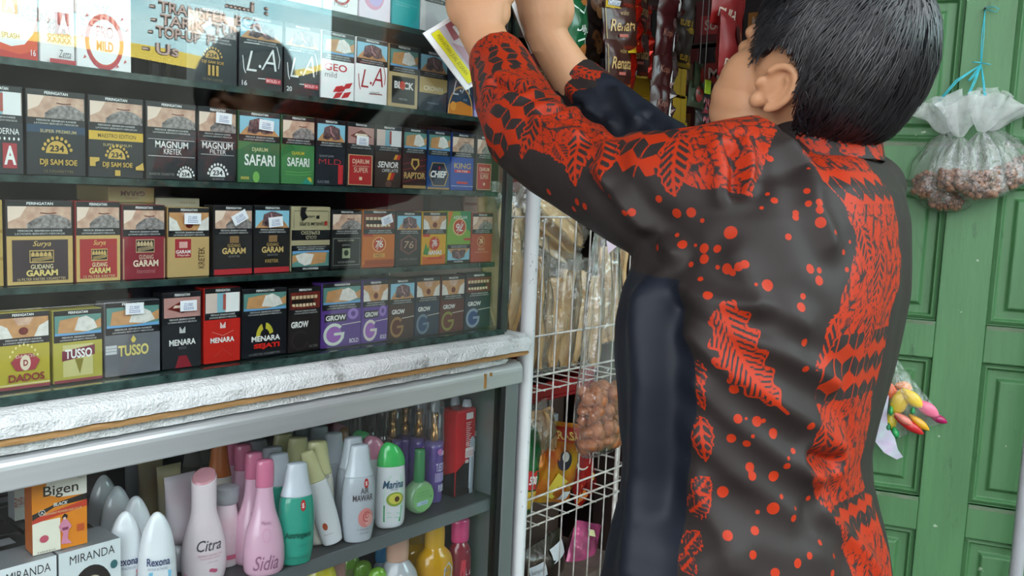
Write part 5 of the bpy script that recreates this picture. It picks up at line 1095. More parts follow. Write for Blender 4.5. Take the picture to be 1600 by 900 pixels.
struct('trim_3', MB().box(1.03, 2.0, 1.5, 1.52, 0, 1.22, mat('brown_panel', '#6b5a50', rough=.7, var=.3, vscale=6)))

# ------------------------------------------------------------------ snack strips hanging in the dark doorway
def strip(px, ys, y, w_, h, m, label, ops, ry=0, edge=None, seed=0, t=.02, n=None):
    """a hanging chain of sachets, ys = pixel row of each sachet's centre"""
    P0 = atY(px, ys[0], y); o = empty('snack_strip', (P0.x, y, P0.z), label, 'snack strip', 'snack strips hanging in the doorway')
    top = .22
    MB().tube([(0, 0, h * .45), (0, .002, top + .6)], .0012, pr('#888'), n=6).build('hanging_cord', o)
    for i, py in enumerate(ys):
        P = atY(px, py, y); dz = P.z - P0.z; rr = random.Random(seed + i); T = xf((rr.uniform(-.004, .004), rr.uniform(-.004, .004), dz), ry=ry + rr.uniform(-3, 3), rz=rr.uniform(-12, 12))
        mb = MB(); pillow(mb, w_, h, t, m, T=T, rough=.005, seed=seed + i, crimp=.06)
        if edge:
            mb.T = T; vs = []; fs = []
            for q in range(9):
                z = -h / 2 + h * q / 8; s = .013 * rr.uniform(.1, 1)
                vs += [(w_ / 2 - .014, -.006, z), (w_ / 2 + s, -.016 * rr.random() + .004, z + rr.uniform(-.004, .006)), (w_ / 2 + .016, .006, z)]
            for q in range(8): b = q * 3; fs += [(b, b + 1, b + 4, b + 3), (b + 1, b + 2, b + 5, b + 4)]
            mb.add(vs, fs, edge); mb.T = None
        sac = mb.build('sachet', o, fix=False)
        if ops:
            def mp(u, v, e):
                a, b = u * 2 - 1, v * 2 - 1; vv = min(1, abs(b) / .94)
                th = t / 2 * max(0, 1 - abs(a) ** 2.2) ** .7 * max(0, 1 - vv ** 2.2) ** .7
                return T @ Vector((a * w_ / 2 * .95, -th - .003 - e, b * h / 2))
            draw(MB(), list(ops), mp, w_ / h, seg=5).build('printed_front', sac, fix=False)
BRF = mat('wafer_brown', '#43211a', rough=.35, var=.3, vscale=14, coat=.2); REDF = mat('red_foil', '#e0301c', rough=.16, metal=.6, var=.4, vscale=30, col2='#a8160c'); SILF = mat('silver_foil', '#d8d8da', rough=.12, metal=.9, var=.5, vscale=40, col2='#7a1a18')
GRF = mat('green_pouch', '#116038', rough=.3, var=.3, vscale=14, coat=.3); MAR = mat('maroon_pouch', '#3c1013', rough=.35, var=.4, vscale=16, coat=.2); DKP = mat('cookie_pouch', '#2a1a16', rough=.45, var=.3)
wafer = [('p', '#c9a71e', [(.0, .0), (1, .0), (1, .2), (0, .2)]), ('r', '#d8dce4', .06, .05, .4, .15), ('t', '#3a4a7a', 'Coklat', .08, .06, .38, .14), ('t', '#8a2a1a', 'HEMAT', .5, .06, .92, .14, {'b': .02}), ('t', '#c9a468', 'Renata', .12, .42, .82, .66, {'sh': .3, 'b': .01}), ('r', '#b8655a', .35, .3, .6, .36), ('l', '#a8884a', [(.05, .25), (.04, .9)], .02), ('t', '#a88a58', 'wafer', .4, .74, .66, .84)]
strip(974, [-24, 44, 108 - 4], 1.16, .115, .108, BRF, 'strip of brown wafer sachets with yellow feet, nearest in the doorway', wafer, ry=-4, edge=REDF, seed=1)
strip(1000, [20, 88], 1.24, .10, .105, BRF, 'shorter strip of brown wafer sachets half behind the nearest strip', wafer, ry=-3, edge=REDF, seed=5)
strip(903, [-30, 42], 1.20, .085, .13, GRF, 'strip of dark green pouches with white script next to the wrist', [('t', W_, 'Dilys', .2, .36, .8, .52, {'sh': .3, 'b': .01}), ('l', '#d8e6d8', [(.0, .85), (.5, .7), (1, .9)], .03), ('l', '#d8e6d8', [(.1, .2), (.6, .3), (1, .1)], .03), ('c', '#b8703a', .7, .1, .25, .12)], seed=8, t=.035)
strip(930, [10, 66], 1.30, .085, .095, DKP, 'strip of dark pouches with cookie pictures behind the green ones', [('c', '#8a5a34', .4, .55, .24, .22), ('c', '#b08050', .6, .4, .22, .2), ('c', '#5a3820', .5, .5, .06, .05), ('c', '#4a2c1a', .35, .6, .05, .05), ('r', '#8a1c1e', .8, .3, .95, .8)], seed=12, t=.03)
strip(1043, [-10, 55, 112, 165], 1.10, .075, .10, MAR, 'strip of maroon sachets with silver and red foil edges', [('t', '#8a5a4a', 'Kopi', .2, .4, .7, .6, {'sh': .2}), ('c', W_, .92, .35, .12, .2)], seed=15, edge=SILF)
strip(1068, [15, 70], 1.13, .10, .11, mat('dark_gold_pouch', '#2c2018', rough=.4, var=.3), 'strip of dark pouches with yellow lettering deep in the doorway', [('t', '#a8862a', 'Tara', .3, .1, .9, .28, {'b': .02, 'rot': 180}), ('r', '#7a6420', .05, .02, .95, .1)], seed=18)
strip(1140, [-5, 72], 1.00, .15, .14, mat('red_pouch', '#8a1a1c', rough=.4, var=.35, vscale=12), 'strip of large red pouches with pale lettering beside the face', [('t', '#c8b8a8', 'PUJA', .1, .08, .6, .26, {'b': .03}), ('c', '#3a1412', .6, .65, .2, .16), ('c', '#a8603a', .72, .62, .1, .1)], seed=21, t=.04)
strip(1092, [118, 148], 1.08, .065, .06, mat('olive_pouch', '#33402a', rough=.5, var=.4, vscale=20), 'strip of small dark green sachets with red centres', [('c', '#8a2420', .45, .5, .22, .3)], seed=24)
strip(1098, [165, 195, 225], 1.10, .06, .062, mat('black_pouch', '#151214', rough=.4, var=.3), 'strip of black sachets with pink numerals', [('t', '#9a3a44', '25', .3, .2, .8, .8, {'b': .04})], seed=27)
# boxes stacked in the dark behind
def backbox(px0, px1, py0, py1, y, col, label, ops=(), d=.1):
    a = atY(px0, py1, y); b = atY(px1, py0, y); w_, h = b.x - a.x, b.z - a.z
    o = MB().box(-w_ / 2, w_ / 2, 0, d, 0, h, pr(col, .5)).build('carton', bevel=.002); o.location = ((a.x + b.x) / 2, y, a.z); tag(o, label, 'carton', 'cartons on the dark shelves')
    if ops: draw(MB(), ops, lambda u, v, e: (-w_ / 2 + w_ * u, -.0005 - e, h * v), w_ / h).build('printed_front', o, fix=False)
    return o
y2 = 1.22; rows_y = [(150, 190), (108, 149), (192, 240), (241, 300)]
Pz = atY(1054, 300, y2); struct('trim_4', MB().box(Pz.x - .12, Pz.x + .2, y2 - .01, y2 + .12, 0, Pz.z - .0006, DARKWALL))
for (p0, p1), cs in zip(rows_y, ((('#c9a21e', 'yellow carton, middle of the yellow stack'),), (('#b8931c', 'yellow carton, top of the yellow stack'),), (('#d0a820', 'yellow carton with a red mark, third in the yellow stack'),), (('#b89018', 'yellow carton at the foot of the yellow stack'),))):
    backbox(1034, 1074, p0, p1, y2, cs[0][0], cs[0][1], [('r', '#a8401e', .15, .3, .45, .6), ('l', '#8a6a10', [(.75, 0), (.75, 1)], .02)])
backbox(1102, 1112, 126, 146, 1.06, '#a8c81e', 'small lime green tag card beside the cheek', d=.004)
k = 0
rr = random.Random(11)
for row, (z0, z1) in enumerate(((1.28, 1.40), (1.402, 1.52), (1.522, 1.64), (1.642, 1.78), (1.782, 1.92))):
    x = 1.25
    while x < 2.08:
        w_ = rr.uniform(.09, .19); c = rr.choice(['#2e1416', '#3a1517', '#1c1416', '#251e1a', '#4a1a1a', '#1a1e1a'])
        h = (z1 - z0) * rr.uniform(.75, .98)
        o = MB().box(0, w_ - .004, 0, .12, 0, h, pr(c, .5)).build('carton', bevel=.002); o.location = (x, 1.72, z0)
        tag(o, 'dark carton %d from the left on back shelf row %d from below' % (k + 1, row + 1), 'carton', 'cartons on the dark shelves')
        draw(MB(), [('r', rr.choice(['#5a2020', '#6a4a2a', '#3a2a2a', '#4a4038']), .12, .25, .85, .6), ('t', '#8a7a68', rr.choice(['KOPI', 'TEH', 'SUSU', 'MIE', 'GULA']), .25, .32, .72, .52, {'b': .02})], lambda u, v, e, w_=w_, h=h: ((w_ - .004) * u, -.0005 - e, h * v), w_ / h).build('printed_front', o, fix=False)
        x += w_; k += 1
    k = 0
    struct('trim_%d' % (5 + row), MB().box(1.2, 2.4, 1.70, 1.86, z0 - .006, z0 - .0008, mat('back_shelf', '#3a302a', rough=.6, var=.3)))
for row, (z0, z1) in enumerate(((1.28, 1.40), (1.402, 1.52), (1.522, 1.64), (1.642, 1.78), (1.782, 1.92))):
    y = .98; k = 0
    while y < 1.66:
        w_ = rr.uniform(.08, .15); c = rr.choice(['#4a1618', '#5a1a1c', '#1c1416', '#2a1c18', '#6a2020', '#1a1e1a', '#3a1214']); h = (z1 - z0) * rr.uniform(.75, .96)
        o = MB().box(0, .12, 0, w_ - .004, 0, h, pr(c, .5)).build('carton', bevel=.002); o.location = (2.32, y, z0)
        tag(o, 'dark carton %d from the door end on side shelf row %d from below' % (k + 1, row + 1), 'carton', 'cartons on the dark shelves')
        draw(MB(), [('r', rr.choice(['#7a2420', '#8a5a2a', '#5a2a2a', '#6a5a48', '#8a3030']), .12, .2, .85, .65), ('t', '#a8968a', rr.choice(['KOPI', 'TEH', 'SUSU', 'MIE', 'GULA']), .22, .3, .75, .55, {'b': .02})], lambda u, v, e, w_=w_, h=h: (-.0005 - e, (w_ - .004) * (1 - u), h * v), w_ / h).build('printed_front', o, fix=False)
        y += w_; k += 1
    struct('trim_%d' % (10 + row), MB().box(2.30, 2.46, .95, 1.70, z0 - .006, z0 - .0008, MATS['back_shelf']))
o = MB().box(0, .09, 0, .1, 0, .12, pr('#5a1a1e', .4)).build('carton', bevel=.002); P = atY(778, 300, 1.27); o.location = (P.x, 1.27, P.z); tag(o, 'dark red carton in the gap left of the pipe post', 'carton')
# ------------------------------------------------------------------ the person reaching up to the cabinet
def limb(mb, pts, ra, rb, side, m, n=20):
    """lofted limb: ring half-widths ra along `side`, rb across"""
    pts = [Vector(p) for p in pts]; k = len(pts); vs = []; fs = []; side = Vector(side)
    ra = ra if isinstance(ra, (list, tuple)) else [ra] * k; rb = rb if isinstance(rb, (list, tuple)) else [rb] * k
    for i, p in enumerate(pts):
        t = (pts[min(i + 1, k - 1)] - pts[max(i - 1, 0)]).normalized(); s = (side - t * side.dot(t)).normalized(); q = t.cross(s)
        for j in range(n):
            a = 2 * math.pi * j / n; vs.append(p + s * (ra[i] * math.cos(a)) + q * (rb[i] * math.sin(a)))
    for i in range(k - 1):
        for j in range(n): a, b = i * n + j, i * n + (j + 1) % n; fs.append((a, b, b + n, a + n))
    fs += [tuple(range(n - 1, -1, -1)), tuple((k - 1) * n + j for j in range(n))]
    mb.add(vs, fs, m, True)
def ball(mb, c, ax, m, fr=None, n=24):
    """ellipsoid: half-axes ax along the frame fr"""
    fr = fr or (Vector((1, 0, 0)), Vector((0, 1, 0)), Vector((0, 0, 1))); vs = []; fs = []; c = Vector(c); k = n // 2
    for i in range(k + 1):
        t = math.pi * i / k
        for j in range(n):
            p = 2 * math.pi * j / n
            vs.append(c + fr[0] * (ax[0] * math.sin(t) * math.cos(p)) + fr[1] * (ax[1] * math.sin(t) * math.sin(p)) + fr[2] * (ax[2] * math.cos(t)))
    for i in range(k):
        for j in range(n): a, b = i * n + j, i * n + (j + 1) % n; fs.append((a, b, b + n, a + n))
    mb.add(vs, fs, m, True)
def rings(mb, rs, m, n=56, yaw=0.0):
    vs = []; fs = []; l = Vector((-math.cos(yaw), -math.sin(yaw), 0)); f = Vector((-math.sin(yaw), math.cos(yaw), 0))
    for (z, cx, cy, a, b) in rs:
        for j in range(n):
            q = 2 * math.pi * j / n; c, s = math.cos(q), math.sin(q); e = .82
            vs.append(Vector((cx, cy, z)) + l * (a * math.copysign(abs(c) ** e, c)) + f * (b * math.copysign(abs(s) ** e, s)))
    for i in range(len(rs) - 1):
        for j in range(n): p, q = i * n + j, i * n + (j + 1) % n; fs.append((p, q, q + n, p + n))
    fs += [tuple(range(n - 1, -1, -1)), tuple((len(rs) - 1) * n + j for j in range(n))]
    mb.add(vs, fs, m, True)
def fused(mb, name, voxel, smooth, sub=0):
    """one continuous surface out of overlapping lofts"""
    o = mb.build(name)
    r = o.modifiers.new('r', 'REMESH'); r.mode = 'VOXEL'; r.voxel_size = voxel; r.use_smooth_shade = True
    s = o.modifiers.new('s', 'SMOOTH'); s.factor = .5; s.iterations = smooth
    if sub: u = o.modifiers.new('u', 'SUBSURF'); u.levels = u.render_levels = sub
    bpy.context.view_layer.update()
    me = bpy.data.meshes.new_from_object(o.evaluated_get(bpy.context.evaluated_depsgraph_get()))
    o.modifiers.clear(); old = o.data; o.data = me; bpy.data.meshes.remove(old)
    me.polygons.foreach_set('use_smooth', [True] * len(me.polygons))
    return o
def vget(o):
    a = np.empty(len(o.data.vertices) * 3); o.data.vertices.foreach_get('co', a); return a.reshape(-1, 3)
def nget(o):
    a = np.empty(len(o.data.vertices) * 3); o.data.vertices.foreach_get('normal', a); return a.reshape(-1, 3)
def vset(o, v): o.data.vertices.foreach_set('co', v.ravel()); o.data.update()
def bvh_of(o):
    me = o.data; return BVHTree.FromPolygons([v.co for v in me.vertices], [tuple(p.vertices) for p in me.polygons])
def hit(bvh, px, py):
    loc, nor, i, d = bvh.ray_cast(Vector(CPOS), Vector(ray(px, py)).normalized()); return (loc, nor)

SKIN = mat('skin', '#bf8f6c', rough=.5, var=.10, vscale=30, sss=.12, bump=.08, bscale=300, spec=.35)
UPV = Vector((0, 0, 1)); RIGHT = Vector((.6535, -.7558, 0)); LEFTV = -RIGHT
person = empty('person', (.955, .43, 0), 'person in red and charcoal batik shirt seen from behind, reaching up to the cabinet', 'person')
PINV = Matrix.Translation((-.955, -.43, 0))

# head frame
HF = Vector((.20, .98, 0)).normalized(); pit = math.radians(31)
HL = Vector((-HF.y, HF.x, 0)); HFW = HF * math.cos(pit) + UPV * math.sin(pit); HU = UPV * math.cos(pit) - HF * math.sin(pit)
HC = Vector((.972, .396, 1.499)); HFR = (HFW, HL, HU)
def H(f, l, u): return HC + HFW * f + HL * l + HU * u

def build_body():
    mb = MB(); S = SKIN
    ball(mb, H(.002, 0, 0), (.092, .077, .092), S, HFR)                       # cranium
    ball(mb, H(.030, 0, -.050), (.070, .067, .082), S, HFR)                # face
    ball(mb, H(.048, 0, -.096), (.036, .034, .030), S, HFR)                # chin
    for s in (-1, 1):
        ball(mb, H(.050, s * .044, -.054), (.034, .028, .040), S, HFR)     # cheek
        ball(mb, H(.034, s * .044, -.090), (.046, .026, .032), S, HFR)     # jaw angle
        ball(mb, H(.044, s * .046, -.074), (.040, .026, .034), S, HFR)
        ball(mb, H(.074, s * .028, -.006), (.014, .026, .012), S, HFR)     # brow
        ball(mb, H(.076, s * .030, -.026), (.016, .016, .011), S, HFR)     # eyelid
        ball(mb, H(.092, s * .011, -.058), (.012, .009, .009), S, HFR)     # nostril wing
        # ear: rim, lobe, bowl
        e0 = H(-.004, s * .077, -.032)
        out = HL * s
        tilt = (HU * .95 - HFW * .30).normalized(); fw = (HFW * .95 + HU * .30).normalized(); lat = (out * .86 - fw * .5).normalized(); ew = (fw * .86 + out * .5).normalized()
        ball(mb, e0 - ew * .005 - lat * .001, (.017, .008, .026), S, (ew, lat, tilt))
        rim = []
        for q in np.linspace(.15, 4.35, 18): rim.append(e0 + lat * (.008 - .004 * math.cos(q)) + ew * (.0165 * math.cos(q) - .006) + tilt * (.0255 * math.sin(q) + .0035))
        limb(mb, rim[::-1], .0050, .0046, lat, S, n=12)
        inner = [e0 + lat * .0078 + ew * (.008 * math.cos(q) - .007) + tilt * (.0165 * math.sin(q) + .003) for q in np.linspace(1.5, 4.4, 9)]
        limb(mb, inner, .0034, .0032, lat, S, n=8)
        ball(mb, e0 + tilt * -.0225 + ew * .000 + lat * .002, (.0085, .0062, .0095), S, (ew, lat, tilt))    # lobe
        ball(mb, e0 + ew * .0105 + lat * .003 - tilt * .005, (.005, .005, .008), S, (ew, lat, tilt))      # tragus
    limb(mb, [H(.090, 0, -.012), H(.098, 0, -.034), H(.107, 0, -.054), H(.092, 0, -.064)], [.008, .010, .013, .008], [.007, .009, .010, .006], HL, S)   # nose
    limb(mb, [H(.074, -.024, -.080), H(.087, -.010, -.078), H(.089, 0, -.079), H(.087, .010, -.078), H(.074, .024, -.080)], .0062, .006, HU, S, n=10)
    limb(mb, [H(.073, -.022, -.089), H(.084, -.008, -.091), H(.085, 0, -.0915), H(.084, .008, -.091), H(.073, .022, -.089)], .0062, .006, HU, S, n=10)
    nb = Vector((.980, .405, 1.36))
    limb(mb, [H(-.022, 0, -.030), H(-.016, 0, -.075), Vector((.986, .405, 1.43)), nb], [.052, .052, .056, .075], [.058, .057, .060, .068], HL, S, n=28)
    # trunk under the shirt
    rings(mb, [(.86, .915, .415, .165, .10), (.95, .915, .42, .165, .105), (1.06, .92, .425, .150, .098), (1.18, .932, .43, .165, .105), (1.28, .95, .428, .170, .105), (1.345, .96, .42, .150, .09), (1.385, .975, .41, .095, .062)], S)
    # arms
    def pts(L): return [atD(*p) for p in L]
    limb(mb, pts([(1130, 330, .95), (1040, 315, .95), (935, 280, 1.0), (865, 240, 1.06), (828, 208, 1.10)]), [.055, .046, .042, .040, .038], [.055, .046, .042, .040, .038], UPV, S)
    la = pts([(828, 208, 1.10), (812, 170, 1.135), (792, 125, 1.18), (768, 80, 1.218), (752, 48, 1.227), (747, 10, 1.232)])
    limb(mb, la, [.038, .040, .036, .031, .032, .022], [.038, .038, .031, .024, .023, .012], RIGHT, S)
    limb(mb, pts([(1290, 300, 1.10), (1190, 280, 1.22), (1100, 275, 1.26), (1050, 255, 1.275)]), [.055, .046, .042, .038], [.055, .046, .042, .038], UPV, S)
    limb(mb, pts([(1050, 255, 1.275), (985, 203, 1.315), (930, 155, 1.345), (893, 118, 1.355), (866, 76, 1.345), (851, 50, 1.337), (851, 8, 1.327)]), [.038, .041, .038, .034, .031, .032, .022], [.038, .040, .034, .029, .026, .024, .012], RIGHT, S)
    # hands: palm, four unequal bent fingers, thumb from the side of the palm
    def hand(wr, kn, side, out, curl, ls):
        """wr wrist, kn knuckle centre, side towards the thumb, out away from the back of the hand"""
        ax = (kn - wr).normalized(); L = (kn - wr).length
        limb(mb, [wr - ax * .03, wr, wr + ax * L * .28, wr + ax * L * .6, kn + ax * .004], [.020, .030, .038, .043, .042], [.016, .022, .023, .020, .014], side, S, n=24)
        ball(mb, wr + ax * L * .36 - side * .028 + out * .006, (.018, .017, .030), S, (side, out, ax))      # heel of the little finger
        ball(mb, wr + ax * L * .40 + side * .026 + out * .006, (.019, .017, .030), S, (side, out, ax))      # ball of the thumb
        for i, (off, ln) in enumerate(((.0305, .070), (.0100, .078), (-.0110, .072), (-.0310, .056))):
            b = kn + side * off - ax * .010 * abs(off) / .03; d = ax; P = [b - ax * .018, b]
            for k, sg in enumerate((.45, .32, .25)):
                ang = curl * (1.0 if k else .8); d = (d * math.cos(ang) + out * math.sin(ang)).normalized(); P.append(P[-1] + d * ln * sg)
            r0 = .0096 - (.0014 if i == 3 else 0)
            limb(mb, P, [r0, r0, r0 * .95, r0 * .85, r0 * .7], [r0, r0, r0 * .95, r0 * .85, r0 * .7], side, S, n=12)
            ball(mb, P[-1], (r0 * .72,) * 3, S)
        tb = wr + ax * L * .34 + side * .032 + out * .004
        tp = [tb - side * .012, tb + side * .012 + ax * .022, tb + side * .019 + ax * .048 + out * .006, tb + side * .014 + ax * .070 + out * ls]
        limb(mb, tp, [.0135, .0118, .0105, .0075], [.013, .0112, .0098, .007], out, S, n=14); ball(mb, tp[-1], (.0076,) * 3, S)
    view = Vector((.745, .667, 0))
    hand(atD(752, 48, 1.225), atD(740, -48, 1.235), RIGHT, (view * .9 + UPV * .2).normalized(), .42, .018)
    hand(atD(851, 50, 1.335), atD(851, -52, 1.315), LEFTV, (view * .75 + LEFTV * .3).normalized(), .42, .012)
    o = fused(mb, 'body', .0024, 4)
    vset(o, vget(o) - np.array([.955, .43, 0])); o.parent = person
    return o
body = build_body()
# eyes and brows
for s in (-1, 1):
    mb = MB(PINV); ball(mb, H(.0815, s * .030, -.0265), (.0105,) * 3, mat('eye_white', '#e8e4dc', rough=.15, var=.03), HFR)
    ball(mb, H(.0882, s * .030, -.0262), (.0042, .0052, .0052), mat('iris', '#2a1a12', rough=.1, var=.1), HFR); mb.build('eye', person)
    mb = MB(PINV); limb(mb, [H(.088, s * .014, .006), H(.088, s * .030, .011), H(.074, s * .048, .006)], [.004, .0045, .002], [.003, .003, .002], HU, mat('brow_hair', '#15110f', rough=.6, var=.2), n=8); mb.build('eyebrow', person)

# ---- hair: solid cap and combed strands
HAIR = mat('black_hair', '#0c0c0f', rough=.36, var=.4, vscale=120, spec=.6, col2='#1c1c22')
def hairline(az):
    """lowest u (direction component) covered by hair, for azimuth az from the forehead (0) round to the nape (pi)"""
    K = [(0, .52), (.6, .48), (.95, .36), (1.10, .14), (1.22, -.10), (1.30, -.20), (1.38, -.10), (1.46, .08), (1.62, .12), (1.86, .04), (1.98, -.30), (2.15, -.58), (2.4, -.68), (3.15, -.72)]
    for (a0, u0), (a1, u1) in zip(K, K[1:]):
        if az <= a1: return u0 + (u1 - u0) * (az - a0) / (a1 - a0)
    return K[-1][1]
def hair_point(d, lift):
    f, l, u = d; th = .010 + .016 * max(0, u) + .003 * max(0, -f) * (1 if u > -.35 else max(.25, 1 + (u + .35) * 1.3))
    lo = max(0, -u - .3)
    ax = (.092 + th + lift, .077 + th * .8 + lift, .092 + th + lift)
    # nape narrows towards the neck
    k = 1 - .30 * lo
    return H(f * ax[0] * k, l * ax[1] * (1 - .22 * lo), u * (ax[2] + .010 * lo))
def build_hair():
    rr = random.Random(5); mb = MB(PINV); n, K = 96, 40; vs = []; fs = []
    for i in range(K + 1):
        for j in range(n):
            az = 2 * math.pi * j / n; a = az if az <= math.pi else 2 * math.pi - az
            low = hairline(a); t0 = math.acos(max(-1, min(1, low))); t = t0 * i / K
            d = (math.sin(t) * math.cos(az), math.sin(t) * math.sin(az), math.cos(t))
            e = noise.noise(Vector((az * 9, t * 3, 0))) * .003 + noise.noise(Vector((az * 28, t * 5, 3))) * .002
            p = hair_point(d, e - .002)
            if i == K: p = hair_point(d, -.016)
            vs.append(p)
    for i in range(K):
        for j in range(n): a, b = i * n + j, i * n + (j + 1) % n; fs.append((a, b, b + n, a + n))
    mb.add(vs, fs, HAIR, True); o = mb.build('hair', person)
    # strands fall from the crown
    vs = []; fs = []
    crown = np.array([-.35, .05, .93]); crown /= np.linalg.norm(crown)
    for q in range(7000):
        az = rr.uniform(0, 2 * math.pi); a = az if az <= math.pi else 2 * math.pi - az
        u = rr.uniform(hairline(a) + .02, 1.0); t = math.acos(u)
        d = np.array([math.sin(t) * math.cos(az), math.sin(t) * math.sin(az), u])
        away = d - crown * (d @ crown); nn = np.linalg.norm(away)
        if nn < 1e-3: continue
        fl = away / nn * .9 + np.array([.20 if d[0] > 0 else -.10, 0, -.55]) + np.array([rr.gauss(0, .16), rr.gauss(0, .16), rr.gauss(0, .12)])
        L = rr.uniform(.16, .42); seg = 5; w_ = rr.uniform(.0005, .0012); b = len(vs); lift0 = rr.uniform(.0, .004); p = d.copy(); wave = rr.uniform(-.5, .5)
        endl = rr.uniform(-.002, .003)
        side = np.cross(p, fl); side /= np.linalg.norm(side) + 1e-9
        done = False
        for k in range(seg + 1):
            s = k / seg; P = hair_point(p / np.linalg.norm(p), lift0 + endl * s * s)
            sd = HFW * side[0] + HL * side[1] + HU * side[2]; wk = w_ * (1 - .85 * s) + .0001
            nrm = (P - HC).normalized()
            vs += [P - sd * wk, P + nrm * wk * .8, P + sd * wk]
            if done: continue
            st = fl - p * (fl @ p); p = p + st / (np.linalg.norm(st) + 1e-9) * L / seg + side * wave * .02 * s; p /= np.linalg.norm(p)
            azz = abs(math.atan2(p[1], p[0]))
            if p[2] < hairline(azz) - (.035 if azz < 2.0 else .05): done = True
        for k in range(seg):
            c = b + 3 * k; fs += [(c, c + 1, c + 4, c + 3), (c + 1, c + 2, c + 5, c + 4)]
    st = MB(PINV).add(vs, fs, HAIR, True).build('hair_strands', o, fix=False)
    return o
build_hair()

# ---- shirt
ARM_L = [(1185, 305, .955, .086), (1095, 318, .925, .079), (1020, 306, .95, .068), (940, 281, 1.0, .0565), (870, 238, 1.06, .0545), (824, 203, 1.10, .054), (803, 157, 1.145, .050), (788, 118, 1.185, .043), (774, 88, 1.214, .0375)]
ARM_R = [(1300, 310, 1.08, .085), (1190, 292, 1.20, .070), (1105, 280, 1.255, .060), (1048, 258, 1.275, .056), (985, 207, 1.312, .052), (935, 160, 1.342, .045), (895, 120, 1.362, .0375)]
TORSO = [(.79, .908, .410, .213, .136), (.85, .909, .411, .214, .137), (.931, .910, .413, .212, .136), (.967, .912, .416, .204, .131), (1.002, .914, .420, .194, .124), (1.031, .917, .422, .185, .118), (1.073, .920, .425, .182, .116), (1.109, .923, .428, .189, .121), (1.144, .927, .429, .196, .125),
         (1.180, .932, .430, .203, .130), (1.216, .936, .430, .206, .132), (1.251, .943, .429, .207, .132), (1.287, .950, .427, .198, .128), (1.33, .957, .424, .188, .120), (1.365, .965, .417, .165, .103), (1.385, .976, .408, .122, .078), (1.398, .984, .403, .080, .062)]
YAW = math.radians(3)
FOLDS = [  # pixel polylines of creases, height, width
    ([(1075, 470), (1150, 520), (1240, 560), (1310, 600)], .0035, .010), ([(1078, 520), (1150, 590), (1230, 640), (1310, 690), (1370, 705)], .0045, .012), ([(1088, 600), (1150, 660), (1220, 715), (1280, 755)], .004, .012),
    ([(1090, 680), (1150, 740), (1240, 800)], .0035, .014), ([(1270, 716), (1310, 722), (1370, 716)], -.006, .007), ([(1090, 760), (1130, 830), (1150, 890)], .004, .014), ([(1060, 445), (1120, 470), (1180, 480)], .004, .010),
    ([(930, 262), (960, 300), (1000, 350), (1050, 395)], .0045, .010), ([(1140, 235), (1150, 270), (1148, 300)], -.005, .007), ([(1165, 222), (1172, 250), (1168, 290)], .004, .007), ([(850, 172), (880, 168), (905, 165)], -.005, .007), ([(772, 130), (790, 132), (815, 140)], -.006, .007), ([(840, 190), (870, 200), (900, 205)], .004, .009),
    ([(890, 140), (930, 180), (940, 205)], .003, .009), ([(950, 190), (945, 230), (950, 280)], .0035, .009), ([(1235, 225), (1262, 260), (1275, 320), (1300, 380)], .004, .012), ([(1005, 470), (1010, 600), (1000, 760), (985, 890)], .006, .020), ([(1045, 480), (1040, 640), (1030, 800)], -.005, .018), ([(965, 140), (990, 185)], .004, .009), ([(1015, 180), (1035, 200)], -.004, .008), ([(1290, 800), (1340, 850), (1370, 890)], .004, .012), ([(1100, 880), (1180, 850), (1300, 870)], .003, .02), ([(1150, 400), (1190, 470), (1260, 510)], .003, .012)]
def build_shirt():
    M0 = mat('shirt_tmp', '#333')
    mb = MB(); rings(mb, TORSO, M0, yaw=YAW)
    limb(mb, [atD(*p[:3]) for p in ARM_L], [p[3] for p in ARM_L], [p[3] for p in ARM_L], UPV, M0, n=28)
    limb(mb, [atD(*p[:3]) for p in ARM_R], [p[3] for p in ARM_R], [p[3] for p in ARM_R], UPV, M0, n=28)
    ball(mb, atD(1205, 270, .97), (.06, .055, .042), M0); ball(mb, atD(1335, 290, 1.03), (.07, .055, .040), M0)
    # front hangs free of the belly
    o = fused(mb, 'shirt', .0042, 6, 0)
    V = vget(o); Nn = nget(o); bv = bvh_of(o)
    disp = np.zeros(len(V))
    for px, amp, wd in FOLDS:
        hs = [hit(bv, *p)[0] for p in px]; hs = [np.array(h) for h in hs if h is not None]
        best = np.full(len(V), 1e9)
        for a, b in zip(hs, hs[1:]):
            ab = b - a; t = np.clip(((V - a) @ ab) / (ab @ ab), 0, 1); best = np.minimum(best, np.linalg.norm(V - a - t[:, None] * ab, axis=1))
        end = 1.0
        disp += 1.5 * amp * (np.exp(-(best / (.8 * wd)) ** 2) - .55 * np.exp(-((best - 2 * wd) / (wd * 1.1)) ** 2))
    for i, v in enumerate(V):
        p = Vector(v); disp[i] += .0035 * noise.noise(p * 9) + .0016 * noise.noise(Vector((v[0] * 30, v[1] * 30, v[2] * 14)))
    vset(o, V + Nn * disp[:, None])
    u = o.modifiers.new('u', 'SUBSURF'); u.levels = u.render_levels = 1
    bpy.context.view_layer.update()
    me = bpy.data.meshes.new_from_object(o.evaluated_get(bpy.context.evaluated_depsgraph_get())); o.modifiers.clear(); o.data = me
    me.polygons.foreach_set('use_smooth', [True] * len(me.polygons))
    return o
shirt = build_shirt()

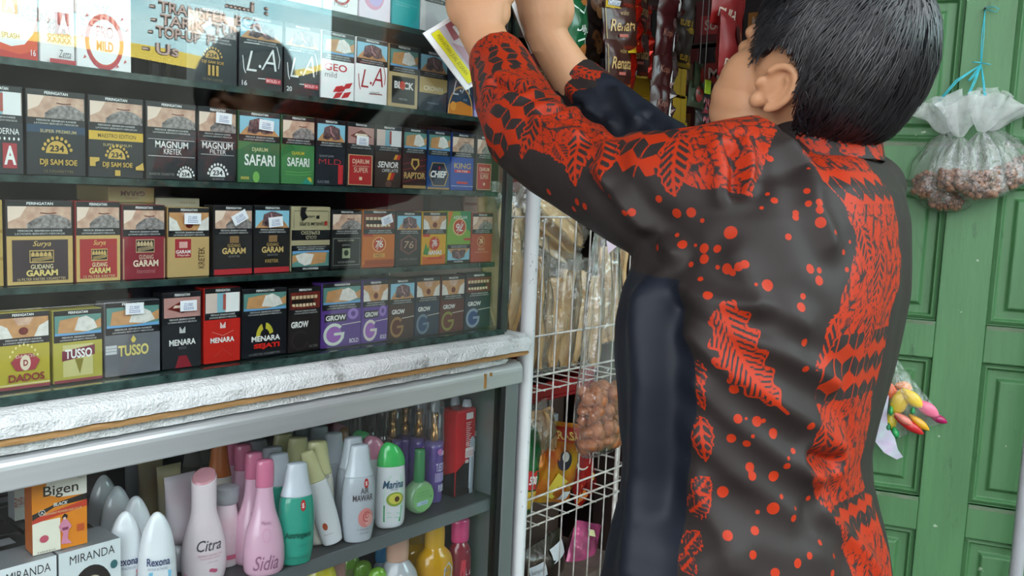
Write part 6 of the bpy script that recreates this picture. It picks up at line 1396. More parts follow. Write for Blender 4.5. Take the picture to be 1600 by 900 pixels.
# ---- batik print: signed fields on the cloth, thresholded in the material
def axis_coords(V, pts):
    P = np.array([np.array(atD(*p[:3])) for p in pts]); R0 = np.array([p[3] for p in pts]); best = np.full(len(V), 1e9); S = np.zeros(len(V)); D = np.zeros_like(V); T = np.zeros_like(V); RR = np.ones(len(V)); acc = 0
    for i in range(len(P) - 1):
        a, b = P[i], P[i + 1]; ab = b - a; l = np.linalg.norm(ab); t = np.clip(((V - a) @ ab) / (l * l), 0, 1); q = V - a - t[:, None] * ab; d = np.linalg.norm(q, axis=1); r = R0[i] + (R0[i + 1] - R0[i]) * t
        m = d / r < best; best[m] = (d / r)[m]; S[m] = acc + t[m] * l; D[m] = q[m]; T[m] = ab / l; RR[m] = r[m]; acc += l
    return S, D, T, best, RR, acc
def smin(a, b): return np.minimum(a, b)
def leaf(u, v, L, W, ribs=9, line=.0013):
    """leaf from u=0 to L: outline, midrib and slanted ribs in red; positive = red"""
    t = np.clip(u / L, 0, 1); half = W * np.sin(math.pi * np.clip(t, .001, .999) ** .8) ** .7 * (1 + .10 * np.sin(t * ribs * 2 * math.pi))
    inside = np.minimum(half - np.abs(v), np.minimum(u, L - u))
    outline = line - np.abs(inside)
    mid = np.minimum(line * 1.1 - np.abs(v), inside)
    rib = np.minimum(np.minimum(.42 - np.abs(((u - np.abs(v) * .9) / L * ribs) % 1 - .5), 1) * L / ribs * .5 - L / ribs * .10, inside - line * 1.5)
    return np.maximum(np.maximum(outline, mid), rib), inside
def cubes(u, v, s, lw=.0011):
    """tumbling-block pattern: two dark lozenges per cube, the third red; positive = red"""
    h = s * math.sqrt(3)
    best = np.full(u.shape, 1e9); X = np.zeros_like(u); Y = np.zeros_like(u)
    q0 = np.round(v / (1.5 * s))
    for dq in (-1, 0, 1):
        q = q0 + dq; cy = q * 1.5 * s; off = np.where(np.abs(q) % 2 == 1, h / 2, 0); cx = np.round((u - off) / h) * h + off
        d = (u - cx) ** 2 + (v - cy) ** 2; m = d < best; best[m] = d[m]; X[m] = (u - cx)[m]; Y[m] = (v - cy)[m]
    ap = h / 2; a = np.abs(X)
    edge = np.minimum(ap - a, ap - (a * .5 + np.abs(Y) * math.sqrt(3) / 2))       # distance to the hexagon rim
    sp1 = np.abs(X); sp2 = np.abs(a * .5 - Y * math.sqrt(3) / 2)
    top = (Y > a / math.sqrt(3)) ; spoke = np.where(top, 1e9, sp1); topd = (Y * math.sqrt(3) / 2 - a * .5)
    line = np.maximum(lw - edge, np.where(Y < a / math.sqrt(3), lw - sp1, -1e9))
    return np.maximum(np.maximum(line, topd + lw), -(lw * 6))
def vines(u, v, k=1.0):
    """red ground with curling dark lines"""
    a = np.sin(u * 150 * k + 2.0 * np.sin(v * 95 * k) + 1.3) * np.cos(v * 170 * k + 1.8 * np.sin(u * 80 * k))
    b = np.sin(u * 330 * k + 2.6 * np.sin(v * 150 * k + 1)) + np.sin(v * 300 * k + 2.2 * np.sin(u * 170 * k))
    c = np.abs((a * 3.0) % 1 - .5) - .13
    return np.minimum(np.minimum(.0042 * (np.abs(a) - .10), .0050 * c + .0004), .0026 * (np.abs(b + .35) - .20))
DOTS = [(1000 + x / 2.5, 180 + y / 2.5, r / 2.5) for x, y, r in [(508, 170, 15), (658, 208, 8), (498, 308, 10), (525, 333, 15), (475, 362, 9), (652, 296, 14), (658, 345, 14), (702, 340, 16), (703, 370, 16), (706, 419, 22), (608, 382, 13), (608, 400, 14), (580, 475, 14), (765, 457, 11), (795, 535, 12), (808, 603, 11), (73, 327, 14), (143, 382, 16), (200, 380, 20), (242, 411, 9), (354, 459, 27), (145, 468, 10), (165, 505, 20), (68, 517, 14), (217, 508, 8), (250, 520, 20), (302, 522, 17), (250, 562, 20), (303, 594, 10), (340, 600, 22), (362, 615, 14), (385, 592, 18), (410, 582, 18), (200, 583, 12), (236, 640, 12), (265, 702, 20), (454, 661, 8), (497, 665, 24), (665, 600, 20), (700, 606, 13), (700, 646, 20), (637, 708, 13), (630, 750, 20), (642, 885, 14), (820, 495, 8)]] + \
       [(940 + x / 2.368, 520 + y / 2.368, r / 2.368) for x, y, r in [(750, 37, 14), (422, 106, 17), (755, 135, 14), (490, 210, 19), (630, 256, 20), (505, 318, 18), (574, 328, 20), (600, 325, 9), (535, 318, 7), (634, 373, 20), (560, 383, 8), (537, 410, 15), (776, 347, 17), (708, 437, 12), (692, 464, 8), (686, 494, 14), (548, 497, 18), (558, 530, 17), (636, 530, 21), (448, 588, 22), (666, 606, 10), (764, 612, 11), (635, 650, 24), (577, 663, 9), (712, 687, 14), (718, 650, 8), (567, 732, 17), (467, 750, 20), (560, 822, 17), (808, 776, 12), (770, 825, 14), (860, 826, 10), (726, 853, 18), (855, 890, 14), (642, 888, 18), (480, 390, 18)]] + \
       [(740 + x / 3, 50 + y / 3, r / 3) for x, y, r in [(352, 750, 17), (485, 797, 18), (520, 818, 18), (638, 771, 13), (705, 850, 16), (742, 845, 20), (868, 783, 18), (952, 850, 24), (1020, 846, 24), (1072, 884, 12), (470, 830, 15)]]
def paint():
    V = vget(shirt); N0 = nget(shirt); bv = bvh_of(shirt); n = len(V)
    red = np.full(n, -.02); NEG = -.02
    for (px, py, r) in DOTS:
        h = hit(bv, px, py)[0]
        if h is None: continue
        R_ = r * depth(h) / F; d = np.linalg.norm(V - np.array(h), axis=1); red = np.maximum(red, R_ - d)
    # loose dots on the parts the photograph does not show
    rr = random.Random(2)
    for k in range(46):
        c = V[rr.randrange(n)]
        if (CPOS - c) @ N0[rr.randrange(n)] < 0: continue
    ARM_C = [(1250, 318, .872, .085), (1172, 320, .898, .082)] + ARM_L[1:]
    Sa, Da, Ta, ba, ra, La = axis_coords(V, ARM_C); Sb, Db, Tb, bb, rb_, Lb = axis_coords(V, ARM_R)
    cen = np.array([[np.interp(z, [t[0] for t in TORSO], [t[1] for t in TORSO]), np.interp(z, [t[0] for t in TORSO], [t[2] for t in TORSO])] for z in (V[:, 2])])
    rel = V[:, :2] - cen
    s_from_cuff = La - Sa
    seam = (np.array(atD(1192, 210, .93)), np.array(atD(1160, 400, .90)))
    sh0 = hit(bv, 1178, 300)[0]; sn = np.array(atD(1095, 318, .925) - atD(870, 238, 1.06)); sn /= np.linalg.norm(sn)
    sd = (V - np.array(sh0)) @ (sn * .8 + np.array([.25, 0, .12]))
    isL = (ba < 1.5) & (sd < 0) & (V[:, 0] < .93) & (V[:, 2] > 1.24)
    # angle round the sleeve: 0 towards the camera, growing over the top
    e1 = CPOS - V + Da; e1 -= Ta * np.sum(e1 * Ta, 1)[:, None]; e1 /= np.linalg.norm(e1, axis=1)[:, None]
    e2 = np.cross(Ta, e1); sg = -1 if np.mean(e2[isL][:, 2]) < 0 else 1; e2 *= sg
    th = np.arctan2(np.sum(Da * e2, 1), np.sum(Da * e1, 1)); th = np.where(th < -1.9, th + 2 * math.pi, th)
    u = s_from_cuff; v = th * .055
    A_ = np.array(atD(870, 238, 1.06)); B_ = np.array(atD(1172, 320, .898)); dr = (B_ - A_) / np.linalg.norm(B_ - A_); tl = (V - A_) @ dr
    wE = np.clip((tl - .01) / .07, 0, 1); wE = wE * wE * (3 - 2 * wE)
    pA = np.array([np.array(atD(*p[:3])) for p in ARM_L[4:]]); uE = sum(np.linalg.norm(b - a) for a, b in zip(pA, pA[1:]))
    dd = V - A_ - tl[:, None] * dr; c1 = CPOS - (A_ + B_) / 2; c1 -= dr * (c1 @ dr); c1 /= np.linalg.norm(c1); c2 = np.cross(dr, c1); c2 *= 1 if c2[2] > 0 else -1
    t2 = np.arctan2(dd @ c2, dd @ c1); t2 = np.where(t2 < -1.9, t2 + 2 * math.pi, t2)
    u = u * (1 - wE) + (uE + tl) * wE; v = v * (1 - wE) + t2 * .062 * wE
    low = np.interp(u, [0, .13, .16, .19, .22, .26, .30, .36, .5], [-2.4, -2.4, -1.7, -1.0, -.45, -.12, -.10, -.05, .12]) * .055 + .003 * np.sin(u * 90)
    band = np.minimum(v - low, .19 - v)
    sect = np.zeros(n, int)      # 0 vines, 1 cubes
    for a, b in ((.035, .105), (.160, .235), (.330, .420)): sect[(u >= a) & (u < b)] = 1
    pat = np.where(sect == 1, cubes(u, v, .0185), vines(u, v))
    pat = np.where(u < .030, np.maximum(vines(u * 1.3, v * 1.3), -.01), pat)
    fieldL = np.minimum(band, pat)
    for (u0, v0, ang, L_, W_l) in ((.118, -.006, -1.0, .062, .014), (.225, .030, -1.3, .060, .015), (.292, .035, -1.05, .068, .015), (.275, .010, -.5, .035, .009), (.335, .030, -.95, .060, .015), (.425, .04, -1.1, .055, .015), (.140, .03, -.9, .045, .011), (.21, .07, -1.2, .045, .011)):
        ca, sa = math.cos(ang), math.sin(ang); du, dv = u - u0, v - v0; lu, lv = du * ca + dv * sa, -du * sa + dv * ca
        fl, ins = leaf(lu, lv, L_, W_l, ribs=7); m = ins > -.0016; fieldL = np.where(m, fl, fieldL)
    red = np.where(isL, np.maximum(np.where(band > -.001, -.02, red), fieldL), red)
    # seam of the sleeve
    # back band
    edge_px = [(1248, 236), (1288, 280), (1316, 312), (1332, 360), (1336, 404), (1324, 452), (1296, 500), (1288, 540), (1286, 554), (1278, 604), (1274, 642), (1278, 689), (1263, 756), (1280, 790), (1318, 824), (1328, 896)]
    ez, ea = [], []
    ang = np.arctan2(rel[:, 1], rel[:, 0])
    for p in edge_px:
        h = hit(bv, *p)[0]
        if h is None: continue
        c = [np.interp(h.z, [t[0] for t in TORSO], [t[k] for t in TORSO]) for k in (1, 2)]; ez.append(h.z); ea.append(math.atan2(h.y - c[1], h.x - c[0]))
    o_ = np.argsort(ez); ez = np.array(ez)[o_]; ea = np.array(ea)[o_]
    tors = ~isL & (bb > 1.0) | (~isL & (V[:, 2] < 1.32))
    tors = ~isL & ((V[:, 2] < 1.30) | (bb > 1.15)) & (V[:, 1] < .47)
    vb = (ang - np.interp(V[:, 2], ez, ea)) * .175; ub = V[:, 2]
    wob = .004 * np.sin(ub * 75) + .002 * np.sin(ub * 190)
    bandb = np.minimum(vb + wob, .150 - vb + wob)
    secb = np.zeros(n, int)
    for a, b in ((1.16, 1.225), (1.005, 1.05), (1.35, 1.38)): secb[(ub >= a) & (ub < b)] = 1
    patb = np.where(secb == 1, cubes(vb, ub, .0190), vines(ub, vb, .85))
    fb = np.minimum(bandb, patb)
    for (v0, z0, ang_, L_, Wl) in ((.012, 1.335, -1.2, .055, .013), (.055, 1.31, -1.4, .060, .016), (.006, 1.245, -1.9, .055, .013), (.010, 1.142, -1.6, .050, .013), (.03, 1.10, -1.3, .045, .014), (.004, 1.04, -2.0, .04, .012), (.045, .985, -1.5, .05, .014), (.075, 1.25, -1.5, .05, .013), (.02, .93, -1.2, .045, .012)):
        ca, sa = math.cos(ang_), math.sin(ang_); du, dv = vb - v0, ub - z0; fl, ins = leaf(du * ca + dv * sa, -du * sa + dv * ca, L_, Wl, ribs=7); fb = np.where(ins > -.0016, fl, fb)
    m = tors & (bandb > -.004); red = np.where(m, np.maximum(np.where(bandb > -.0005, -.02, red), fb), red)
    # feather on the side panel, and faint sprigs along the front edge
    def local(pa, pb):
        A = hit(bv, *pa)[0]; B = hit(bv, *pb)[0]; nn = hit(bv, (pa[0] + pb[0]) / 2, (pa[1] + pb[1]) / 2)[1]; x = (B - A); L_ = x.length; x = x.normalized(); y = nn.cross(x).normalized()
        d = V - np.array(A); near = (np.linalg.norm(d, axis=1) < L_ * 1.2) & (N0 @ np.array(nn) > .2)
        return d @ np.array(x), d @ np.array(y), L_, near
    a, b, L_, near = local((1128, 474), (1233, 648)); b2 = b + .010 * np.sin(np.clip(a / L_, 0, 1) * math.pi)
    t = np.clip(a / L_, 0, 1); half = .020 * np.sin(math.pi * np.clip((t * 1.12), .001, .999) ** .7) ** .6 * (1 + .22 * np.sin(a * 330 + np.sign(b2)))
    ins = np.minimum(half - np.abs(b2), np.minimum(a, L_ * .9 - a)); barb = .0012 * (np.sin((a - np.abs(b2) * 1.1) * 900) + .15)
    fe = np.maximum(np.minimum(ins - .0018, barb), .0012 - np.abs(ins)); fe = np.maximum(fe, np.minimum(.0018 - np.abs(b2), np.minimum(a, L_ - a)))
    red = np.where(near & (ins > -.004), np.maximum(np.where(ins > -.002, -.02, red), fe), np.where(near & (np.abs(b2) < .004), np.maximum(red, fe), red))
    for pa, pb, w_ in (((1082, 560), (1092, 612), .011), ((1094, 650), (1102, 720), .010), ((1086, 772), (1108, 745), .010), ((1078, 800), (1110, 775), .012), ((1070, 860), (1092, 830), .012), ((1066, 890), (1084, 870), .012), ((1084, 590), (1100, 640), .008)):
        try: a, b, L_, near = local(pa, pb)
        except Exception: continue
        fl, ins = leaf(a, b, L_, w_, ribs=5); red = np.where(near & (ins > -.0015), fl - .0002, red)
    # cuffs: right sleeve cuff printed with twigs
    isR = (bb < 1.4) & (bb < ba) & (V[:, 1] > .50)
    uc = Lb - Sb; e1 = CPOS - V + Db; e1 -= Tb * np.sum(e1 * Tb, 1)[:, None]; e1 /= np.linalg.norm(e1, axis=1)[:, None]; e2 = np.cross(Tb, e1); e2 *= 1 if np.mean(e2[isR][:, 2]) > 0 else -1
    vc = np.arctan2(np.sum(Db * e2, 1), np.sum(Db * e1, 1)) * .04
    cuff = .052 - uc + .010 * np.sin(vc * 120)
    tw = np.full(n, -.02)
    for (u0, v0, ang_, L_, Wl) in ((.004, .012, .25, .052, .009), (.008, -.022, .1, .050, .010), (.030, .03, .1, .035, .008), (.016, -.002, 1.2, .022, .007), (.01, .06, .2, .05, .010), (.01, -.06, .2, .05, .010), (.012, .1, .2, .045, .01)):
        ca, sa = math.cos(ang_), math.sin(ang_); du, dv = uc - u0, vc - v0; fl, ins = leaf(du * ca + dv * sa, -du * sa + dv * ca, L_, Wl, ribs=6, line=.0009); tw = np.where(ins > -.0012, fl, tw)
    tw = np.maximum(tw, .0010 - np.abs(cuff - .004))
    red = np.where(isR, np.where(cuff > 0, tw, -.02), red)
    # plain navy: whole front left of the side seam, and the right sleeve above its cuff
    nz, na = [], []
    for p in ((1060, 446), (1068, 500), (1078, 545), (1086, 592), (1088, 647), (1079, 723), (1073, 773), (1062, 849), (1058, 896)):
        h = hit(bv, *p)[0]
        if h is None: continue
        c = [np.interp(h.z, [t[0] for t in TORSO], [t[k] for t in TORSO]) for k in (1, 2)]; nz.append(h.z); na.append(math.atan2(h.y - c[1], h.x - c[0]) % (2 * math.pi))
    o_ = np.argsort(nz); nz = np.array(nz)[o_]; na = np.array(na)[o_]
    a2 = ang % (2 * math.pi); lim = np.interp(V[:, 2], nz, na)
    nav = np.minimum((lim - a2), a2 - .15) * .16
    nav = np.where(isL & (V[:, 2] > 1.27), -.02, nav); nav = np.where((V[:, 2] > 1.33) & ~isR & (V[:, 1] < .47), -.02, nav)
    nav = np.where(isR, -(cuff), nav)
    red = np.where(nav > 0, -.02, red)
    me = shirt.data
    for nm, arr in (('print_red', red), ('plain_navy', nav)):
        at = me.attributes.new(nm, 'FLOAT', 'POINT'); at.data.foreach_set('value', np.ascontiguousarray(np.clip(arr, -.02, .02), dtype=np.float32))
paint()
def cloth(name, with_print=True):
    m = bpy.data.materials.new(name); m.use_nodes = True; nt = m.node_tree; N = nt.nodes; L = nt.links; b = N['Principled BSDF']
    b.inputs['Roughness'].default_value = .55; b.inputs['Specular IOR Level'].default_value = .22; b.inputs['Sheen Weight'].default_value = 0
    def col(c): n_ = N.new('ShaderNodeRGB'); n_.outputs[0].default_value = lin(c); return n_.outputs[0]
    def mask(nm):
        a = N.new('ShaderNodeAttribute'); a.attribute_name = nm; r = N.new('ShaderNodeMapRange'); r.inputs[1].default_value = -.00025; r.inputs[2].default_value = .00025; L.new(a.outputs['Fac'], r.inputs[0]); return r.outputs[0]
    def mix(f, a, c): x = N.new('ShaderNodeMix'); x.data_type = 'RGBA'; L.new(f, x.inputs[0]); L.new(a, x.inputs[6]); L.new(c, x.inputs[7]); return x.outputs[2]
    o = mix(mask('print_red'), col('#2a2423'), col('#a02b0d')); o = mix(mask('plain_navy'), o, col('#171b25'))
    L.new(o, b.inputs['Base Color'])
    tc = N.new('ShaderNodeTexCoord'); w1 = N.new('ShaderNodeTexNoise'); w1.inputs['Scale'].default_value = 900; L.new(tc.outputs['Object'], w1.inputs['Vector'])
    bp = N.new('ShaderNodeBump'); bp.inputs['Strength'].default_value = .06; bp.inputs['Distance'].default_value = .001; L.new(w1.outputs['Fac'], bp.inputs['Height']); L.new(bp.outputs[0], b.inputs['Normal'])
    return m
CL = cloth('batik_cloth')
shirt.data.materials.clear(); shirt.data.materials.append(CL)
shirt.data.polygons.foreach_set('material_index', [0] * len(shirt.data.polygons))
vset(shirt, vget(shirt) - np.array([.955, .43, 0])); shirt.parent = person

def collar():
    """stand-and-fall collar round the neck"""
    c = Vector((.9865, .404, 1.406)); n, K = 120, 26; vs = []; fs = []; ru = []
    prof = [(.0585, -.012), (.0590, .010), (.0600, .026), (.0615, .030), (.0640, .028), (.0665, .012), (.0700, -.006), (.0715, -.014), (.0700, -.0145), (.0680, -.006), (.0650, .010)]
    pr_ = [];
    for (a, b) in zip(prof, prof[1:]):
        for k in range(6): pr_.append((a[0] + (b[0] - a[0]) * k / 6, a[1] + (b[1] - a[1]) * k / 6))
    pr_.append(prof[-1]); W2 = len(pr_); g = .28
    for j in range(n + 1):
        q = math.pi / 2 + g + (2 * math.pi - 2 * g) * j / n
        for (r, z) in pr_:
            dip = -.014 * max(0, math.sin(q)) + .004 * -min(0, math.sin(q))
            vs.append(c + Vector((r * math.cos(q) * 1.02, r * math.sin(q) * .98, z + dip)))
    for j in range(n):
        for k in range(W2 - 1): a = j * W2 + k; fs.append((a, a + 1, a + 1 + W2, a + W2))
    o = MB(PINV).add(vs, fs, CL, True).build('collar', shirt)
    V = vget(o); th = np.arctan2(V[:, 1] + .026, V[:, 0] - .0315) * .066; z = V[:, 2] - 1.406
    red = np.full(len(V), -.02)
    for k in range(11):
        v0 = -.20 + .037 * k
        for (dv, z0, an, L_, Wl) in ((0, .018, -1.3, .026, .007), (.012, -.012, 1.1, .022, .006), (.022, .012, -2.2, .020, .006), (.028, -.008, 1.9, .018, .005)):
            du, dz = th - v0 - dv, z - z0; ca, sa = math.cos(an), math.sin(an); fl, ins = leaf(du * ca + dz * sa, -du * sa + dz * ca, L_, Wl, ribs=4, line=.0009); red = np.where(ins > -.0012, np.maximum(red, fl), red)
    for nm, arr in (('print_red', red), ('plain_navy', np.full(len(V), -.02))):
        at = o.data.attributes.new(nm, 'FLOAT', 'POINT'); at.data.foreach_set('value', np.ascontiguousarray(arr, dtype=np.float32))
collar()

# trousers and shoes carry the figure (below the picture)
TR = mat('dark_trousers', '#1c1d22', rough=.75, var=.2, vscale=40)
mb = MB(PINV); rings(mb, [(.70, .908, .41, .172, .118), (.80, .908, .41, .178, .122), (.93, .91, .413, .170, .112), (.96, .91, .413, .165, .108)], TR)
for s in (-1, 1):
    limb(mb, [(.908 + s * .085, .41, .80), (.908 + s * .092, .41, .60), (.908 + s * .096, .415, .42), (.908 + s * .098, .40, .09)], [.088, .078, .066, .062], [.098, .082, .068, .064], (1, 0, 0), TR)
mb.build('trousers', person)
for s in (-1, 1):
    mb = MB(PINV); x = .908 + s * .098
    limb(mb, [(x, .34, .045), (x, .40, .055), (x, .47, .045), (x, .56, .032), (x, .585, .025)], [.034, .040, .044, .040, .024], [.044, .054, .044, .031, .022], (1, 0, 0), mat('black_shoe', '#141416', rough=.4, var=.2), n=20)
    ob = mb.build('shoe', person)

# ---- cards in the hands
def card(name, corners, y, label, ops, th=.0016, back='#f2f2f4'):
    P = [atY(px, py, yy) for (px, py), yy in zip(corners, y)]; c = sum(P, Vector()) / 4
    nrm = (P[1] - P[0]).cross(P[3] - P[0]).normalized()
    if nrm.dot(Vector(CPOS) - c) < 0: nrm = -nrm
    Q = [p - c for p in P]
    mb = MB(); vs = Q + [q - nrm * th for q in Q]
    mb.add(vs, [(0, 1, 2, 3), (7, 6, 5, 4)] + [(i, (i + 1) % 4, (i + 1) % 4 + 4, i + 4) for i in range(4)], pr(back, .4)); o = mb.build(name); o.location = c; tag(o, label, 'card')
    def mp(u, v, e): return (Q[0] * (1 - u) + Q[1] * u) * (1 - v) + (Q[3] * (1 - u) + Q[2] * u) * v + nrm * (.0004 + e)
    draw(MB(), ops, mp, (Q[1] - Q[0]).length / (Q[3] - Q[0]).length, seg=2).build('printed_front', o, fix=False)
    return o
card('price_card', [(661, 52), (728, 141), (800, 100), (735, 8)], [.915, .915, .905, .905], 'white promotional card with a yellow strip held slantwise under the nearer hand',
     [('r', '#c9c4cc', .05, .1, .96, .95), ('p', '#a8606a', [(.05, .4), (.3, .36), (.3, .95), (.05, .95)]), ('r', '#e6e02e', .06, .1, .93, .26), ('t', '#8a8420', 'PERHATIAN JUAL ECERAN', .12, .13, .8, .22), ('p', '#b89aa8', [(.3, .3), (.9, .3), (.9, .5), (.5, .5)]), ('r', '#f4f4f6', .12, .48, .66, .8), ('r', '#c23a40', .16, .7, .22, .78), ('t', '#556', 'COOL', .18, .55, .26, .72), ('r', '#c23a40', .40, .7, .46, .78), ('t', '#556', 'MILD', .40, .55, .48, .72), ('r', '#c81e24', .74, .55, .98, .98), ('o', '#e8d8a8', .84, .66, .05, .07, .3)], back='#f6f6f8')
card('price_list', [(784, -30), (831, 84), (872, 62), (830, -46)], [.893, .893, .90, .90], 'dark printed sheet with a white edge held between the two hands',
     [('r', '#20222e', .0, .16, .98, 1.0), ('t', '#b9bcc8', 'DAFTAR', .36, .25, .48, .75, {'b': .02}), ('t', '#b9bcc8', 'HARGA', .54, .25, .66, .75, {'b': .02}), ('t', '#b9bcc8', 'ROKOK', .72, .25, .84, .75, {'b': .02})])
# ------------------------------------------------------------------ bags hanging on the green door
def door_at(px, py, off=0.0):
    n = np.array(DN); p0 = np.array(DP) + n * off; r = ray(px, py)
    return Vector(CPOS + r * (((p0 - CPOS) @ n) / (r @ n)))
def nut_bags():
    BL = mat('cyan_raffia', '#3fb8c8', rough=.4, var=.25, vscale=80)
    nail = door_at(1539, 14, .022); knot = door_at(1533, 102, .035)
    o = empty('raffia_string', nail, 'bright cyan raffia string tied to a nail on the green door', 'string')
    L = lambda px, py, off: door_at(px, py, off) - nail
    mb = MB(); mb.tube([L(1539, 12, .024), L(1537, 60, .03), L(1533, 100, .036)], .0011, BL, n=6); mb.tube([L(1540, 10, .024), L(1534, 55, .031), L(1532, 100, .037)], .0009, BL, n=6)
    mb.tube([L(1539, 12, .026), L(1552, 10, .03), L(1561, 14, .03), L(1556, 19, .03), L(1541, 14, .027)], .0009, BL, n=6)
    mb.tube([L(1533, 98, .037), L(1548, 101, .04)], .0012, BL, n=6); mb.tube([L(1533, 98, .037), L(1519, 97, .04)], .0012, BL, n=6)
    ends = [(1466, 158, .06), (1512, 148, .07), (1538, 152, .075), (1513, 126, .06)]
    for (px, py, off) in ends:
        for d in (0, 2): mb.tube([L(1533, 101, .037), L((1533 + px) / 2 + d - (6 if px < 1480 else 0), (101 + py) / 2 - (4 if px < 1480 else 0) + d, .05), L(px + d, py, off)], .0013, BL, n=6)
    mb.build('raffia', o)
    MB().tube([nail - nail + DN * -.006, DN * .012], .002, mat('nail_steel', '#6a6c70', rough=.4, metal=.8, var=.2), n=8).build('nail', o)
    SUG = mat('sugar_peanut', '#9a6a48', rough=.6, var=.5, vscale=120, bump=.6, bscale=160, col2='#5d3420')
    spec = [   # neck px, body centre px, bottom px row, half width, offset, frill tip px
        (1478, 208, 1448, 288, 312, .043, .050, (1462, 158), 'leftmost bag of brown sugared peanuts in the bundle on the green door'),
        (1490, 212, 1478, 300, 330, .044, .030, (1480, 160), 'lowest bag of sugared peanuts, second from the left in the bundle'),
        (1500, 214, 1492, 268, 300, .040, .082, (1500, 155), 'front bag of sugared peanuts in the middle of the bundle'),
        (1532, 206, 1537, 270, 312, .041, .088, (1555, 150), 'front bag of sugared peanuts right of the middle in the bundle'),
        (1545, 204, 1572, 262, 300, .041, .050, (1578, 152), 'bag of sugared peanuts at the right of the bundle, cut by the picture edge'),
        (1548, 202, 1594, 245, 290, .040, .020, (1570, 162), 'rearmost bag of sugared peanuts at the far right of the bundle')]
    for i, (nx, ny, cx_, cy_, by, a, off, tip, lb) in enumerate(spec):
        N = door_at(nx, ny, off); B = door_at((cx_ * 2 + nx * 0) / 2, by, max(off, a * .75 + .006)); T = door_at(*tip, off + .012)
        o = empty('peanut_bag', N, lb, 'bag', 'peanut bags hanging on the door')
        axis = B - N; Lh = axis.length; ax = axis.normalized()
        su = DU - ax * DU.dot(ax); su.normalize(); sv = ax.cross(su)
        n, K = 34, 22; vs = []; fs = []
        for k in range(K + 1):
            t = k / K; w_ = a * (.10 + .98 * (1 - math.exp(-3.2 * t))) * (1 if t < .86 else math.sqrt(max(.02, 1 - ((t - .86) / .145) ** 2)))
            for j in range(n):
                q = 2 * math.pi * j / n; f = 1 + (.28 * (1 - t) ** 2 + .03) * math.sin(q * 8 + i) + .12 * noise.noise((math.cos(q) * 2 + i, math.sin(q) * 2, t * 5))
                vs.append(ax * (Lh * t * 1.02) + su * (w_ * f * math.cos(q)) + sv * (w_ * .72 * f * math.sin(q)))
        for k in range(K):
            for j in range(n): b = k * n; fs.append((b + j, b + (j + 1) % n, b + n + (j + 1) % n, b + n + j))
        fs.append(tuple(K * n + j for j in range(n)))
        mb = MB().add(vs, fs, glassy('peanut_film', ior=1.42, film=.10, filmcol=(.92, .93, .93), bump=.5, bscale=60, facmul=1.8, rough=.12), True)
        mb.build('bag_film', o, fix=False)
        # frill above the tie
        mb = MB(); vs = []; fs = []; up = (T - N); ul = up.length; u_ = up.normalized(); s2 = (DU - u_ * DU.dot(u_)).normalized(); v2 = u_.cross(s2)
        for k in range(9):
            t = k / 8; w_ = .006 + .034 * t ** .8
            for j in range(n):
                q = 2 * math.pi * j / n; f = 1 + .35 * t * math.sin(q * 5 + i * 2) + .3 * noise.noise((math.cos(q) * 2, math.sin(q) * 2 + i, t * 3))
                vs.append(u_ * (ul * t * (1 + .12 * math.sin(q * 3 + i))) + s2 * (w_ * f * math.cos(q)) + v2 * (w_ * .55 * f * math.sin(q)))
        for k in range(8):
            for j in range(n): b = k * n; fs.append((b + j, b + (j + 1) % n, b + n + (j + 1) % n, b + n + j))
        mb.add(vs, fs, glassy('peanut_frill', ior=1.42, film=.40, filmcol=(.92, .94, .94), bump=.5, bscale=60, facmul=1.4, rough=.12), True).build('frill', o, fix=False)
        rr = random.Random(i + 40); pts = []
        for k in range(150):
            t = rr.uniform(.60, .97); q = rr.uniform(0, 2 * math.pi); s = math.sqrt(rr.random()) * .80 * (1 if t < .86 else math.sqrt(max(.05, 1 - ((t - .86) / .145) ** 2)))
            pts.append(ax * (Lh * t) + su * (a * s * math.cos(q)) + sv * (a * .7 * s * math.sin(q)))
        mb = MB(); lumps(mb, pts, .0052, SUG, i, sub=0); mb.build('sugared_peanuts', o, fix=False)['kind'] = 'stuff'
nut_bags()

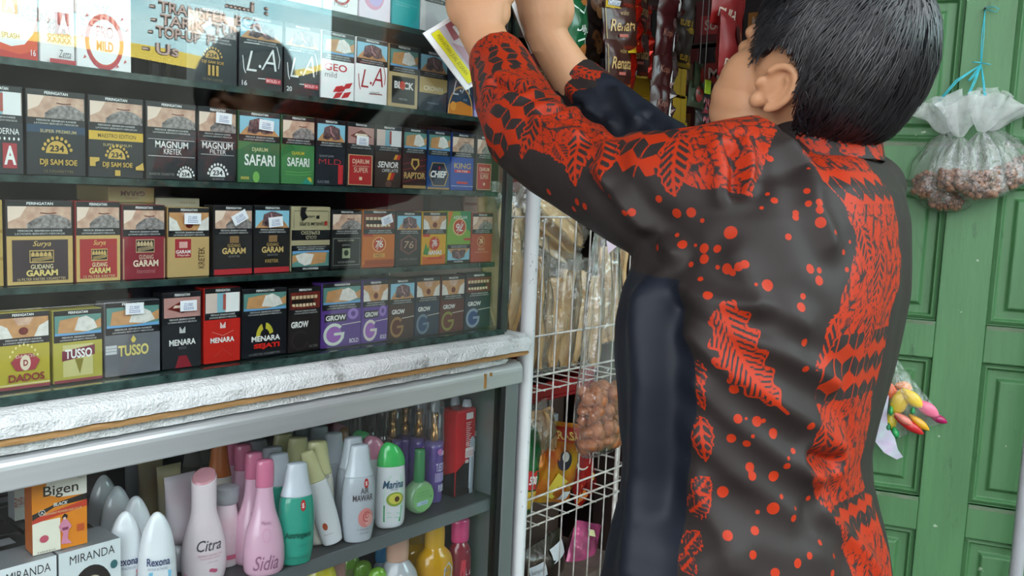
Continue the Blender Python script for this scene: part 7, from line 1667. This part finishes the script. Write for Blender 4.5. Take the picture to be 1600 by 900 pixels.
def toy_bag():
    top = door_at(1386, 535, .05)
    o = empty('toy_bag', top, 'clear bag of colourful balloons and toys hanging on the green door behind the shirt', 'bag')
    outline = [(1384, 535), (1393, 548), (1412, 575), (1436, 605), (1458, 632), (1475, 655), (1466, 664), (1440, 668), (1410, 682), (1392, 686), (1375, 640), (1374, 590)]
    c = sum((door_at(*p, .03) - top for p in outline), Vector()) / len(outline)
    mb = MB(); vs = []; fs = []; n = len(outline); K = 6
    for side in (1, -1):
        b = len(vs)
        for k in range(K + 1):
            t = k / K
            for (px, py) in outline:
                p = door_at(px, py, .03) - top; q = c.lerp(p, t)
                vs.append(q + DN * (side * .022 * (1 - t ** 2) + .004 * noise.noise(q * 60)))
        for k in range(K):
            for j in range(n): d = b + k * n; fs.append((d + j, d + (j + 1) % n, d + n + (j + 1) % n, d + n + j))
    mb.add(vs, fs, glassy('toy_film', ior=1.45, film=.10, filmcol=(.9, .92, .92), bump=.6, bscale=50, facmul=2.2, rough=.08), True).build('bag_film', o, fix=False)
    def balloon(px, py, off, rx, rz_, col, rot, nm):
        p = door_at(px, py, off) - top; m = mat('balloon_' + col.strip('#'), col, rough=.3, var=.15, vscale=40)
        mb = MB(Matrix.Translation(p) @ DT.to_3x3().to_4x4() @ Matrix.Rotation(math.radians(rot), 4, 'Y'))
        n2 = 16; vs = []; fs = []
        for k in range(11):
            t = k / 10; r = math.sin(math.pi * min(.999, t * .93 + .02)) ** .75 * (1 - .35 * t)
            for j in range(n2): q = 2 * math.pi * j / n2; vs.append((rx * r * math.cos(q), .010 * r * math.sin(q), rz_ * (t * 2 - 1)))
        for k in range(10):
            for j in range(n2): b = k * n2; fs.append((b + j, b + (j + 1) % n2, b + n2 + (j + 1) % n2, b + n2 + j))
        mb.add(vs, fs, m, True).build(nm, o, fix=False)
    for i, (px, py, off, a, b, col, rot) in enumerate(((1392, 612, .03, .016, .022, '#e0622a', 20), (1405, 628, .04, .020, .028, '#e8c62a', -10), (1425, 622, .045, .016, .026, '#ecc84a', 50), (1448, 638, .04, .016, .026, '#ee7a9a', 60), (1466, 654, .03, .010, .018, '#a81a5a', 70), (1392, 658, .03, .014, .022, '#e6cf2e', 0), (1420, 664, .045, .012, .032, '#c8262a', 62), (1399, 676, .04, .009, .012, '#2fa35a', 20), (1388, 668, .035, .007, .012, '#1f7a48', 0), (1392, 642, .05, .006, .010, '#2f9a4e', 0), (1436, 660, .04, .010, .024, '#e0a82a', 55), (1412, 655, .05, .010, .020, '#e88a7a', 60), (1426, 642, .055, .006, .008, '#2a8a50', 0), (1412, 604, .03, .014, .016, '#e8842a', 80))):
        balloon(px, py, off, a, b, col, rot, 'balloon')
    # ribbon hanging beside it
    pts = [(1372, 620), (1366, 650), (1364, 668), (1378, 686), (1388, 705), (1402, 716)]; wds = [16, 20, 24, 20, 14, 6]
    base = door_at(1372, 618, .045)
    r = empty('gift_ribbon', base, 'pale lilac shiny ribbon strip dangling at the lower left of the toy bag', 'ribbon')
    vs = []; fs = []
    for i, ((px, py), w_) in enumerate(zip(pts, wds)):
        for s in (-1, 0, 1): vs.append(door_at(px + s * w_ * .8 + 4, py - s * 2, .045 + .006 * math.sin(i * 2 + s)) - base)
    vs += [v - DN * .0015 for v in vs]
    N_ = len(pts) * 3
    for i in range(len(pts) - 1):
        for s in (0, 1):
            a = i * 3 + s; fs += [(a, a + 1, a + 4, a + 3), (N_ + a, N_ + a + 3, N_ + a + 4, N_ + a + 1)]
    mb = MB().add(vs, fs, mat('lilac_foil', '#cdb2d8', rough=.25, metal=.25, var=.25, vscale=45, col2='#c8dce0'), True); mb.build('ribbon_strip', r, fix=False)
toy_bag()
